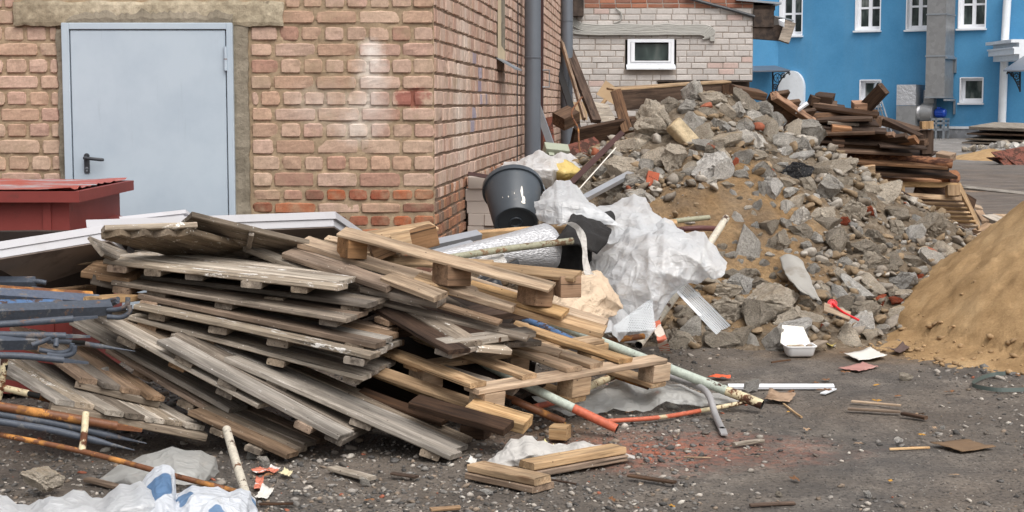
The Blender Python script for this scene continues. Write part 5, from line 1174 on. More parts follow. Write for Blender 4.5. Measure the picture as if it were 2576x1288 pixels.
def pipe_mat(name, base, rust, amt, dk=None, sc=14, rough=.5):
    t = NT(name); p = t.pos(); n = t.noise(p, sc, 7, .72); n2 = t.noise(p, 5, 4, .6); r2 = t.ramp(t.noise(p, 60, 4, .7), [(.3, .75), (.7, 1.15)])
    c = t.mix(1, base, r2, 'MULTIPLY'); k = t.ramp(t.math('ADD', t.math('MULTIPLY', n, .7), t.math('MULTIPLY', n2, .3)), [(amt, 0), (amt+.03, 1)])
    rc_ = t.mix(t.ramp(n2, [(.4, 0), (.6, 1)]), rust, dk or C(66, 42, 32)); c = t.mix(k, c, t.mix(1, rc_, r2, 'MULTIPLY'))
    return t.pbr(c, t.ramp(k, [(0, rough), (1, .85)]), t.bump(t.mix(.5, k, r2), .35, .003), spec=.35)
R1, R2_ = C(128, 78, 48), C(78, 48, 34)
PGREEN = pipe_mat('pale green grey pipe paint', C(176, 184, 172), R1, .58)
PREDL = pipe_mat('red lead pipe paint', C(186, 98, 72), C(186, 192, 180), .57, C(180, 150, 96))
PCREAM = pipe_mat('cream pipe paint', C(206, 192, 158), R1, .52)
PRUST = pipe_mat('rusty pipe', C(112, 72, 48), C(72, 48, 36), .5, C(190, 132, 70))
PBLK = pipe_mat('worn black paint', C(72, 78, 88), C(112, 80, 60), .545, C(110, 110, 110))
PBLU = pipe_mat('worn navy paint', C(84, 91, 106), C(112, 80, 60), .54, C(120, 118, 112))
PBLUE = pipe_mat('bright blue pipe paint', C(78, 106, 142), C(90, 84, 82), .5)
PWHT = pipe_mat('chalky white pipe', C(196, 188, 172), C(140, 96, 66), .55)
PWEA = pipe_mat('weathered pole', C(150, 148, 126), C(128, 100, 74), .52, C(96, 74, 54))
def curve(pts, n=6):
    if len(pts) < 3: return pts
    o = []; P_ = [pts[0]*2-pts[1]]+pts+[pts[-1]*2-pts[-2]]
    for i in range(1, len(P_)-2):
        for k in range(n):
            s = k/n; a, b_, c_, d_ = P_[i-1], P_[i], P_[i+1], P_[i+2]
            o.append(.5*((2*b_)+(c_-a)*s+(2*a-5*b_+4*c_-d_)*s*s+(3*b_-a-3*c_+d_)*s**3))
    return o+[pts[-1]]
def pipe(pts, r, mats, label, name='pipe', cat='pipe', group='pipes and poles', ends='oo', tee=None, n=6, split=None, seg=16, parent=None):
    """hollow tube; r in picture units at the first point; split = part of the length painted with the second material"""
    P_ = curve([W(*q) if q[2] > 0 else G(q[0], q[1], -q[2]) for q in pts], n); 
    if len(P_) == 2: P_ = [P_[0]+(P_[1]-P_[0])*k/12 for k in range(13)]
    R_ = r*(pts[0][2] if pts[0][2] > 0 else P_[0].y)/FX; mats = mats if isinstance(mats, list) else [mats]
    m = MB(); 
    if split: 
        k = max(1, int((len(P_)-1)*split)); m.tube(P_[:k+1], R_, seg, False, 0); m.tube(P_[k:], R_, seg, False, 1)
    else: m.tube(P_, R_, seg, False, 0)
    dm = len(mats)
    for e, a, b_ in (('s', P_[0], P_[1]), ('e', P_[-1], P_[-2])):
        k = ends[0 if e == 's' else 1]; d = (b_-a).normalized()
        if k == 'o': m.tube([a, a+d*.001, a+d*.16], [R_*.99, R_*.84, R_*.84], seg, False, dm); m.tube([a+d*.15, a+d*.16], R_*.85, seg, True, dm)
        elif k == 'f':              # flattened tip with a bolt hole
            u = d.cross(V(0, 0, 1)).normalized(); w_ = u.cross(d).normalized(); q = [a-d*.10+u*R_*.9, a-d*.10-u*R_*.9, a+u*R_, a-u*R_]
            m.add([q[2]+w_*R_*.5, q[3]+w_*R_*.5, q[1]+w_*.004, q[0]+w_*.004, q[2]-w_*R_*.6, q[3]-w_*R_*.6, q[1]-w_*.004, q[0]-w_*.004], [[0, 1, 2, 3], [7, 6, 5, 4], [0, 3, 7, 4], [1, 5, 6, 2], [2, 6, 7, 3]], 0)
        elif k == 't': m.tube([a, a-d*.07, a-d*.16], [R_, R_*.5, R_*.12], seg, False, 0)
        else: m.tube([a, a-d*.002], [R_, R_*.9], seg, True, 0)
    o = m.build(name, mats+[DK]); smooth_angle(o, 50); return tag(o, label, cat, group)
# metal posts piled at the left edge
PG = 'old metal posts at the left edge'
def beam(x0, y0, Y0, x1, y1, Y1, h_, d_, mat_, label, hook=None, taper=1.0, name='metal_post'):
    a, b_ = W(x0, y0, Y0), W(x1, y1, Y1); k = Y0/FX; h_ *= k; L = (b_-a).length; e = empty(name, (a+b_)/2, label, 'post', PG)
    M = Matrix.Translation(a) @ frame(b_-a, V(0, -.55, 1)); m = MB(); t_ = .006
    h2 = h_*taper; q = []
    for x, hh in ((0, h_), (L, h2)): q += [V(x, 0, -hh/2), V(x, -.0, hh/2), V(x, d_, hh/2), V(x, d_, hh/2-t_), V(x, t_, hh/2-t_), V(x, t_, -hh/2+t_), V(x, d_, -hh/2+t_), V(x, d_, -hh/2)]
    m.add([M @ p_ for p_ in q], [[i, (i+1) % 8, 8+(i+1) % 8, 8+i] for i in range(8)]+[[3, 2, 1, 4], [7, 6, 5, 0], [4, 1, 0, 5], [10, 11, 12, 9], [14, 15, 8, 13], [12, 13, 8, 9]])
    part(m.build('channel', mat_), e)
    for hk in hook or []:
        P_ = curve([W(*q_) for q_ in hk], 6); o = part(MB().tube(P_, .011, 10).build('hook', PBLK), e); smooth_angle(o, 60)
    return e
beam(-40, 716, 7.1, 92, 716, 7.2, 15, .05, PBLK, 'short blackened channel with two bars on top of the post pile', hook=[[(70, 706, 7.2), (100, 708, 7.2), (116, 712, 7.2)], [(80, 725, 7.2), (105, 729, 7.2), (114, 731, 7.2)]])
beam(-40, 734, 6.95, 236, 752, 7.15, 10, .05, PRUST, 'brown rusty channel splashed with white paint near the top of the posts')
beam(-40, 748, 6.85, 252, 766, 7.05, 20, .06, PBLU, 'navy blue rusty channel post with a hooked end', hook=[[(240, 760, 7.05), (270, 758, 7.05), (297, 752, 7.0)], [(240, 768, 7.05), (272, 768, 7.05), (296, 758, 7.0)]], taper=.8)
beam(-40, 770, 6.8, 160, 768, 6.95, 8, .04, PBLUE, 'light blue painted bar between the navy and the black post')
beam(-40, 800, 6.7, 283, 782, 6.95, 36, .06, PBLK, 'wide black post with two upturned rusty hooks', hook=[[(270, 780, 6.94), (300, 778, 6.93), (319, 768, 6.92), (322, 748, 6.92)], [(270, 797, 6.9), (305, 798, 6.9), (325, 786, 6.9), (326, 768, 6.9)]], taper=.75)
beam(-40, 870, 6.55, 96, 868, 6.65, 30, .06, PBLK, 'short black box post with a rusty cut end and bent hooks', hook=[[(100, 880, 6.62), (150, 888, 6.62), (178, 880, 6.62), (182, 864, 6.62)], [(120, 892, 6.6), (160, 896, 6.6), (184, 888, 6.6), (188, 870, 6.6)], [(80, 868, 6.6), (110, 858, 6.62), (128, 852, 6.62)], [(140, 872, 6.6), (143, 853, 6.62)]])
pipe([(-40, 818, 6.65), (60, 812, 6.7), (185, 802, 6.75)], 9, PBLK, 'black tube with a flattened drilled tip below the wide black post', 'metal_tube', 'tube', PG, 'of')
pipe([(-40, 841, 6.6), (80, 843, 6.65), (165, 845, 6.7)], 9, PBLK, 'black tube with flattened tip between the two hooked posts', 'metal_tube', 'tube', PG, 'of')
pipe([(-40, 893, 6.45), (60, 896, 6.5), (160, 906, 6.55)], 9, PBLK, 'speckled black tube with rusty flattened tip above the plank ends', 'metal_tube', 'tube', PG, 'of')
pipe([(120, 858, 6.8), (180, 861, 6.8), (245, 870, 6.82)], 7, PBLK, 'thin black tube tapering to a rusty point on the flat shield', 'metal_tube', 'tube', PG, 'ot')
pipe([(-40, 1016, 6.3), (120, 1042, 6.35), (295, 1072, 6.4)], 12, PRUST, 'thick rusty pipe with a drilled flat tip at the left edge', 'metal_tube', 'tube', PG, 'of')
pipe([(-40, 1036, 6.3), (120, 1062, 6.35), (270, 1094, 6.4)], 9.5, PBLK, 'upper of two black painted tubes with pointed tips at the left', 'metal_tube', 'tube', PG, 'ot')
pipe([(-40, 1055, 6.2), (120, 1080, 6.25), (238, 1108, 6.28)], 9.5, PBLK, 'lower of two black painted tubes with pointed tips at the left', 'metal_tube', 'tube', PG, 'ot')
tw = pipe([(-60, 1082, 6.25), (200, 1134, 6.2), (420, 1192, 6.05), (606, 1240, 5.98)], 7.2, PRUST, 'long thin rusty rail crossing the lower left corner above the film', 'pipe', 'pipe', ends='oc')
pipe([(216, 1038, 6.3), (212, 1090, 6.25), (206, 1134, 6.2)], 9, PCREAM, 'short upright cream post welded to the rusty rail', 'pipe', 'pipe', ends='oc')
pipe([(570, 1080, 6.55), (590, 1150, 6.3), (624, 1262, 5.95)], 11, PWHT, 'whitish peeling pipe leaning down to the gravel at bottom left', ends='co')
pipe([(12, 900, 6.6), (6, 950, 6.6), (-6, 1010, 6.6)], 9, PCREAM, 'cream post end at the extreme left edge', ends='co')
pipe([(4, 975, 6.6), (70, 990, 6.65), (130, 1006, 6.75)], 9, [PCREAM, PRUST], 'cream and rust pipe stub behind the thick rusty pipe', ends='oc', split=.5)
# pipes in the middle
pipe([(1080, 842, 7.9), (1330, 972, 7.35), (1552, 1079, -.035)], 11, [PGREEN, PREDL], 'pale green pipe with red lead painted open end pointing at the camera', ends='co', split=.80)
pipe([(1300, 775, 8.6), (1640, 910, 8.0), (1918, 1018, -.04)], 11.5, [PGREEN, PCREAM], 'long pale grey green pipe with a rusty cream open end to the right', ends='co', split=.85)
pipe([(1520, 1060, -.02), (1660, 1050, -.02), (1780, 1030, -.02), (1895, 1008, -.05)], 6, [PREDL, PCREAM], 'curved orange red rail lying on the gravel joined to two pipes', ends='oc', split=.62)
pipe([(1180, 955, 7.5), (1300, 1010, 7.3), (1418, 1062, -.035)], 10, [PGREEN, PRUST], 'rust eaten pipe end under the near corner of the fresh pallet', ends='co', split=.3)
pipe([(1420, 1010, 7.65), (1480, 974, 7.8), (1546, 945, 8.0)], 10, PCREAM, 'cream rusty pipe slanting up under the fresh pallet', ends='cc')
pipe([(1535, 940, 8.0), (1632, 972, 7.9)], 9, PRUST, 'brown rusty pipe stub lying by the film under the pallet', ends='oo')
pipe([(1340, 1025, 7.5), (1402, 1010, 7.7), (1440, 995, 7.8)], 8, PREDL, 'reddish pipe piece behind the green pipe under the pallet', ends='cc')
pipe([(1607, 868, 8.95), (1705, 735, 9.5), (1827, 548, 10.3)], 10.5, PWHT, 'long rust flecked white pole slanting up through the plastic film', ends='oc')
pipe([(1290, 790, 8.4), (1350, 815, 8.3), (1440, 858, 8.15)], 10, PBLUE, 'bright blue pipe showing between the pine boards and the pallet', ends='cc')
pipe([(1440, 862, 8.6), (1520, 858, 8.7), (1618, 846, 8.9)], 8, [PBLU, PRUST], 'dark blue and rust pipe lying behind the long pale pipe', ends='cc', split=.45)
pipe([(1120, 650, 8.7), (1270, 627, 8.9), (1440, 606, 9.1)], 9, PWEA, 'weathered greenish wooden pole across the foil sheet', 'wooden_pole', 'pole', ends='cc')
pipe([(1600, 572, 10.6), (1700, 556, 10.6), (1784, 547, 10.7)], 6.5, PWEA, 'pale green tube end sticking out above the film', ends='co')
pipe([(1700, 578, 10.5), (1760, 574, 10.5), (1810, 576, 10.6)], 7, pipe_mat('purple brown pipe', C(92, 58, 56), C(60, 40, 38), .55), 'dark purple brown pipe with a knob behind the white pole', ends='cc')
tag(plank('loose_board', W(1560, 572, 10.2), W(1704, 561, 10.2), V(0, -.4, 1), .06, .03, FRESH), 'light lath tucked into the top of the film', 'board', LB)
FLEX = paint('grey flexible hose', C(146, 144, 144), .5, .12, 6, .2, dirt=C(190, 188, 184), dsc=14, damt=.6)
pipe([(1560, 910, 8.4), (1640, 935, 8.2), (1740, 966, 7.95), (1780, 990, 7.7), (1800, 1045, -.02), (1817, 1082, -.015)], 8, FLEX, 'grey plastic hose bent down over the pipes with a flattened end', 'hose', 'hose', None, 'cf')

# ================================================================ bucket, brick stack, foil, felt
BUCK = paint('scuffed black bucket', C(70, 76, 82), .38, .15, 4, .08, dirt=C(98, 98, 96), dsc=10, damt=.62)
b0, b1 = W(1298, 562, 10.2), W(1291, 488, 10.42); ax = (b1-b0).normalized(); hB = .345
bk = empty('black_bucket', b0, 'big scuffed black bucket tipped with its bottom towards us, streaked with white paint', 'bucket')
Mb = Matrix.Translation(b0) @ ax.to_track_quat('Z', 'Y').to_matrix().to_4x4()
def lathe(m, prof, M, seg=40, mi=0, close=False):
    n = len(prof); base = len(m.v)
    for r_, z_ in prof:
        for k in range(seg): a = 2*math.pi*k/seg; m.v.append(tuple(M @ V(r_*math.cos(a), r_*math.sin(a), z_)))
    for i in range(n-1):
        for k in range(seg): k2 = (k+1) % seg; m.f.append([base+i*seg+k, base+i*seg+k2, base+(i+1)*seg+k2, base+(i+1)*seg+k]); m.m.append(mi)
    return m
m = lathe(MB(), [(.001, .012), (.03, .012), (.034, .004), (.04, .004), (.044, .012), (.118, .012), (.122, 0), (.138, 0), (.145, .012), (.186, hB-.03), (.189, hB)], Mb)
lathe(m, [(.189, hB), (.182, hB), (.139, .02), (.001, .02)], Mb); o = part(m.build('shell', BUCK), bk); smooth_angle(o, 40)
m = lathe(MB(), [(.186, hB-.035), (.2, hB-.035), (.2, hB-.004), (.196, hB+.004), (.188, hB+.002)], Mb); o = part(m.build('rim', BUCK), bk); smooth_angle(o, 40)
WPT = paint('white paint splash', C(222, 216, 206), .6, .08)
m = MB()
def onb(a, z_, off=.0015): r_ = .145+(.186-.145)*(z_/hB)+off; return Mb @ V(r_*math.cos(a), r_*math.sin(a), z_)
yaw_f = min((k*.01 for k in range(629)), key=lambda a: (onb(a, .15)-V(0, 0, EYE)).length)
sgn = 1 if onb(yaw_f+.3, .15).x > onb(yaw_f, .15).x else -1
for a0, z0_, w_, h_ in ((.28, .22, .04, .02), (.36, .13, .10, .12), (.42, .07, .16, .06), (.40, .04, .22, .03), (.10, .30, .03, .05), (.12, .26, .02, .03), (-.45, .10, .03, .012), (-.2, .09, .04, .02), (.05, .11, .03, .015)):
    c_ = []; n_ = 10
    for k in range(n_): q = 2*math.pi*k/n_; rr2 = .55+.5*abs(mnoise.noise(V(k*1.7, a0*20, z0_*20))); c_.append(onb(yaw_f+sgn*(a0+math.cos(q)*w_*.5*rr2*1.3), z0_+math.sin(q)*h_*.5*rr2*1.3))
    m.add(c_, [list(range(n_))])
part(m.build('paint_splash', WPT), bk)
m = MB().tube(curve([onb(yaw_f+sgn*1.45, hB-.02, .014), onb(yaw_f+sgn*1.6, hB-.06, .03), onb(yaw_f+sgn*1.5, hB-.10, .02)]), .004, 6); part(m.build('handle', GALV), bk)

SIL = paint('grey sand lime brick', C(172, 162, 154), .9, .05, 4, .15)
ri = random.Random(5)
for r_ in range(11):
    z_ = .01+r_*.0885; x0 = W(1172, 500, 11.5).x
    for c_ in range(2 if r_ > 7 else 3):
        L = .25 if r_ > 7 else .122; xx = x0+(.012 if r_ < 8 else .0)+c_*(L+.003)+ri.uniform(-.006, .006)+(.02 if r_ == 10 else 0)
        yy = 11.5+ri.uniform(-.012, .012); o = MB().box((0, 0, 0), (L, .25 if r_ < 8 else .12, .088)).build('sand_lime_brick', SIL); bevel(o, .004, 1)
        o.location = (xx, yy, z_); o.rotation_euler.z = ri.uniform(-.02, .02)
        pos_ = ['left', 'middle', 'right'][c_] if r_ < 8 else ['left', 'right'][c_]
        nm = ['bottom', 'second', 'third', 'fourth', 'fifth', 'sixth', 'seventh', 'eighth', 'ninth', 'tenth', 'topmost'][r_]
        tag(o, f'grey sand lime brick, {pos_} one in the {nm} course of the stack behind the bucket', 'brick', 'sand lime bricks stacked by the side wall')
tag(plank('loose_board', W(1176, 436, 11.4), W(1275, 452, 11.4), V(0, -.3, 1), .07, .006, DRUST), 'dark brown metal strip lying on the grey brick stack', 'metal strip', None)
FOILM = (lambda t: t.pbr(C(186, 186, 188), .36, t.bump(t.mix(.4, t.vor(t.map(t.pos(), (14, 14, 60)), 3.0), t.noise(t.pos(), 40, 4, .6)), .7, .012), metal=.35))(NT('embossed foil'))
def cone(pts, r0, r1, seg=36, n=24, a0=0, a1=2*math.pi, flat=1.0):
    a, b_ = pts; d = b_-a; M = frame(d, V(0, 0, 1)); v = []; f = []
    for i in range(n+1):
        s = i/n; R_ = r0+(r1-r0)*s
        for k in range(seg+1):
            q = a0+(a1-a0)*k/seg; rr2 = R_*(1+.05*mnoise.noise(V(s*4, math.cos(q)*2, math.sin(q)*2)))
            v.append(tuple(a+d*s+(M @ V(0, math.cos(q)*rr2, math.sin(q)*rr2*flat))))
    for i in range(n):
        for k in range(seg): f.append([i*(seg+1)+k, i*(seg+1)+k+1, (i+1)*(seg+1)+k+1, (i+1)*(seg+1)+k])
    return v, f
v, f = cone((W(1090, 650, 8.9), W(1376, 624, 9.35)), .03, .145); o = link('foil_sheet', mesh('foil_sheet', v, f, True), FOILM)
so_ = o.modifiers.new('thick', 'SOLIDIFY'); so_.thickness = .004
tag(o, 'silver foil insulation rolled into a cone opening to the right', 'foil sheet')
# ================================================================ films, papers, felt
def film_mat(name, col, clear=.12, rough=.35, tint=None, glow=.5, dirt=None, bs=.45):
    t = NT(name); p = t.pos(); n = t.noise(p, 16, 5, .6)
    df = t.n('ShaderNodeBsdfDiffuse'); tr = t.n('ShaderNodeBsdfTranslucent'); gl = t.n('ShaderNodeBsdfGlossy'); tp = t.n('ShaderNodeBsdfTransparent')
    c = col
    if tint: c = t.mix(t.ramp(t.noise(p, tint[1], 1, .4), [(tint[2], 0), (tint[2]+.02, 1)]), col, tint[0])
    if dirt: c = t.mix(t.ramp(t.noise(p, 7, 6, .7), [(.58, 0), (.78, .6)]), c, dirt)
    w1 = t.n('ShaderNodeVectorMath', operation='ADD'); nz = t.n('ShaderNodeTexNoise'); t.set(nz.inputs['Vector'], p); nz.inputs['Scale'].default_value = 6; t.set(w1.inputs[0], p); sc_ = t.n('ShaderNodeVectorMath', operation='SCALE'); t.set(sc_.inputs[0], nz.outputs['Color']); sc_.inputs['Scale'].default_value = .12; t.set(w1.inputs[1], sc_.outputs[0])
    cr1 = t.ramp(t.vor(t.map(w1.outputs[0], (1, 1, .45)), 13, 'Distance', 'DISTANCE_TO_EDGE'), [(0, 1), (.16, 0)]); cr2 = t.ramp(t.vor(t.map(w1.outputs[0], (.5, 1, 1.1), loc=(3, 1, 2)), 26, 'Distance', 'DISTANCE_TO_EDGE'), [(0, 1), (.22, 0)])
    bp_ = t.bump(t.math('ADD', cr1, t.math('MULTIPLY', cr2, .5)), bs, .012)
    for s in (df, tr): t.set(s.inputs[0], c); t.set(s.inputs['Normal'], bp_)
    gl.inputs['Roughness'].default_value = rough; t.set(gl.inputs['Normal'], bp_)
    def mx(f_, a, b_): d = t.n('ShaderNodeMixShader'); t.set(d.inputs[0], f_); t.t.links.new(a, d.inputs[1]); t.t.links.new(b_, d.inputs[2]); return d.outputs[0]
    s = mx(glow, df.outputs[0], tr.outputs[0]); s = mx(.07, s, gl.outputs[0]); s = mx(clear, s, tp.outputs[0]); t.t.links.new(s, t.o.inputs[0]); return t.m
FILM = film_mat('white plastic film', C(220, 222, 224), .15, glow=.35, dirt=C(200, 198, 192), bs=.4)
FILMG = film_mat('greyish plastic film', C(206, 206, 202), .30, glow=.35, dirt=C(164, 160, 150), bs=.4)
FILMB = film_mat('blue printed plastic', C(208, 212, 218), .02, tint=(C(96, 128, 164), 5, .56), glow=.2)
CLOTHW = film_mat('white cloth strip', C(200, 196, 190), 0, .7, glow=.2, dirt=C(160, 150, 138))
BAGY = film_mat('yellow foam', C(222, 196, 120), 0, .6, glow=.2)
PAPER = film_mat('beige crumpled paper', C(214, 190, 162), 0, .8, glow=.15, dirt=C(184, 152, 120))
FELT = paint('black felt', C(36, 34, 33), .95, .3, 30, .6)
def crumple(T, ex, amp, seed, it=140, pin=.02, stiff=.35, lo=6.0):
    """let an over-long sheet buckle onto the surface T (h x w x 3): stretched springs pushed back to their length"""
    h_, w_ = T.shape[:2]; rg_ = np.random.default_rng(int(seed*13)+1)
    gu = np.gradient(T, axis=0); gv = np.gradient(T, axis=1); nn = np.cross(gu, gv); nn /= np.linalg.norm(nn, axis=2, keepdims=True)+1e-9
    n0 = np.array([[mnoise.noise(V(*(T[i, j]*lo))+V(seed*3, 0, seed)) for j in range(w_)] for i in range(h_)]); n1 = rg_.normal(0, 1, (h_, w_))
    X = T+nn*(n0[..., None]*amp+n1[..., None]*amp*.12); 
    def L0(a, b_): return np.linalg.norm(T[a]-T[b_], axis=-1)*ex
    cons = []
    S0 = lambda a, b_=None: slice(a, b_)
    for par in (0, 1):
        for d in (1, 2):           # neighbours keep their length, second neighbours resist sharp bending
            na = (h_-d-par+1)//2 if d == 1 else None
            ia = np.arange(par*d, h_-d, 2*d) if d == 1 else np.concatenate([np.arange(par*2+o, h_-2, 4) for o in (0, 1)])
            ja = np.arange(par*d, w_-d, 2*d) if d == 1 else np.concatenate([np.arange(par*2+o, w_-2, 4) for o in (0, 1)])
            k = 1.0 if d == 1 else stiff
            cons.append(((ia[:, None], np.arange(w_)[None]), (ia[:, None]+d, np.arange(w_)[None]), k)); cons.append(((np.arange(h_)[:, None], ja[None]), (np.arange(h_)[:, None], ja[None]+d), k))
        ia = np.arange(par, h_-1, 2); 
        for jp in (0, 1):
            ja = np.arange(jp, w_-1, 2); cons.append(((ia[:, None], ja[None]), (ia[:, None]+1, ja[None]+1), .5)); cons.append(((ia[:, None], ja[None]+1), (ia[:, None]+1, ja[None]), .5))
    cons = [(a, b_, k, L0(a, b_)) for a, b_, k in cons]
    for t_ in range(it):
        for a, b_, k, l in cons:
            d = X[b_]-X[a]; n_ = np.linalg.norm(d, axis=-1)+1e-9; e = (.5*k*(n_-l)/n_)[..., None]*d*.9; X[a] += e; X[b_] -= e
        X += (T-X)*pin
    return X
def sheet(name, rows, mat_, label, cat, amp=.02, fr_=7.0, seed=1.0, n=12, thick=0.0, group=None, fine=.35, edge=.01, zmin=.004, ex=1.12):
    P_ = [[W(*q) if q[2] > 0 else G(q[0], q[1], -q[2]) for q in r_] for r_ in rows]
    P_ = [curve(r_, n) for r_ in P_]; cols_ = [curve([P_[j][i] for j in range(len(P_))], n) for i in range(len(P_[0]))]
    T = np.array([[p[:] for p in c_] for c_ in cols_]); w_, h_ = T.shape[:2]
    for i in range(w_):            # ragged outline
        for j in range(h_):
            if i in (0, w_-1) or j in (0, h_-1): q = V(*T[i, j])*14; T[i, j] += edge*np.array([mnoise.noise(q), mnoise.noise(q+V(4, 4, 4)), mnoise.noise(q+V(9, 9, 9))])
    def sub(A, st): return np.unique(np.append(np.arange(0, A, st), A-1))
    def up(Xc, ic, jc, h1, w1):       # straight facets between the creases
        Y_ = np.stack([np.stack([np.interp(np.arange(w1), jc, Xc[i, :, c]) for i in range(len(ic))]) for c in range(3)], -1)
        return np.stack([np.stack([np.interp(np.arange(h1), ic, Y_[:, j, c]) for j in range(w1)], 1) for c in range(3)], -1)
    X = T
    if amp > 0:
        cell = np.linalg.norm(T[1:]-T[:-1], axis=-1).mean()
        for size, e_, am in ((.085, ex, amp*1.3), (.036, 1+(ex-1)*.6, amp*.28), (.016, 1+(ex-1)*.3, amp*.08)):
            st = max(1, int(round(size/cell))); ic, jc = sub(w_, st), sub(h_, st)
            if len(ic) < 4 or len(jc) < 4: st = max(1, st//2); ic, jc = sub(w_, st), sub(h_, st)
            if len(ic) < 4 or len(jc) < 4: continue
            Xc = crumple(X[np.ix_(ic, jc)], e_, am, seed+st, it=70, stiff=.15, lo=fr_*.09/size*.5); X = up(Xc, ic, jc, w_, h_)
        sm = X.copy(); sm[1:-1, 1:-1] = .5*X[1:-1, 1:-1]+.125*(X[2:, 1:-1]+X[:-2, 1:-1]+X[1:-1, 2:]+X[1:-1, :-2]); X = sm
    X[..., 2] = np.maximum(X[..., 2], zmin); v = X.reshape(-1, 3)
    f = [[i*h_+j, (i+1)*h_+j, (i+1)*h_+j+1, i*h_+j+1] for i in range(w_-1) for j in range(h_-1)]
    o = link(name, mesh(name, v, f, True), mat_)
    if thick: mo = o.modifiers.new('thick', 'SOLIDIFY'); mo.thickness = thick
    return tag(o, label, cat, group)
FG = 'crumpled plastic films'
sheet('plastic_film', [[(1372, 480, 10.2), (1402, 462, 10.3), (1445, 472, 10.3), (1492, 514, 10.1)], [(1360, 512, 9.9), (1405, 505, 9.8), (1455, 510, 9.8), (1515, 535, 9.8)], [(1364, 550, 9.8), (1410, 556, 9.7), (1470, 556, 9.7), (1560, 560, 9.7)]], FILM, 'rounded bulge of white film right of the black bucket', 'plastic film', .03, 5, 1, 14, group=FG)
sheet('plastic_film', [[(1470, 530, 10.3), (1550, 512, 10.4), (1610, 506, 10.4), (1665, 556, 10.3)], [(1480, 565, 10.0), (1550, 548, 10.0), (1615, 540, 10.0), (1690, 575, 9.9)], [(1460, 612, 9.7), (1550, 596, 9.7), (1640, 590, 9.6), (1730, 610, 9.6)]], FILM, 'middle fold of white film below the rubble slope', 'plastic film', .03, 6, 2, 14, group=FG)
sheet('plastic_film', [[(1478, 640, 9.8), (1550, 590, 9.85), (1650, 566, 9.8), (1745, 588, 9.6), (1814, 655, 9.3)], [(1490, 680, 9.45), (1560, 640, 9.4), (1650, 612, 9.25), (1735, 632, 9.15), (1796, 688, 9.1)], [(1506, 730, 9.3), (1575, 700, 9.15), (1650, 676, 9.05), (1720, 690, 9.05), (1762, 704, 9.1)], [(1530, 790, 9.2), (1590, 760, 9.05), (1645, 745, 9.0), (1690, 735, 9.05), (1716, 724, 9.1)], [(1575, 846, 9.1), (1615, 838, 9.0), (1645, 812, 9.0), (1662, 790, 9.05), (1682, 745, 9.1)]], FILM, 'biggest white plastic film draped down in front of the rubble heap', 'plastic film', .05, 4, 3, 20, group=FG)
sheet('plastic_film', [[(1425, 800, 8.9), (1470, 755, 9.0), (1520, 742, 9.1), (1575, 770, 9.1)], [(1430, 830, 8.6), (1480, 795, 8.7), (1530, 790, 8.8), (1570, 820, 8.9)], [(1400, 860, 8.4), (1470, 840, 8.4), (1530, 835, 8.5), (1560, 850, 8.7)]], FILM, 'small rumpled white film under the beige paper', 'plastic film', .04, 8, 4, 12, group=FG)
sheet('plastic_film', [[(1345, 990, -.03), (1450, 985, -.05), (1560, 968, -.09), (1660, 966, -.08), (1770, 988, -.04), (1840, 1000, -.03)], [(1390, 1020, -.04), (1470, 1006, -.05), (1570, 996, -.06), (1660, 994, -.07), (1770, 1004, -.05), (1850, 1012, -.03)], [(1440, 1042, -.015), (1500, 1034, -.02), (1580, 1026, -.03), (1670, 1020, -.03), (1760, 1018, -.03), (1840, 1022, -.01)]], FILMG, 'greyish film lying on the ground behind the orange rail', 'plastic film', .03, 8, 5, 10, ex=1.07, group=FG)
sheet('plastic_film', [[(1240, 1150, -.02), (1280, 1124, -.05), (1340, 1116, -.06), (1410, 1110, -.05), (1480, 1118, -.03), (1570, 1140, -.02)], [(1230, 1162, -.01), (1290, 1148, -.04), (1345, 1140, -.05), (1410, 1136, -.04), (1490, 1130, -.03), (1580, 1150, -.02)], [(1250, 1174, -.005), (1300, 1168, -.01), (1350, 1158, -.02), (1420, 1152, -.02), (1500, 1145, -.02), (1575, 1158, -.005)]], CLOTHW, 'torn white film strip trapped under the two rebated planks', 'plastic film', .022, 12, 6, 8, group=FG)
sheet('plastic_film', [[(262, 1196, -.02), (330, 1160, -.06), (430, 1138, -.09), (520, 1150, -.05), (541, 1172, -.02)], [(262, 1210, -.02), (350, 1185, -.06), (440, 1170, -.08), (510, 1176, -.06), (540, 1190, -.015)], [(300, 1222, -.005), (360, 1212, -.03), (440, 1215, -.03), (490, 1216, -.02), (520, 1210, -.005)]], FILMG, 'dirty translucent film lying under the rusty rail', 'plastic film', .025, 8, 7, 12, ex=1.07, group=FG)
sheet('plastic_film', [[(-40, 1222, -.10), (60, 1262, -.05), (160, 1245, -.07), (250, 1246, -.06), (340, 1232, -.08), (420, 1240, -.06)], [(-40, 1262, -.10), (60, 1284, -.06), (160, 1272, -.08), (250, 1275, -.08), (340, 1262, -.10), (420, 1268, -.06)], [(-40, 1330, -.01), (60, 1330, -.03), (160, 1325, -.04), (250, 1320, -.03), (340, 1310, -.04), (420, 1310, -.01)]], FILM, 'wide crumpled white film along the bottom left edge', 'plastic film', .03, 8, 8, 12, ex=1.13, group=FG)
sheet('plastic_bag', [[(335, 1262, 5.85), (370, 1205, 5.9), (408, 1182, 5.92), (436, 1196, 5.9), (444, 1236, 5.88)], [(330, 1285, 5.75), (375, 1245, 5.72), (410, 1226, 5.72), (436, 1238, 5.75), (450, 1262, 5.78)], [(320, 1320, 5.6), (380, 1300, 5.55), (420, 1290, 5.55), (450, 1292, 5.6), (470, 1300, 5.65)]], FILMB, 'white bag with blue print standing up at the bottom left', 'plastic bag', .035, 7, 9, 14, ex=1.12)
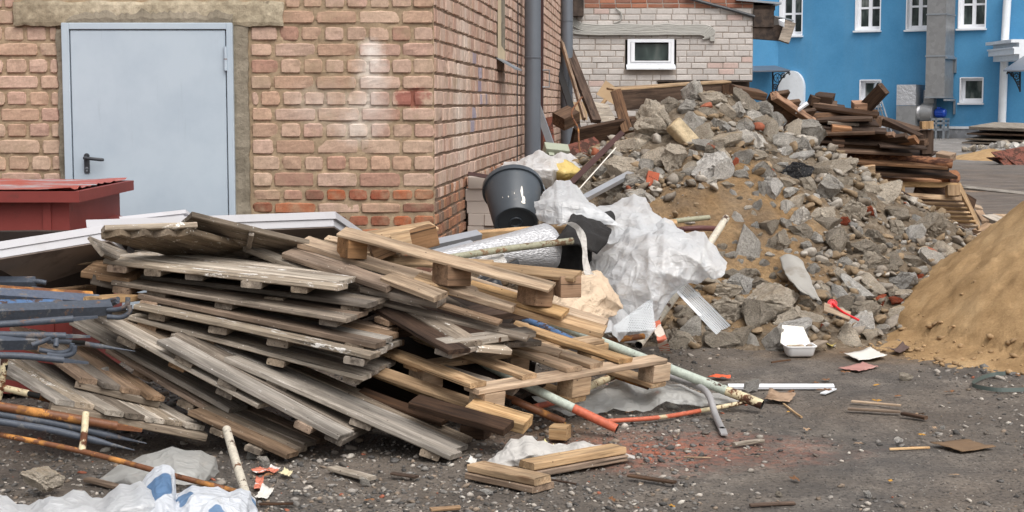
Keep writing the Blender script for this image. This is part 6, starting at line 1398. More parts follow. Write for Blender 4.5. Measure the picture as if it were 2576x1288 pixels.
sheet('plastic_bag', [[(440, 1248, -.05), (500, 1238, -.07), (560, 1244, -.06), (615, 1250, -.05), (640, 1262, -.02)], [(440, 1275, -.05), (500, 1264, -.08), (560, 1268, -.07), (610, 1272, -.05), (638, 1280, -.02)], [(430, 1320, -.01), (500, 1312, -.03), (560, 1310, -.03), (610, 1306, -.02), (640, 1300, -.01)]], film_mat('blue white wrapper', C(204, 208, 214), 0, tint=(C(104, 132, 164), 9, .56), glow=.15, dirt=C(170, 168, 160)), 'torn blue and white wrapper beside the whitish pipe end', 'plastic bag', .04, 11, 10, 14, ex=1.16)
sheet('plastic_bag', [[(1280, 410, 12.2), (1330, 392, 12.3), (1385, 392, 12.3), (1430, 400, 12.3), (1482, 418, 12.2)], [(1276, 440, 11.9), (1330, 425, 11.7), (1385, 425, 11.7), (1435, 432, 11.9), (1478, 438, 12.0)], [(1290, 458, 11.9), (1335, 462, 11.75), (1385, 466, 11.8), (1420, 452, 11.9), (1440, 446, 12.0)]], film_mat('clear bag', C(224, 223, 222), .12, glow=.3), 'clear white bag with rubbish at the foot of the side wall', 'plastic bag', .035, 7, 11, 12)
o = sheet('foam_lump', [[(1388, 412, 12.1), (1420, 408, 12.1), (1452, 424, 12.1)], [(1384, 432, 11.85), (1418, 430, 11.7), (1452, 436, 11.85)], [(1382, 450, 11.9), (1418, 452, 11.8), (1448, 446, 11.9)]], BAGY, 'yellow foam lump beside the clear bag', 'foam lump', .03, 9, 12, 8, thick=.01)
sheet('paper_sheet', [[(1470, 688, 9.0), (1500, 690, 9.0), (1532, 716, 9.0), (1556, 745, 9.0)], [(1440, 725, 8.7), (1490, 728, 8.6), (1530, 745, 8.65), (1556, 768, 8.8)], [(1400, 760, 8.5), (1450, 768, 8.4), (1500, 778, 8.5), (1545, 786, 8.7)], [(1400, 785, 8.4), (1440, 795, 8.3), (1490, 800, 8.4), (1530, 798, 8.6)]], PAPER, 'crumpled beige wrapping paper right of the broken pallet', 'paper', .035, 9, 13, 12)
sheet('cloth_strip', [[(1398, 570, 9.3), (1412, 562, 9.25)], [(1432, 566, 9.15), (1446, 560, 9.1)], [(1456, 596, 9.05), (1472, 590, 9.05)], [(1464, 650, 9.0), (1478, 646, 9.0)], [(1470, 690, 8.95), (1488, 686, 8.95)], [(1500, 710, 8.9), (1516, 702, 8.9)]], CLOTHW, 'long white cloth strip hanging over the black felt', 'cloth strip', .012, 12, 14, 10)
sheet('felt_sheet', [[(1432, 568, 9.5), (1450, 546, 9.7), (1490, 556, 9.7), (1528, 585, 9.5)], [(1405, 598, 9.3), (1450, 580, 9.35), (1490, 586, 9.4), (1522, 600, 9.4)], [(1392, 604, 9.25), (1440, 612, 9.2), (1480, 622, 9.2), (1500, 628, 9.3)]], FELT, 'black felt sheet folded over the wooden pole', 'felt', .02, 5, 15, 12, thick=.012)
sheet('felt_sheet', [[(1386, 604, 9.55), (1430, 610, 9.5), (1480, 620, 9.5)], [(1384, 650, 9.5), (1430, 660, 9.45), (1476, 670, 9.5)], [(1380, 720, 9.4), (1430, 730, 9.35), (1475, 735, 9.4)]], FELT, 'black sheet put in for the dark hollow below the folded felt', 'felt', .02, 5, 16, 10, thick=.012)  # dark sheet put where the hollow is in shade
RUB = paint('ribbed black rubber', C(40, 39, 39), .7, .2, 20, .3)
a, b_ = W(1474, 562, 9.9), W(1540, 546, 9.8); m = MB().tube([a+(b_-a)*(k/40) for k in range(41)], [.038+.004*(k % 2) for k in range(41)], 18); o = m.build('rubber_hose', RUB); tag(o, 'short ribbed black rubber hose lying on the felt', 'hose')
# stuff in the dark hollow under the pole
sheet('plastic_film', [[(1195, 660, 8.9), (1235, 642, 8.95), (1258, 640, 8.95)], [(1205, 675, 8.8), (1240, 668, 8.8), (1268, 660, 8.85)], [(1212, 690, 8.75), (1246, 690, 8.72), (1278, 676, 8.8)]], CLOTHW, 'flat dirty white card under the wooden pole', 'card', .005, 6, 17, 6)
BPL = paint('black plastic', C(34, 35, 38), .3, .1)
m = MB(); M = Matrix.Translation(W(1250, 690, 8.6)) @ Matrix.Rotation(-.45, 4, 'Y') @ Matrix.Rotation(.3, 4, 'Z'); m.box((-.13, -.05, -.03), (.13, .05, .03), M=M); o = m.build('plastic_box', BPL); bevel(o, .012, 3); smooth_angle(o); tag(o, 'shiny black plastic box under the white card', 'plastic box')
m = MB(); M = Matrix.Translation(W(1210, 742, 8.2)) @ Matrix.Rotation(-.4, 4, 'Y'); m.box((-.12, -.07, -.06), (.12, .07, .06), M=M); o = m.build('plastic_box', BPL); bevel(o, .04, 4); smooth_angle(o); tag(o, 'rounded black plastic casing below the broken pallet', 'plastic box')
ALU = paint('aluminium profile', C(186, 188, 192), .35, .08, 5, .05, metal=.6)
def bar(name, q0, q1, w_, t_, mat_, label, cat, up=V(0, -.6, 1), group=None, bev=0):
    a, b_ = (W(*q0) if q0[2] > 0 else G(q0[0], q0[1], -q0[2])), (W(*q1) if q1[2] > 0 else G(q1[0], q1[1], -q1[2])); o = MB().box((0, -w_/2, -t_/2), ((b_-a).length, w_/2, t_/2)).build(name, mat_)
    if bev: bevel(o, bev, 1)
    o.matrix_world = Matrix.Translation(a) @ frame(b_-a, up); return tag(o, label, cat, group)
bar('metal_profile', (1040, 626, 9.2), (1205, 590, 9.5), .06, .035, ALU, 'grey metal profile leaning on the pile by the brick corner', 'metal profile')
bar('metal_profile', (1050, 648, 9.0), (1190, 612, 9.3), .05, .02, ALU, 'second thinner metal profile under the foil sheet', 'metal profile')
q = mound_hit(1470, 498); bar('metal_profile', (1468, 500, 10.9), (1586, 437, 11.6), .05, .03, ALU, 'shiny aluminium profile resting on the left slope of the heap', 'metal profile')
pipe([(1453, 480, 11.0), (1549, 372, 11.6)], 1.6, WPT, 'thin white rod standing aslant before the left slope', 'rod', 'rod', None, 'cc')
bar('metal_strip', (1426, 470, 11.3), (1566, 333, 12.2), .04, .012, DRUST, 'long rusty brown strip leaning on the left slope', 'metal strip', up=V(0, -1, .3))
for k, L in enumerate([[(1690, 352, 12.4), (1640, 400, 12.2), (1580, 425, 12.0)], [(1600, 345, 12.7), (1660, 322, 12.55), (1720, 318, 12.4)]]): pipe(L, 1.3, PRUST, ['rusty bent rebar lying across the upper left of the rubble', 'rusty bent rebar over the soil caked boulder near the summit'][k], 'rebar', 'rebar', None, 'cc')
pipe([(1464, 244, 13.5), (1438, 283, 13.3), (1454, 322, 13), (1456, 352, 12.8), (1461, 382, 12.6), (1484, 392, 12.4), (1512, 404, 12.2)], 2.2, PRUST, 'S shaped brown root like rod before the dark boards', 'rod', 'rod', None, 'cc')
# the corner behind the heap
GRN = paint('pale green enamel', C(158, 164, 146), .45, .06, 4, .04)
ge = empty('switch_box', W(1392, 392, 13), 'pale green metal switch box with two knobs by the drainpipe', 'switch box')
M = Matrix.Translation(W(1398, 384, 13)) @ Matrix.Rotation(.15, 4, 'Z') @ Matrix.Rotation(.5, 4, 'X') @ Matrix.Rotation(.12, 4, 'Y'); o = part(MB().box((-.1, -.055, -.06), (.1, .055, .06), M=M).build('case', GRN), ge); bevel(o, .008, 2)
o = part(MB().box((-.075, -.10, .0), (-.03, -.056, .03), M=M).build('knob', GRN), ge); o = part(MB().tube([M @ V(.03, -.056, .0), M @ V(.03, -.08, .0), M @ V(.045, -.11, .01)], [.012, .014, .024], 12).build('knob', GRN), ge)
RST = pipe_mat('rust red sheet', C(112, 62, 46), C(70, 44, 36), .5)
bar('rusty_sheet', (1418, 408, 12.9), (1524, 374, 13.3), .3, .008, RST, 'rust red metal sheet angled in front of the dark boards', 'metal sheet', up=V(0, -.9, .6))
bar('rusty_sheet', (1358, 300, 17.5), (1366, 400, 17.2), .28, .01, RST, 'rusty sheet standing behind the front drainpipe', 'metal sheet', up=V(-.2, -1, 0))
bar('loose_board', (1350, 262, 17.0), (1392, 382, 16.4), .07, .03, GALV, 'grey metal lath leaning beside the front drainpipe', 'lath', up=V(-.2, -1, 0))
loose(1392, 30, 24.2, 1500, 306, 22.5, .14, .07, DARKB, 'long dark timber leaning high against the wall by the rear drainpipe', up=V(.4, -1, 0), group=None)
loose(1386, 14, 24.0, 1470, 300, 22.3, .04, .06, BROWN, 'thin pale batten beside the long leaning timber', up=V(.4, -1, 0), group=None)
loose(1397, 150, 23.5, 1470, 372, 21.5, .10, .03, paint('black tarred plank', C(30, 29, 29), .7), 'black tarred plank leaning against the rear drainpipe', up=V(.2, -1, 0), group=None)
def ply(pts, Y, label, t_=.015):
    v = [W(x, y, Y) for x, y in pts]; n = len(v); m = MB().add(v+[p_+V(0, t_, 0) for p_ in v], [list(range(n))[::-1], [n+i for i in range(n)]]+[[i, (i+1) % n, n+(i+1) % n, n+i] for i in range(n)]); o = m.build('plywood_sheet', paint('plywood', C(192, 164, 130), .75, .12, 3, .1)); return tag(o, label, 'plywood')
ply([(1500, 237), (1524, 202), (1572, 236), (1560, 268), (1546, 264)], 26.2, 'tilted plywood square leaning on the white brick wall')
ply([(1439, 257), (1476, 255), (1478, 302), (1441, 299)], 25.6, 'upright plywood square behind the S shaped rod')
bar('loose_board', (1524, 250, 26.0), (1510, 268, 26.0), .06, .03, FRESH, 'short stick under the tilted plywood square', 'lath')
m = MB().add([W(1490, 255, 25), W(1530, 262, 25), W(1552, 306, 24.5), W(1500, 306, 24.5), W(1490, 255, 25.2), W(1530, 262, 25.2), W(1552, 306, 24.7), W(1500, 306, 24.7)], [[3, 2, 1, 0], [4, 5, 6, 7], [0, 1, 5, 4], [1, 2, 6, 5], [2, 3, 7, 6], [3, 0, 4, 7]]); tag(m.build('slate_sheet', GREYW), 'grey weathered sheet leaning at the foot of the white wall', 'sheet')
shield(W(1434, 324, 14.0), W(1575, 297, 14.4), V(.1, .45, -.55), 3, .05, [DARKB], 'blackened board panel tilted before the white building', cross=(), cat='timber panel', group=None)
loose(1404, 306, 13.9, 1444, 288, 14.0, .16, .12, REDW, 'rotten brown log end at the left tip of the blackened panel', up=V(0, -.5, 1), group=None)
loose(1404, 384, 13.6, 1440, 378, 13.6, .1, .08, REDW, 'small bark covered log piece below the blackened panel', group=None)
e = empty('wooden_crate', W(1690, 260, 14.8), 'big brown wooden crate side standing behind the heap summit', 'crate')
A, B = W(1548, 228, 14.6), W(1832, 208, 15.0)
for k, (o0, m_) in enumerate(((0, REDW), (.2, REDW), (.28, DARKB), (.48, REDW))):
    dz = V(0, .12*o0, -o0-.09); plank('side_board', A+dz, B+dz, V(0, -1, -.15), .19 if k % 2 == 0 else .09, .03, m_, e)
plank('top_board', A+V(-.05, .04, .012), B+V(.0, .04, .012), V(0, -.1, 1), .16, .02, FRESHB, e)
plank('corner_post', A+V(.0, -.03, -.01), W(1580, 335, 14.3), V(0, -1, -.2), .10, .06, REDW, e); plank('corner_post', B+V(-.02, -.03, -.01), B+V(.03, 0, -.5), V(0, -1, -.2), .09, .06, REDW, e)
# ---------------------------------------------------------------- timber stack behind the heap
TG = 'old timbers stacked behind the heap'
def tim(*a, **k): k.setdefault('group', TG); return loose(*a, **k)
shield(W(1905, 246, 13.9), W(1950, 240, 14.0), W(2046, 306, 14.6)-W(1950, 240, 14.0), 3, .05, [REDW], 'old brown boarding sloping down right behind the summit', cross=(), group=None)
plank_ = tim(1946, 240, 13.9, 2046, 308, 14.5, .07, .06, ENDW, 'sawn edge beam sloping down right behind the summit', up=V(0, -1, .5))
tim(1846, 226, 13.8, 1918, 240, 13.9, .18, .07, REDW, 'splintered brown board just right of the summit crate')
bar('loose_board', (1999, 283, 14.2), (2032, 259, 14.2), .03, .02, WHITEP, 'thin white lath sticking up behind the heap', 'lath')
shield(W(1990, 288, 15.0), W(2202, 276, 15.2), V(-.05, .8, -.28), 4, .06, [REDW], 'topmost wide board panel of the timber stack', cross=(), group=TG)
shield(W(2190, 326, 15.0), W(2060, 344, 15.4), W(2324, 348, 14.8)-W(2190, 326, 15.0), 5, .055, [ENDW, REDW], 'sawn edged board panel jutting right from the timber stack', cross=(), group=TG)
tim(2192, 296, 15.8, 2326, 336, 15.3, .12, .06, REDW, 'beam sloping down from the panel to the upright post')
tim(2331, 388, 15.2, 2331, 326, 15.2, .11, .09, REDW, 'short upright timber post at the right end of the stack', up=V(0, -1, 0))
tim(2331, 325, 15.15, 2331, 304, 15.15, .11, .1, FRESHB, 'rounded wood block set on the upright post', up=V(0, -1, 0))
tim(2180, 356, 15.5, 2332, 358, 15.1, .1, .06, REDW, 'reddish board end reaching to the upright post')
tim(2050, 366, 15.1, 2222, 361, 15.1, .2, .05, REDW, 'long brown board halfway down the timber stack')
tim(2170, 372, 15.6, 2345, 392, 15.2, .3, .02, DARKB, 'dark sagging sheet of wood on the log')
tim(2361, 390, 15.2, 2398, 397, 15.1, .12, .07, BROWN, 'little brown block on the right end of the log')
tim(2165, 426, 14.9, 2200, 423, 14.9, .1, .08, FRESHB, 'pale block in front of the log')
BARK = (lambda t: (lambda p: t.pbr(t.mix(t.ramp(t.noise(t.map(p, (1, 3, 3)), 3, 6, .7), [(.45, 0), (.55, 1)]), C(78, 52, 42), C(156, 110, 80)), .9, t.bump(t.noise(p, 20, 5, .7), .8, .02)))(t.pos()))(NT('peeling bark'))
pipe([(2050, 384, 15.2), (2220, 396, 15.1), (2395, 412, 15.0)], 12, BARK, 'long peeling log lying across the timber stack', 'log', 'log', TG, 'cc')
pipe([(2110, 416, 15.5), (2250, 424, 15.4), (2386, 430, 15.3)], 14, paint('dark log', C(48, 38, 32), .9, .3, 8, .5), 'log coloured blackish for the shade under the peeling log', 'log', 'log', TG, 'cc')  # the shadow under the upper log is put into this dark colour
pipe([(2300, 452, 15.9), (2360, 448, 15.7), (2402, 446, 15.5)], 18, BARK, 'stout log end behind the leaning pallet', 'log', 'log', TG, 'cc')
for k, (x0, y0, x1, y1, w_, t_, lab) in enumerate([(2020, 276, 2052, 268, .16, .1, 'broken timber chunk at the left of the top of the stack'), (2048, 246, 2100, 252, .18, .09, 'uppermost splintered timber chunk on the stack'), (2040, 262, 2108, 270, .2, .08, 'flat splintered timber under the uppermost chunk'), (2088, 272, 2128, 276, .14, .06, 'rotten offcut right of the splintered chunks'), (2034, 250, 2058, 256, .12, .09, 'squared timber stub leaning among the splintered chunks')]):
    tim(x0, y0, 15.4-k*.03, x1, y1, 15.3, w_, t_, DARKB if k % 2 else REDW, lab, rag=.03, wane=.06)
tim(2144, 266, 15.2, 2182, 264, 15.2, .16, .07, ENDW, 'half round log slice on the top panel', wane=.05)
tim(2172, 276, 15.2, 2224, 222, 15.0, .12, .07, REDW, 'thick squared timber pointing up at the right of the top panel', up=V(-.4, -1, .2))
tim(2100, 300, 15.9, 2190, 312, 15.5, .3, .1, REDW, 'mass of dark boards in the middle of the stack')
tim(2040, 310, 15.5, 2200, 320, 15.5, .4, .14, DARKB, 'dark baulk filling the upper stack'); tim(2040, 395, 15.7, 2300, 372, 15.7, .4, .14, DARKB, 'dark baulk filling the lower stack')
for k, (x0, y0, Y0, x1, y1, Y1, w_, t_, m_, lab) in enumerate([(2046, 268, 15.2, 2210, 290, 15.0, .14, .03, DARKB, 'thin dark plank under the topmost panel sloping right'), (2040, 300, 15.1, 2196, 296, 14.95, .16, .03, REDW, 'thin brown plank just under the topmost panel'), (2056, 318, 15.05, 2230, 330, 14.9, .14, .028, DARKB, 'dark plank below the grey slat reaching right'), (2066, 334, 14.95, 2200, 330, 14.9, .14, .03, REDW, 'brown plank above the sawn edged panel'), (2060, 352, 15.0, 2300, 364, 15.0, .14, .026, DARKB, 'long thin dark plank between the panel and the long brown board'), (2070, 374, 14.95, 2290, 384, 15.0, .16, .028, REDW, 'long thin brown plank lying just above the log'), (2120, 404, 14.9, 2380, 420, 15.0, .12, .026, REDW, 'long brown lath lying just under the log'), (2140, 430, 14.9, 2396, 440, 15.2, .2, .03, DARKB, 'wide dark plank above the level board panel'), (2210, 366, 14.9, 2330, 372, 14.9, .1, .02, DARKB, 'short dark lath at the foot of the upright post'), (2226, 300, 15.3, 2318, 344, 15.0, .08, .03, DARKB, 'dark lath alongside the sloping beam')]):
    tim(x0, y0, Y0, x1, y1, Y1, w_, t_, m_, lab)
tim(2080, 307, 15.0, 2160, 312, 15.0, .08, .03, GREYD, 'thin grey slat on the edge of the timber stack'); tim(2090, 322, 14.95, 2140, 328, 14.95, .12, .07, ENDW, 'half log chock under the grey slat'); tim(2090, 356, 15.0, 2122, 358, 15.0, .12, .07, ENDW, 'half log chock on the long brown board')
shield(W(2186, 445, 15.4), W(2405, 456, 15.6), V(.0, .8, .05), 5, .06, [ENDW, BROWN], 'level board panel between the logs and the leaning pallet', cross=(), group=TG)
lp = empty('wooden_pallet', W(2340, 560, 16.3), 'pale pallet leaning on edge at the right end of the timber stack', 'pallet', 'pallets'); lp.location.z = 0
def lpl(n_, x0, y0, Y0, x1, y1, Y1, w_, t_, m_=FRESHB, up=V(0, -1, .3)): plank(n_, W(x0, y0, Y0-.85), W(x1, y1, Y1-.85), up, w_, t_, m_, lp)
lpl('edge_board', 2215, 463, 15.9, 2414, 467, 16.1, .05, .03); lpl('edge_board', 2275, 492, 15.85, 2418, 499, 16.05, .05, .03)
for x in (2257, 2396): lpl('block', x, 466, 15.95, x+1, 494, 15.93, .12, .09)
for k in range(6): lpl('slat', 2268+k*20, 508+k*12, 15.9+k*.07, 2424+k*7, 514+k*11, 16.1+k*.06, .04+.0*k, .02, FRESHB if k % 2 else FRESH, up=V(0, -.6, -.8))
lpl('side_board', 2412, 468, 16.05, 2462, 570, 16.5, .09, .025, FRESH, up=V(1, -.4, 0)); lpl('back_board', 2300, 480, 16.5, 2440, 560, 16.9, .5, .02, DARKB)
tim(2180, 442, 13.9, 2456, 604, 14.8, .12, .09, DARKB, 'long black charred beam leaning down right past the pallet', up=V(.1, -.4, 1)); tim(2188, 438, 13.95, 2458, 597, 14.85, .05, .03, FRESHB, 'pale sawn lath along the top of the black beam', up=V(.1, -.4, 1))
SG = 'wood scraps by the sand pile'
for x0, y0, Y0, x1, y1, Y1, w_, t_, m_, lab in [(2462, 532, 17.4, 2480, 560, 17.0, .08, .04, BROWN, 'upright board stub behind the sand pile'), (2486, 546, 17.2, 2522, 562, 16.9, .16, .06, GREYW, 'grey squared block with a nail behind the sand pile'), (2458, 586, 16.6, 2494, 568, 16.8, .12, .05, BROWN, 'brown split board at the foot of the pallet'), (2460, 601, 16.2, 2524, 574, 16.6, .12, .05, FRESH, 'fresh split board pointing to the sand pile'), (2440, 515, 18, 2470, 525, 18, .1, .03, FRESH, 'light board piece right of the leaning pallet'), (2520, 540, 18.0, 2560, 570, 17.2, .2, .02, FRESH, 'thin pale sheet behind the grey block'), (2458, 612, 16, 2490, 606, 16, .06, .02, REDW, 'red brown sliver in front of the black beam end')]:
    tim(x0, y0, Y0, x1, y1, Y1, w_, t_, m_, lab, group=SG)
tim(2424, 490, 27.5, 2484, 495, 27.5, .3, .1, BROWN, 'weathered board lying in the yard beyond the pallet', group=None); tim(2424, 474, 28.5, 2600, 494, 26.6, .14, .06, GREYW, 'long whitish board lying in the yard beyond the sand', group=None); tim(2424, 470, 29, 2600, 490, 27.2, .06, .05, GREYW, 'second long pale board lying alongside the whitish one', group=None)
# far right: pallets, stones, little sand heap, rusty sheets
for k, (x0, y0, x1, y1, m_) in enumerate([(2470, 314, 2620, 319, GREYW), (2470, 318, 2620, 324, GREYD), (2464, 331, 2620, 335, REDW), (2460, 344, 2620, 350, GREYD), (2448, 353, 2620, 358, GREYD)]):
    A, B = W(x0, y0, 60), W(x1, y1, 58); e = empty('board_shield', (A+B)/2, ['topmost pale shield of the far stack by the blue wall', 'second grey shield of the far stack', 'third reddish shield of the far stack', 'fourth dark shield of the far stack', 'lowest dark shield of the far stack'][k], 'timber panel', 'far stacked shields')
    plank('deck', A, B, V(0, -.15, 1), 1.6, .05, m_, e); 
    for s in (.12, .4, .7): p_ = A+(B-A)*s-V(0, 0, .1); plank('batten', p_-V(0, .8, 0), p_+V(0, .8, 0), V(0, 0, 1), .25, .12, DARKB, e)
rk2 = random.Random(8)
for k in range(34):
    x = 2420+rk2.random()**.8*170; y = 378-rk2.random()*.5*max(0, (x-2440)*.35); s = rk2.uniform(9, 19)
    rock(x, y, s*1.3, s, 'gbl'[k % 3], 'pale rubble stone in the far heap beside the stacked shields', 'far rubble stones', at=W(x, y-2, 50+rk2.uniform(-1, 1)), name='rubble_stone')
v = []; f = []; cx_, cy_ = W(2500, 400, 44).x, 44.0
for j in range(13):
    for i in range(37):
        a = 2*math.pi*i/36; r_ = j/12; x = cx_+math.cos(a)*r_*1.15; y = cy_+math.sin(a)*r_*1.6; v.append((x, y, max(-.02, .30*(1-r_)**.8*(1+.25*mnoise.noise(V(x*2, y*2, 1)))+.03*mnoise.noise(V(x*7, y*7, 1))-.01)))
f = [[j*37+i, j*37+i+1, (j+1)*37+i+1, (j+1)*37+i] for j in range(12) for i in range(36)]
tag(link('sand_heap', mesh('sand_heap', v, f, True), SAND), 'low little sand heap far off in the yard', 'sand heap')
for k, (x0, y0, x1, y1, w_, u) in enumerate([(2512, 402, 2600, 386, .6, V(.1, -.8, 1)), (2540, 404, 2620, 394, .9, V(0, -.6, 1)), (2498, 396, 2530, 410, .35, V(-.6, -.6, .6))]):
    bar('rusty_sheet', (x0, y0, 40), (x1, y1, 40.5), w_, .02, RST, ['rusty curled sheet on the far right of the yard', 'larger rusty sheet lying at the right frame edge', 'dark bent flap of rusty sheet nearest the little sand heap'][k], 'metal sheet', up=u)
# ================================================================ smaller things
t = NT('fibreglass mesh'); p = t.obj(); wv = []
for ax_ in (0, 1):
    s = t.n('ShaderNodeSeparateXYZ'); t.set(s.inputs[0], p); wv.append(t.ramp(t.math('PINGPONG', s.outputs[ax_], .0055), [(.30, 0), (.40, 1)]))
hole = t.math('MULTIPLY', wv[0], wv[1]); df = t.n('ShaderNodeBsdfPrincipled'); df.inputs['Base Color'].default_value = C(186, 190, 193); df.inputs['Roughness'].default_value = .6
for nd_ in t.t.nodes:
    if nd_.bl_idname == 'ShaderNodeValToRGB': nd_.color_ramp.elements[0].position = .0016; nd_.color_ramp.elements[1].position = .0024
tp = t.n('ShaderNodeBsdfTransparent'); mx_ = t.n('ShaderNodeMixShader'); t.set(mx_.inputs[0], t.math('MULTIPLY', hole, .8)); t.t.links.new(df.outputs[0], mx_.inputs[1]); t.t.links.new(tp.outputs[0], mx_.inputs[2]); t.t.links.new(mx_.outputs[0], t.o.inputs[0]); MESHM = t.m
def strip(name, rows, mat_, label, cat, thick=.0, amp=.0, seed=1, nu=10, group=None):
    return sheet(name, rows, mat_, label, cat, amp, 8, seed, nu, thick, group, edge=.0)
def meshstrip(pts, w_, label, fold=0):
    P_ = [W(*q) for q in pts]; a, b_ = P_[0], P_[-1]; M = Matrix.Translation(a) @ frame(b_-a, V(.2, -1, .35)); L = (b_-a).length; Mi = M.inverted(); v = []; f = []; n = 20
    for i in range(n+1):
        x = L*i/n
        for j in range(7): y = w_*(j/6-.5); v.append((x+(abs(y)*.5 if i == n else 0), y, .012*mnoise.noise(V(x*3, y*9, 2))+(.02*(j-3)**2/9)))
    f = [[i*7+j, (i+1)*7+j, (i+1)*7+j+1, i*7+j+1] for i in range(n) for j in range(6)]
    o = link('mesh_strip', mesh('mesh_strip', v, f, True), MESHM); o.matrix_world = M; return tag(o, label, 'mesh strip')
ms = meshstrip([(1700, 712, 9.25), (1814, 830, 8.9)], .10, 'pale fibreglass mesh strip sticking out under the big white film')
bead = MB().box((0, -.052, .022), (.33, -.036, .026)).build('corner_bead', WHITEP); bead.parent = ms
v = []
P0, P1, P2 = W(1640, 748, 9.0), W(1520, 838, 8.6), W(1650, 830, 8.75)
M = Matrix.Translation(P1) @ frame(P2-P1, V(0, -1, .4)); Mi = M.inverted(); q0 = Mi @ P0; q2 = Mi @ P2; f = []; n = 14
for i in range(n+1):
    for j in range(n+1): s_, t_ = i/n, j/n; q = q2*s_*1.0+(q0-q2*.0)*t_*(1-.0*s_); q = q2*s_*(1-t_)+q0*t_+V(0, 0, .02*mnoise.noise(V(s_*4, t_*4, 1))); v.append(tuple(q))
f = [[i*(n+1)+j, (i+1)*(n+1)+j, (i+1)*(n+1)+j+1, i*(n+1)+j+1] for i in range(n) for j in range(n)]
o = link('mesh_sheet', mesh('mesh_sheet', v, f, True), MESHM); o.matrix_world = M; tag(o, 'fanned piece of white mesh in front of the film beside the rusty pole', 'mesh sheet')
sheet('cloth_strip', [[(1640, 812, 8.9), (1658, 806, 8.9)], [(1648, 835, 8.75), (1668, 828, 8.75)], [(1654, 866, 8.7), (1680, 862, 8.7)], [(1664, 888, -.03), (1690, 890, -.02)]], film_mat('striped ribbon', C(214, 200, 186), 0, .7, tint=(C(196, 104, 76), 14, .56), glow=.1), 'white and orange ribbon hanging at the end of the rusty pole', 'ribbon', .015, 14, 20, 8)
# bent grey sheet on the slope
GSH = paint('grey fibre cement sheet', C(150, 147, 141), .8, .12, 6, .2, dirt=C(124, 114, 102), dsc=5, damt=.55)
def onheap(pts, lift): return [(lambda q: (x, y, (q+V(0, -lift, 0)).y))(mound_hit(x, y)) for x, y in pts]
sheet('curved_sheet', [onheap([(1962, 650), (1984, 641), (2008, 650), (2022, 664)], .14), onheap([(1972, 680), (1996, 680), (2020, 688), (2036, 700)], .20), onheap([(1986, 704), (2010, 716), (2034, 726), (2050, 732)], .24), onheap([(2018, 738), (2034, 746), (2052, 756), (2066, 764)], .2)], GSH, 'bent pale grey sheet lying on the rubble above the foot of the heap', 'sheet', 0, 5, 21, 8, thick=.008)
# red perforated whisk
REDP = paint('bright red plastic', C(206, 28, 36), .35, .05)
a = mound_hit(2139, 812)+V(0, -.25, .05); b_ = W(2094, 764, a.y+.03); e = empty('red_whisk', a, 'bright red plastic masher with a perforated round head stuck in the rubble', 'kitchen tool')
part(MB().tube(curve([a, W(2122, 786, a.y), W(2104, 772, a.y), b_]), [.0075]*19, 10).build('handle', REDP), e)
m = MB(); dn_ = (V(0, -.75, .65)).normalized(); M = Matrix.Translation(b_) @ dn_.to_track_quat('Z', 'Y').to_matrix().to_4x4(); rr3 = 12.5*a.y/FX
for k in range(24):
    a0, a1 = 2*math.pi*k/24, 2*math.pi*(k+1)/24
    if k % 2 == 0: m.add([M @ V(rr3*s*math.cos(q), rr3*s*math.sin(q), z_) for z_ in (-.003, .003) for s, q in ((.55, a0), (.9, a0), (.9, a1), (.55, a1))], [[3, 2, 1, 0], [4, 5, 6, 7], [0, 1, 5, 4], [2, 3, 7, 6], [0, 4, 7, 3], [1, 2, 6, 5]])
lathe(m, [(.001, .003), (rr3*.55, .003), (rr3*.55, -.003), (.001, -.003)], M, 24); lathe(m, [(rr3*.88, -.004), (rr3*1.0, -.004), (rr3*1.0, .005), (rr3*.88, .005), (rr3*.88, -.004)], M, 24); part(m.build('head', REDP), e)
a, b_ = mound_hit(2047, 782)+V(0, -.3, .06), mound_hit(2125, 829)+V(0, -.15, .1); o = plank('printed_plank', a, b_, V(.3, -.8, .8), .07, .03, FRESHB); tag(o, 'short printed plank sloping among the rubble beside the red masher', 'plank')
m = MB(); L = (b_-a).length
for k in range(4): x = L*(.2+.15*k); m.box((x, -.0385, -.010), (x+.012, -.0362, .010)); m.box((x+.012, -.0385, .004), (x+.04, -.0362, .010)) if k % 2 == 0 else m.box((x-.02, -.0385, -.010), (x, -.0362, -.005))
mk = m.build('stamp', BLK); mk.parent = o
# foam tray
t_ = empty('foam_tray', G(2018, 903), 'white foam takeaway box with its lid open at the foot of the rubble', 'food box')
TRAY = paint('white foam', C(236, 236, 236), .5, .03, 9, .1)
c0 = G(2019, 900); k = c0.y/FX; M = Matrix.Translation(c0) @ Matrix.Rotation(.06, 4, 'Z')
def rrect(w_, d_, r_): 
    o_ = []
    for cx_, cy_, a0 in ((w_/2-r_, d_/2-r_, 0), (-w_/2+r_, d_/2-r_, 90), (-w_/2+r_, -d_/2+r_, 180), (w_/2-r_, -d_/2+r_, 270)):
        for i in range(5): a_ = R(a0+22.5*i); o_.append((cx_+r_*math.cos(a_), cy_+r_*math.sin(a_)))
    return o_
m = MB(); prof = [(60*k, .10, 0), (66*k, .13, .01), (76*k, .16, .058), (82*k, .172, .06), (82*k, .172, .066), (75*k, .156, .066), (64*k, .125, .014), (.01, .01, .014)]
m.v = []; n = 20
for w_, d_, z_ in prof:
    for x, y in rrect(w_, d_, min(w_, d_)*.2): m.v.append(tuple(M @ V(x, y+.09, z_)))
for i in range(len(prof)-1):
    for j in range(n): m.f.append([i*n+j, i*n+(j+1) % n, (i+1)*n+(j+1) % n, (i+1)*n+j]); m.m.append(0)
m.f.append(list(range(n))[::-1]); m.m.append(0); o = part(m.build('tray', TRAY), t_); smooth_angle(o, 45)
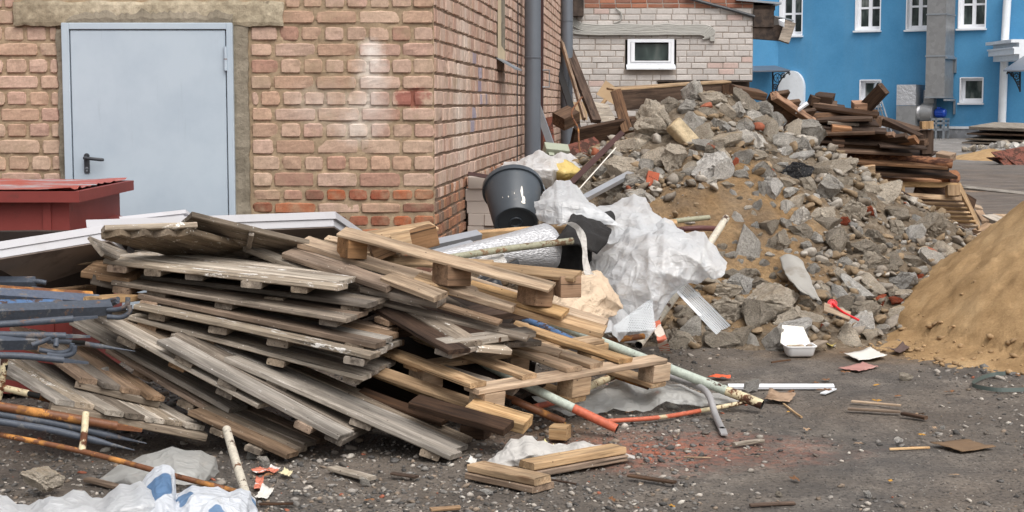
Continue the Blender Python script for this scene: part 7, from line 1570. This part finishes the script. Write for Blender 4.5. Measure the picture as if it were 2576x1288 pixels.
lid_ = [M @ V(x, .19+y*1.0, .055+y*.55) for x, y in ((-38*k, .01), (40*k, .01), (36*k, .15), (-18*k, .17))]
m = MB().add(lid_+[v_+V(0, .006, .0)+V(0, 0, -.008) for v_ in lid_], [[0, 1, 2, 3], [7, 6, 5, 4], [0, 4, 5, 1], [1, 5, 6, 2], [2, 6, 7, 3], [3, 7, 4, 0]]); o = part(m.build('lid', paint('stained foam lid', C(228, 224, 214), .55, .05, 4, .05, dirt=C(206, 176, 140), dsc=7, damt=.6)), t_)
m = MB().box((-30*k, -.03+.09, .05), (12*k, .03+.09, .062), M=M); part(m.build('food_remains', paint('crumbs', C(186, 172, 150), .9, .3, 40, .5, dirt=C(110, 80, 50))), t_)
zbit(2040, 872, 2070, 858, .07, .012, GREYD, 'small grey splinter leaning on the foam box', z=.05, name='wood_splinter', cat='wood scrap')
# flat scraps on the ground
def scrap(pts, mat_, label, cat, name='scrap', h_=.015, amp=.008, seed=1, n=8):
    """a curled sheet lying on the ground: pts = four corners"""
    g = [G(*q) for q in pts]; v = []; f = []; sz = (g[0]-g[2]).length
    for i in range(n+1):
        for j in range(n+1):
            s_, u_ = i/n, j/n; q = g[0]*(1-s_)*(1-u_)+g[1]*s_*(1-u_)+g[2]*s_*u_+g[3]*(1-s_)*u_
            e = h_*.35*(4*(u_-.5)**2)*(1-.6*s_)+h_*.25*(2*s_-1)**2*u_+amp*min(1, sz*6)*mnoise.noise(V(s_*4, u_*4, seed))+amp*.5*mnoise.noise(V(s_*11, u_*11, seed)); v.append((q.x+amp*.8*mnoise.noise(V(s_*7, u_*7, seed+4)), q.y+amp*.8*mnoise.noise(V(s_*7, u_*7, seed+8)), max(.006, .008+e)))
    f = [[i*(n+1)+j, (i+1)*(n+1)+j, (i+1)*(n+1)+j+1, i*(n+1)+j+1] for i in range(n) for j in range(n)]
    o = link(name, mesh(name, v, f, True), mat_); mo = o.modifiers.new('thick', 'SOLIDIFY'); mo.thickness = .002; mo.offset = 1; return tag(o, label, cat)
WSC = paint('dirty white sheet', C(214, 210, 202), .6, .06, 4, .1, dirt=C(160, 150, 136), dsc=6, damt=.58)
PSC = paint('faded pink board', C(172, 126, 118), .75, .15, 6, .2, dirt=C(200, 180, 170), dsc=8, damt=.6)
CARD = paint('wet cardboard', C(166, 140, 116), .85, .15, 5, .3, dirt=C(120, 96, 74))
ORG = paint('orange plastic', C(226, 96, 56), .45, .08)
scrap([(2122, 896), (2160, 912), (2232, 902), (2190, 884)], WSC, 'curved dirty white sheet scrap on the dark ground right of the foam box', 'scrap', h_=.035, seed=2)
scrap([(2108, 932), (2160, 938), (2210, 928), (2170, 916)], PSC, 'faded pinkish board scrap in front of the white sheet scrap', 'scrap', h_=.012, seed=3)
scrap([(2238, 888), (2262, 894), (2290, 882), (2270, 874)], paint('brown tar paper', C(92, 74, 68), .8, .2, 6, .2), 'folded brown tar paper scrap at the toe of the sand pile', 'scrap', h_=.05, seed=4)
scrap([(1922, 1014), (1985, 1018), (2002, 1000), (1935, 992)], CARD, 'torn cardboard piece beside the rusty pipe end', 'cardboard', 'cardboard_scrap', h_=.04, seed=5)
scrap([(1780, 952), (1838, 955), (1838, 949), (1800, 947)], ORG, 'thin orange plastic strip behind the long pipe', 'plastic strip', h_=.01, seed=6)
scrap([(2338, 1118), (2420, 1142), (2506, 1130), (2430, 1112)], paint('brown fibreboard', C(112, 90, 68), .9, .2, 9, .4), 'flat brown fibreboard shard lying on the gravel at the lower right', 'board shard', h_=.008, amp=.006, seed=7)
for k, (pts, lab) in enumerate([([(632, 1188), (656, 1180), (676, 1188), (650, 1200)], 'upper pinkish orange tape scrap beside the whitish pipe'), ([(664, 1192), (690, 1196), (706, 1186), (682, 1180)], 'right orange tape scrap beside the whitish pipe'), ([(638, 1238), (660, 1236), (664, 1208), (644, 1210)], 'lower orange tape scrap beside the whitish pipe')]): scrap(pts, film_mat('orange tape %d' % k, C(214, 126, 100), 0, .6, tint=(C(224, 214, 208), 16, .55), glow=.1), lab, 'tape', 'tape_scrap', h_=.02, seed=10+k)
scrap([(640, 1262), (672, 1262), (690, 1240), (660, 1232)], WSC, 'white paper scrap beside the open end of the whitish pipe', 'paper', 'paper_scrap', h_=.03, seed=14)
scrap([(700, 1200), (726, 1206), (738, 1196), (716, 1190)], paint('yellow foam crumb', C(206, 196, 160), .9), 'yellowish foam crumb on the gravel right of the tape', 'foam', 'foam_scrap', h_=.03, seed=15)
scrap([(1170, 1170), (1192, 1178), (1200, 1166), (1184, 1160)], WSC, 'small white paper corner left of the rebated planks', 'paper', 'paper_scrap', h_=.03, seed=16)
scrap([(1356, 1140), (1382, 1146), (1394, 1134), (1370, 1128)], paint('pale yellow foam', C(214, 206, 150), .9), 'pale yellow foam crumb behind the split rebated plank', 'foam', 'foam_scrap', h_=.06, seed=17)
scrap([(2180, 978), (2200, 982), (2210, 972), (2190, 968)], WSC, 'tiny white paper flake in the middle right of the ground', 'paper', 'paper_scrap', h_=.02, seed=18) if False else None
bar('plastic_profile', (1832, 972, -.012), (2098, 972, -.012), .035, .014, WHITEP, 'white plastic strip lying across the ground right of the pipes', 'plastic strip', up=V(0, -.3, 1))
bar('plastic_profile', (2070, 990, -.006), (2098, 978, -.006), .03, .006, WHITED, 'perforated white bracket at the end of the white plastic strip', 'bracket', up=V(0, 0, 1))
q = G(1890, 992); rock(1890, 984, 44, 36, 'l', 'grey foam block leaning on the white plastic strip', at=q+V(0, 0, .04), name='foam_block', cat='foam block')
q = G(2276, 956); rock(2276, 950, 36, 20, 'b', 'lone brown stone on bare ground before the sand pile', at=q+V(0, 0, .015), name='stone', cat='stone')
q = G(110, 1240); rock(110, 1240, 110, 58, 'b', 'brown plaster caked stone at the lower left behind the film', at=q+V(0, 0, .05), name='stone', cat='stone')
q = G(1000, 1195)
for x, y, w_, h_, m_, lab in [(918, 1212, 30, 20, 'g', 'grey stone touching the weathered slat'), (1224, 1240, 34, 12, 'l', 'flat white stone at the bottom centre'), (665, 1160, 36, 26, 'g', 'grey stone beside the foot of the dark shield'), (640, 1143, 40, 26, 'g', 'second grey stone beside the foot of the dark shield'), (1178, 1082, 18, 14, 'b', 'little brown stone by the split block'), (1318, 1183, 24, 14, 'g', 'small round stone under the split rebated plank'), (1300, 1040, 26, 16, 'g', 'grey stone under the fresh pallet'), (1480, 1048, 24, 22, 'k', 'dark stone behind the red lead pipe end'), (1690, 1024, 34, 14, 'l', 'flat pale stone in front of the grey film'), (2370, 1078, 14, 12, 'l', 'pale pebble far right'), (1960, 1245, 20, 14, 'b', 'brown pebble low at the bottom right of centre'), (2180, 1245, 24, 18, 'l', 'light stone at the bottom right'), (2258, 1110, 26, 20, 'l', 'white grey stone left of the fibreboard shard')]:
    q = G(x, y+h_*.3); rock(x, y, w_, h_, m_, lab, at=q+V(0, 0, .01), name='stone', cat='stone')
LBG = 'slivers of wood on the ground'
for x0, y0, x1, y1, w_, t__, m_, lab in [(2141, 1009, 2267, 1020, .04, .012, FRESHB, 'upper yellow lath lying right of the white strip'), (2131, 1028, 2267, 1036, .06, .012, BROWN, 'lower broken lath lying right of the white strip'), (2236, 1130, 2339, 1126, .022, .012, FRESHB, 'thin yellow stick left of the fibreboard shard'), (1971, 1016, 2018, 1050, .014, .012, FRESHB, 'thin stick slanting below the cardboard piece'), (1843, 1119, 1921, 1108, .045, .02, GREYW, 'pale grey slat end on the gravel below the grey hose'), (1884, 1271, 2001, 1266, .045, .012, REDW, 'dark bark sliver at the bottom right of centre'), (218, 1206, 300, 1226, .06, .02, BROWN, 'reddish wood splinter under the rusty rail'), (2270, 1040, 2330, 1052, .05, .02, DARKB, 'dark curled bark beside the lower lath'), (1720, 1150, 1790, 1152, .012, .008, FRESHB, 'thin straw in the brick dust'), (1380, 1205, 1450, 1218, .015, .008, DARKB, 'black strip by the end of the nearest plank'), (650, 1268, 740, 1266, .03, .01, DARKB, 'dark stick beside the whitish pipe mouth'), (1580, 1196, 1700, 1214, .05, .012, REDW, 'flat grey brown bark piece below the brick dust'), (1780, 1002, 1900, 1010, .03, .014, FRESHB, 'split lath along the rusty end of the curved rail'), (1080, 1282, 1160, 1276, .05, .014, BROWN, 'brown sliver at the bottom centre edge'), (985, 1190, 1050, 1200, .05, .01, REDW, 'small bark flake right of the weathered slat'), (1970, 885, 2010, 882, .02, .01, BROWN, 'brown twig left of the foam box'), (1940, 912, 1990, 905, .015, .012, DARKB, 'dark twig before the foam box'), (2290, 862, 2330, 856, .02, .01, BROWN, 'brown sliver by the toe of the sand')]:
    zbit(x0, y0, x1, y1, w_*.6, t__*.8, m_, lab, name='wood_splinter', cat='wood scrap', group=LBG)
# strap, black bits, white shard, wire
STR = paint('dark green strap', C(78, 88, 84), .5, .1)
pts = [G(2530, 940, .03), G(2492, 944, .02), G(2462, 955, .015), G(2445, 968, .012), G(2470, 976, .012), G(2520, 982, .012), G(2600, 980, .012)]; pts = curve(pts); m = MB(); v = []
for i, p_ in enumerate(pts): v += [tuple(p_+V(0, 0, -.009)), tuple(p_+V(0, .006, .012))]
m.add(v, [[2*i, 2*i+2, 2*i+3, 2*i+1] for i in range(len(pts)-1)]); o = m.build('strap', STR); mo = o.modifiers.new('thick', 'SOLIDIFY'); mo.thickness = .002; tag(o, 'dark green packing strap curling on the ground at the right edge', 'strap')
q = G(2298, 762)
bar('plastic_bracket', (2276, 764, 11.0), (2312, 742, 11.1), .05, .03, BPL, 'black plastic bracket among the stones beside the sand pile', 'plastic bracket')
bar('plastic_shard', (2184, 782, 10.3), (2202, 818, 10.2), .05, .004, TRAY, 'white plastic shard standing up at the foot of the rubble', 'plastic shard', up=V(.5, -1, .2))
for k, (x, y, w_, h_, lab) in enumerate([(2002, 822, 0, 0, '')][:0]): pass
scrap([(2070, 870), (2092, 878), (2108, 866), (2088, 856)], paint('yellow green leaf crop', C(178, 160, 90), .7, .2), 'withered yellow green husk between foam box and sand', 'husk', 'husk', h_=.06, seed=30)
# fallen leaves
LEAFM = [paint('brown leaf', C(118, 82, 54), .8, .25, 20, .2), paint('yellow leaf', C(176, 130, 54), .7, .2, 20, .2), paint('pale leaf', C(158, 132, 106), .8, .2, 20, .2)]
rl = random.Random(19)
def leaf(x, y, s, mi, label):
    c_ = G(x, y); a0 = rl.uniform(0, 6.28); v = [(0, 0, .012)]; n = 14
    for k in range(n):
        a = 2*math.pi*k/n; r_ = s*(.55+.45*abs(math.cos(a*2.5)))*(1.3 if abs(math.cos(a)) > .8 else .8); v.append((r_*math.cos(a), r_*math.sin(a)*.7, .006+.4*s*rl.random()))
    o = link('leaf', mesh('leaf', v, [[0, 1+k, 1+(k+1) % n] for k in range(n)]), LEAFM[mi]); o.location = c_; o.rotation_euler.z = a0; return tag(o, label, 'leaf', 'fallen leaves on the yard')
LV = [(1982, 1040, .03, 1, 'yellow leaf lying on gravel left of the laths'), (2206, 972, .035, 1, 'yellow leaf right of the white strip end'), (2204, 1012, .04, 1, 'yellow leaf beside the upper lath'), (2310, 1046, .05, 2, 'pale yellow leaf between laths and bark'), (2030, 1085, .05, 2, 'pale brown leaf in the middle of the right ground'), (2075, 985, .06, 0, 'brown leaf on the end of the white strip'), (2050, 968, .05, 0, 'brown leaf behind the white strip'), (2078, 960, .05, 0, 'second brown leaf behind the white strip'), (1990, 990, .05, 0, 'brown leaf above the cardboard piece'), (2260, 1000, .03, 0, 'little brown leaf above the laths'), (2390, 990, .05, 0, 'brown leaf on open ground left of the strap'), (2160, 1120, .03, 2, 'pale leaf on open ground left of the yellow stick'), (2000, 1210, .05, 0, 'rusty leaf low on the open ground'), (2320, 1098, .03, 1, 'yellow leaf above the fibreboard shard'), (2350, 1080, .03, 2, 'pale leaf above the fibreboard shard'), (1750, 968, .035, 1, 'yellow leaf on the long pipe'), (1300, 1000, .05, 0, 'brown leaf under the fresh pallet'), (1590, 1040, .05, 0, 'brown leaf by the red lead pipe end'), (1420, 1068, .03, 1, 'yellow leaf at the rusty pipe mouth'), (2126, 940, .04, 0, 'brown leaf by the pinkish board'), (2560, 948, .04, 0, 'orange brown leaf at the foot of the sand'), (2300, 1130, .03, 0, 'brown leaf beside the yellow stick'), (676, 1200, .04, 0, 'brown leaf between the tape scraps'), (930, 1262, .03, 0, 'brown leaf at the bottom left of centre'), (1540, 1262, .04, 0, 'brown leaf at the bottom centre'), (380, 1240, .03, 2, 'pale leaf beside the white bag'), (1690, 1278, .03, 1, 'yellow leaf at the bottom edge'), (2120, 890, .03, 0, 'brown leaf left of the curved white scrap'), (2400, 1200, .035, 2, 'pale leaf low on the right ground'), (2240, 1215, .03, 1, 'yellow leaf at the lower right')]
for x, y, s, mi, lab in LV: leaf(x, y, s*.6, mi, lab)
rock(256, 931, 28, 16, 'l', 'white plaster crumb on the four board shield', at=W(262, 932, 7.2), name='plaster_crumb', cat='plaster lump')
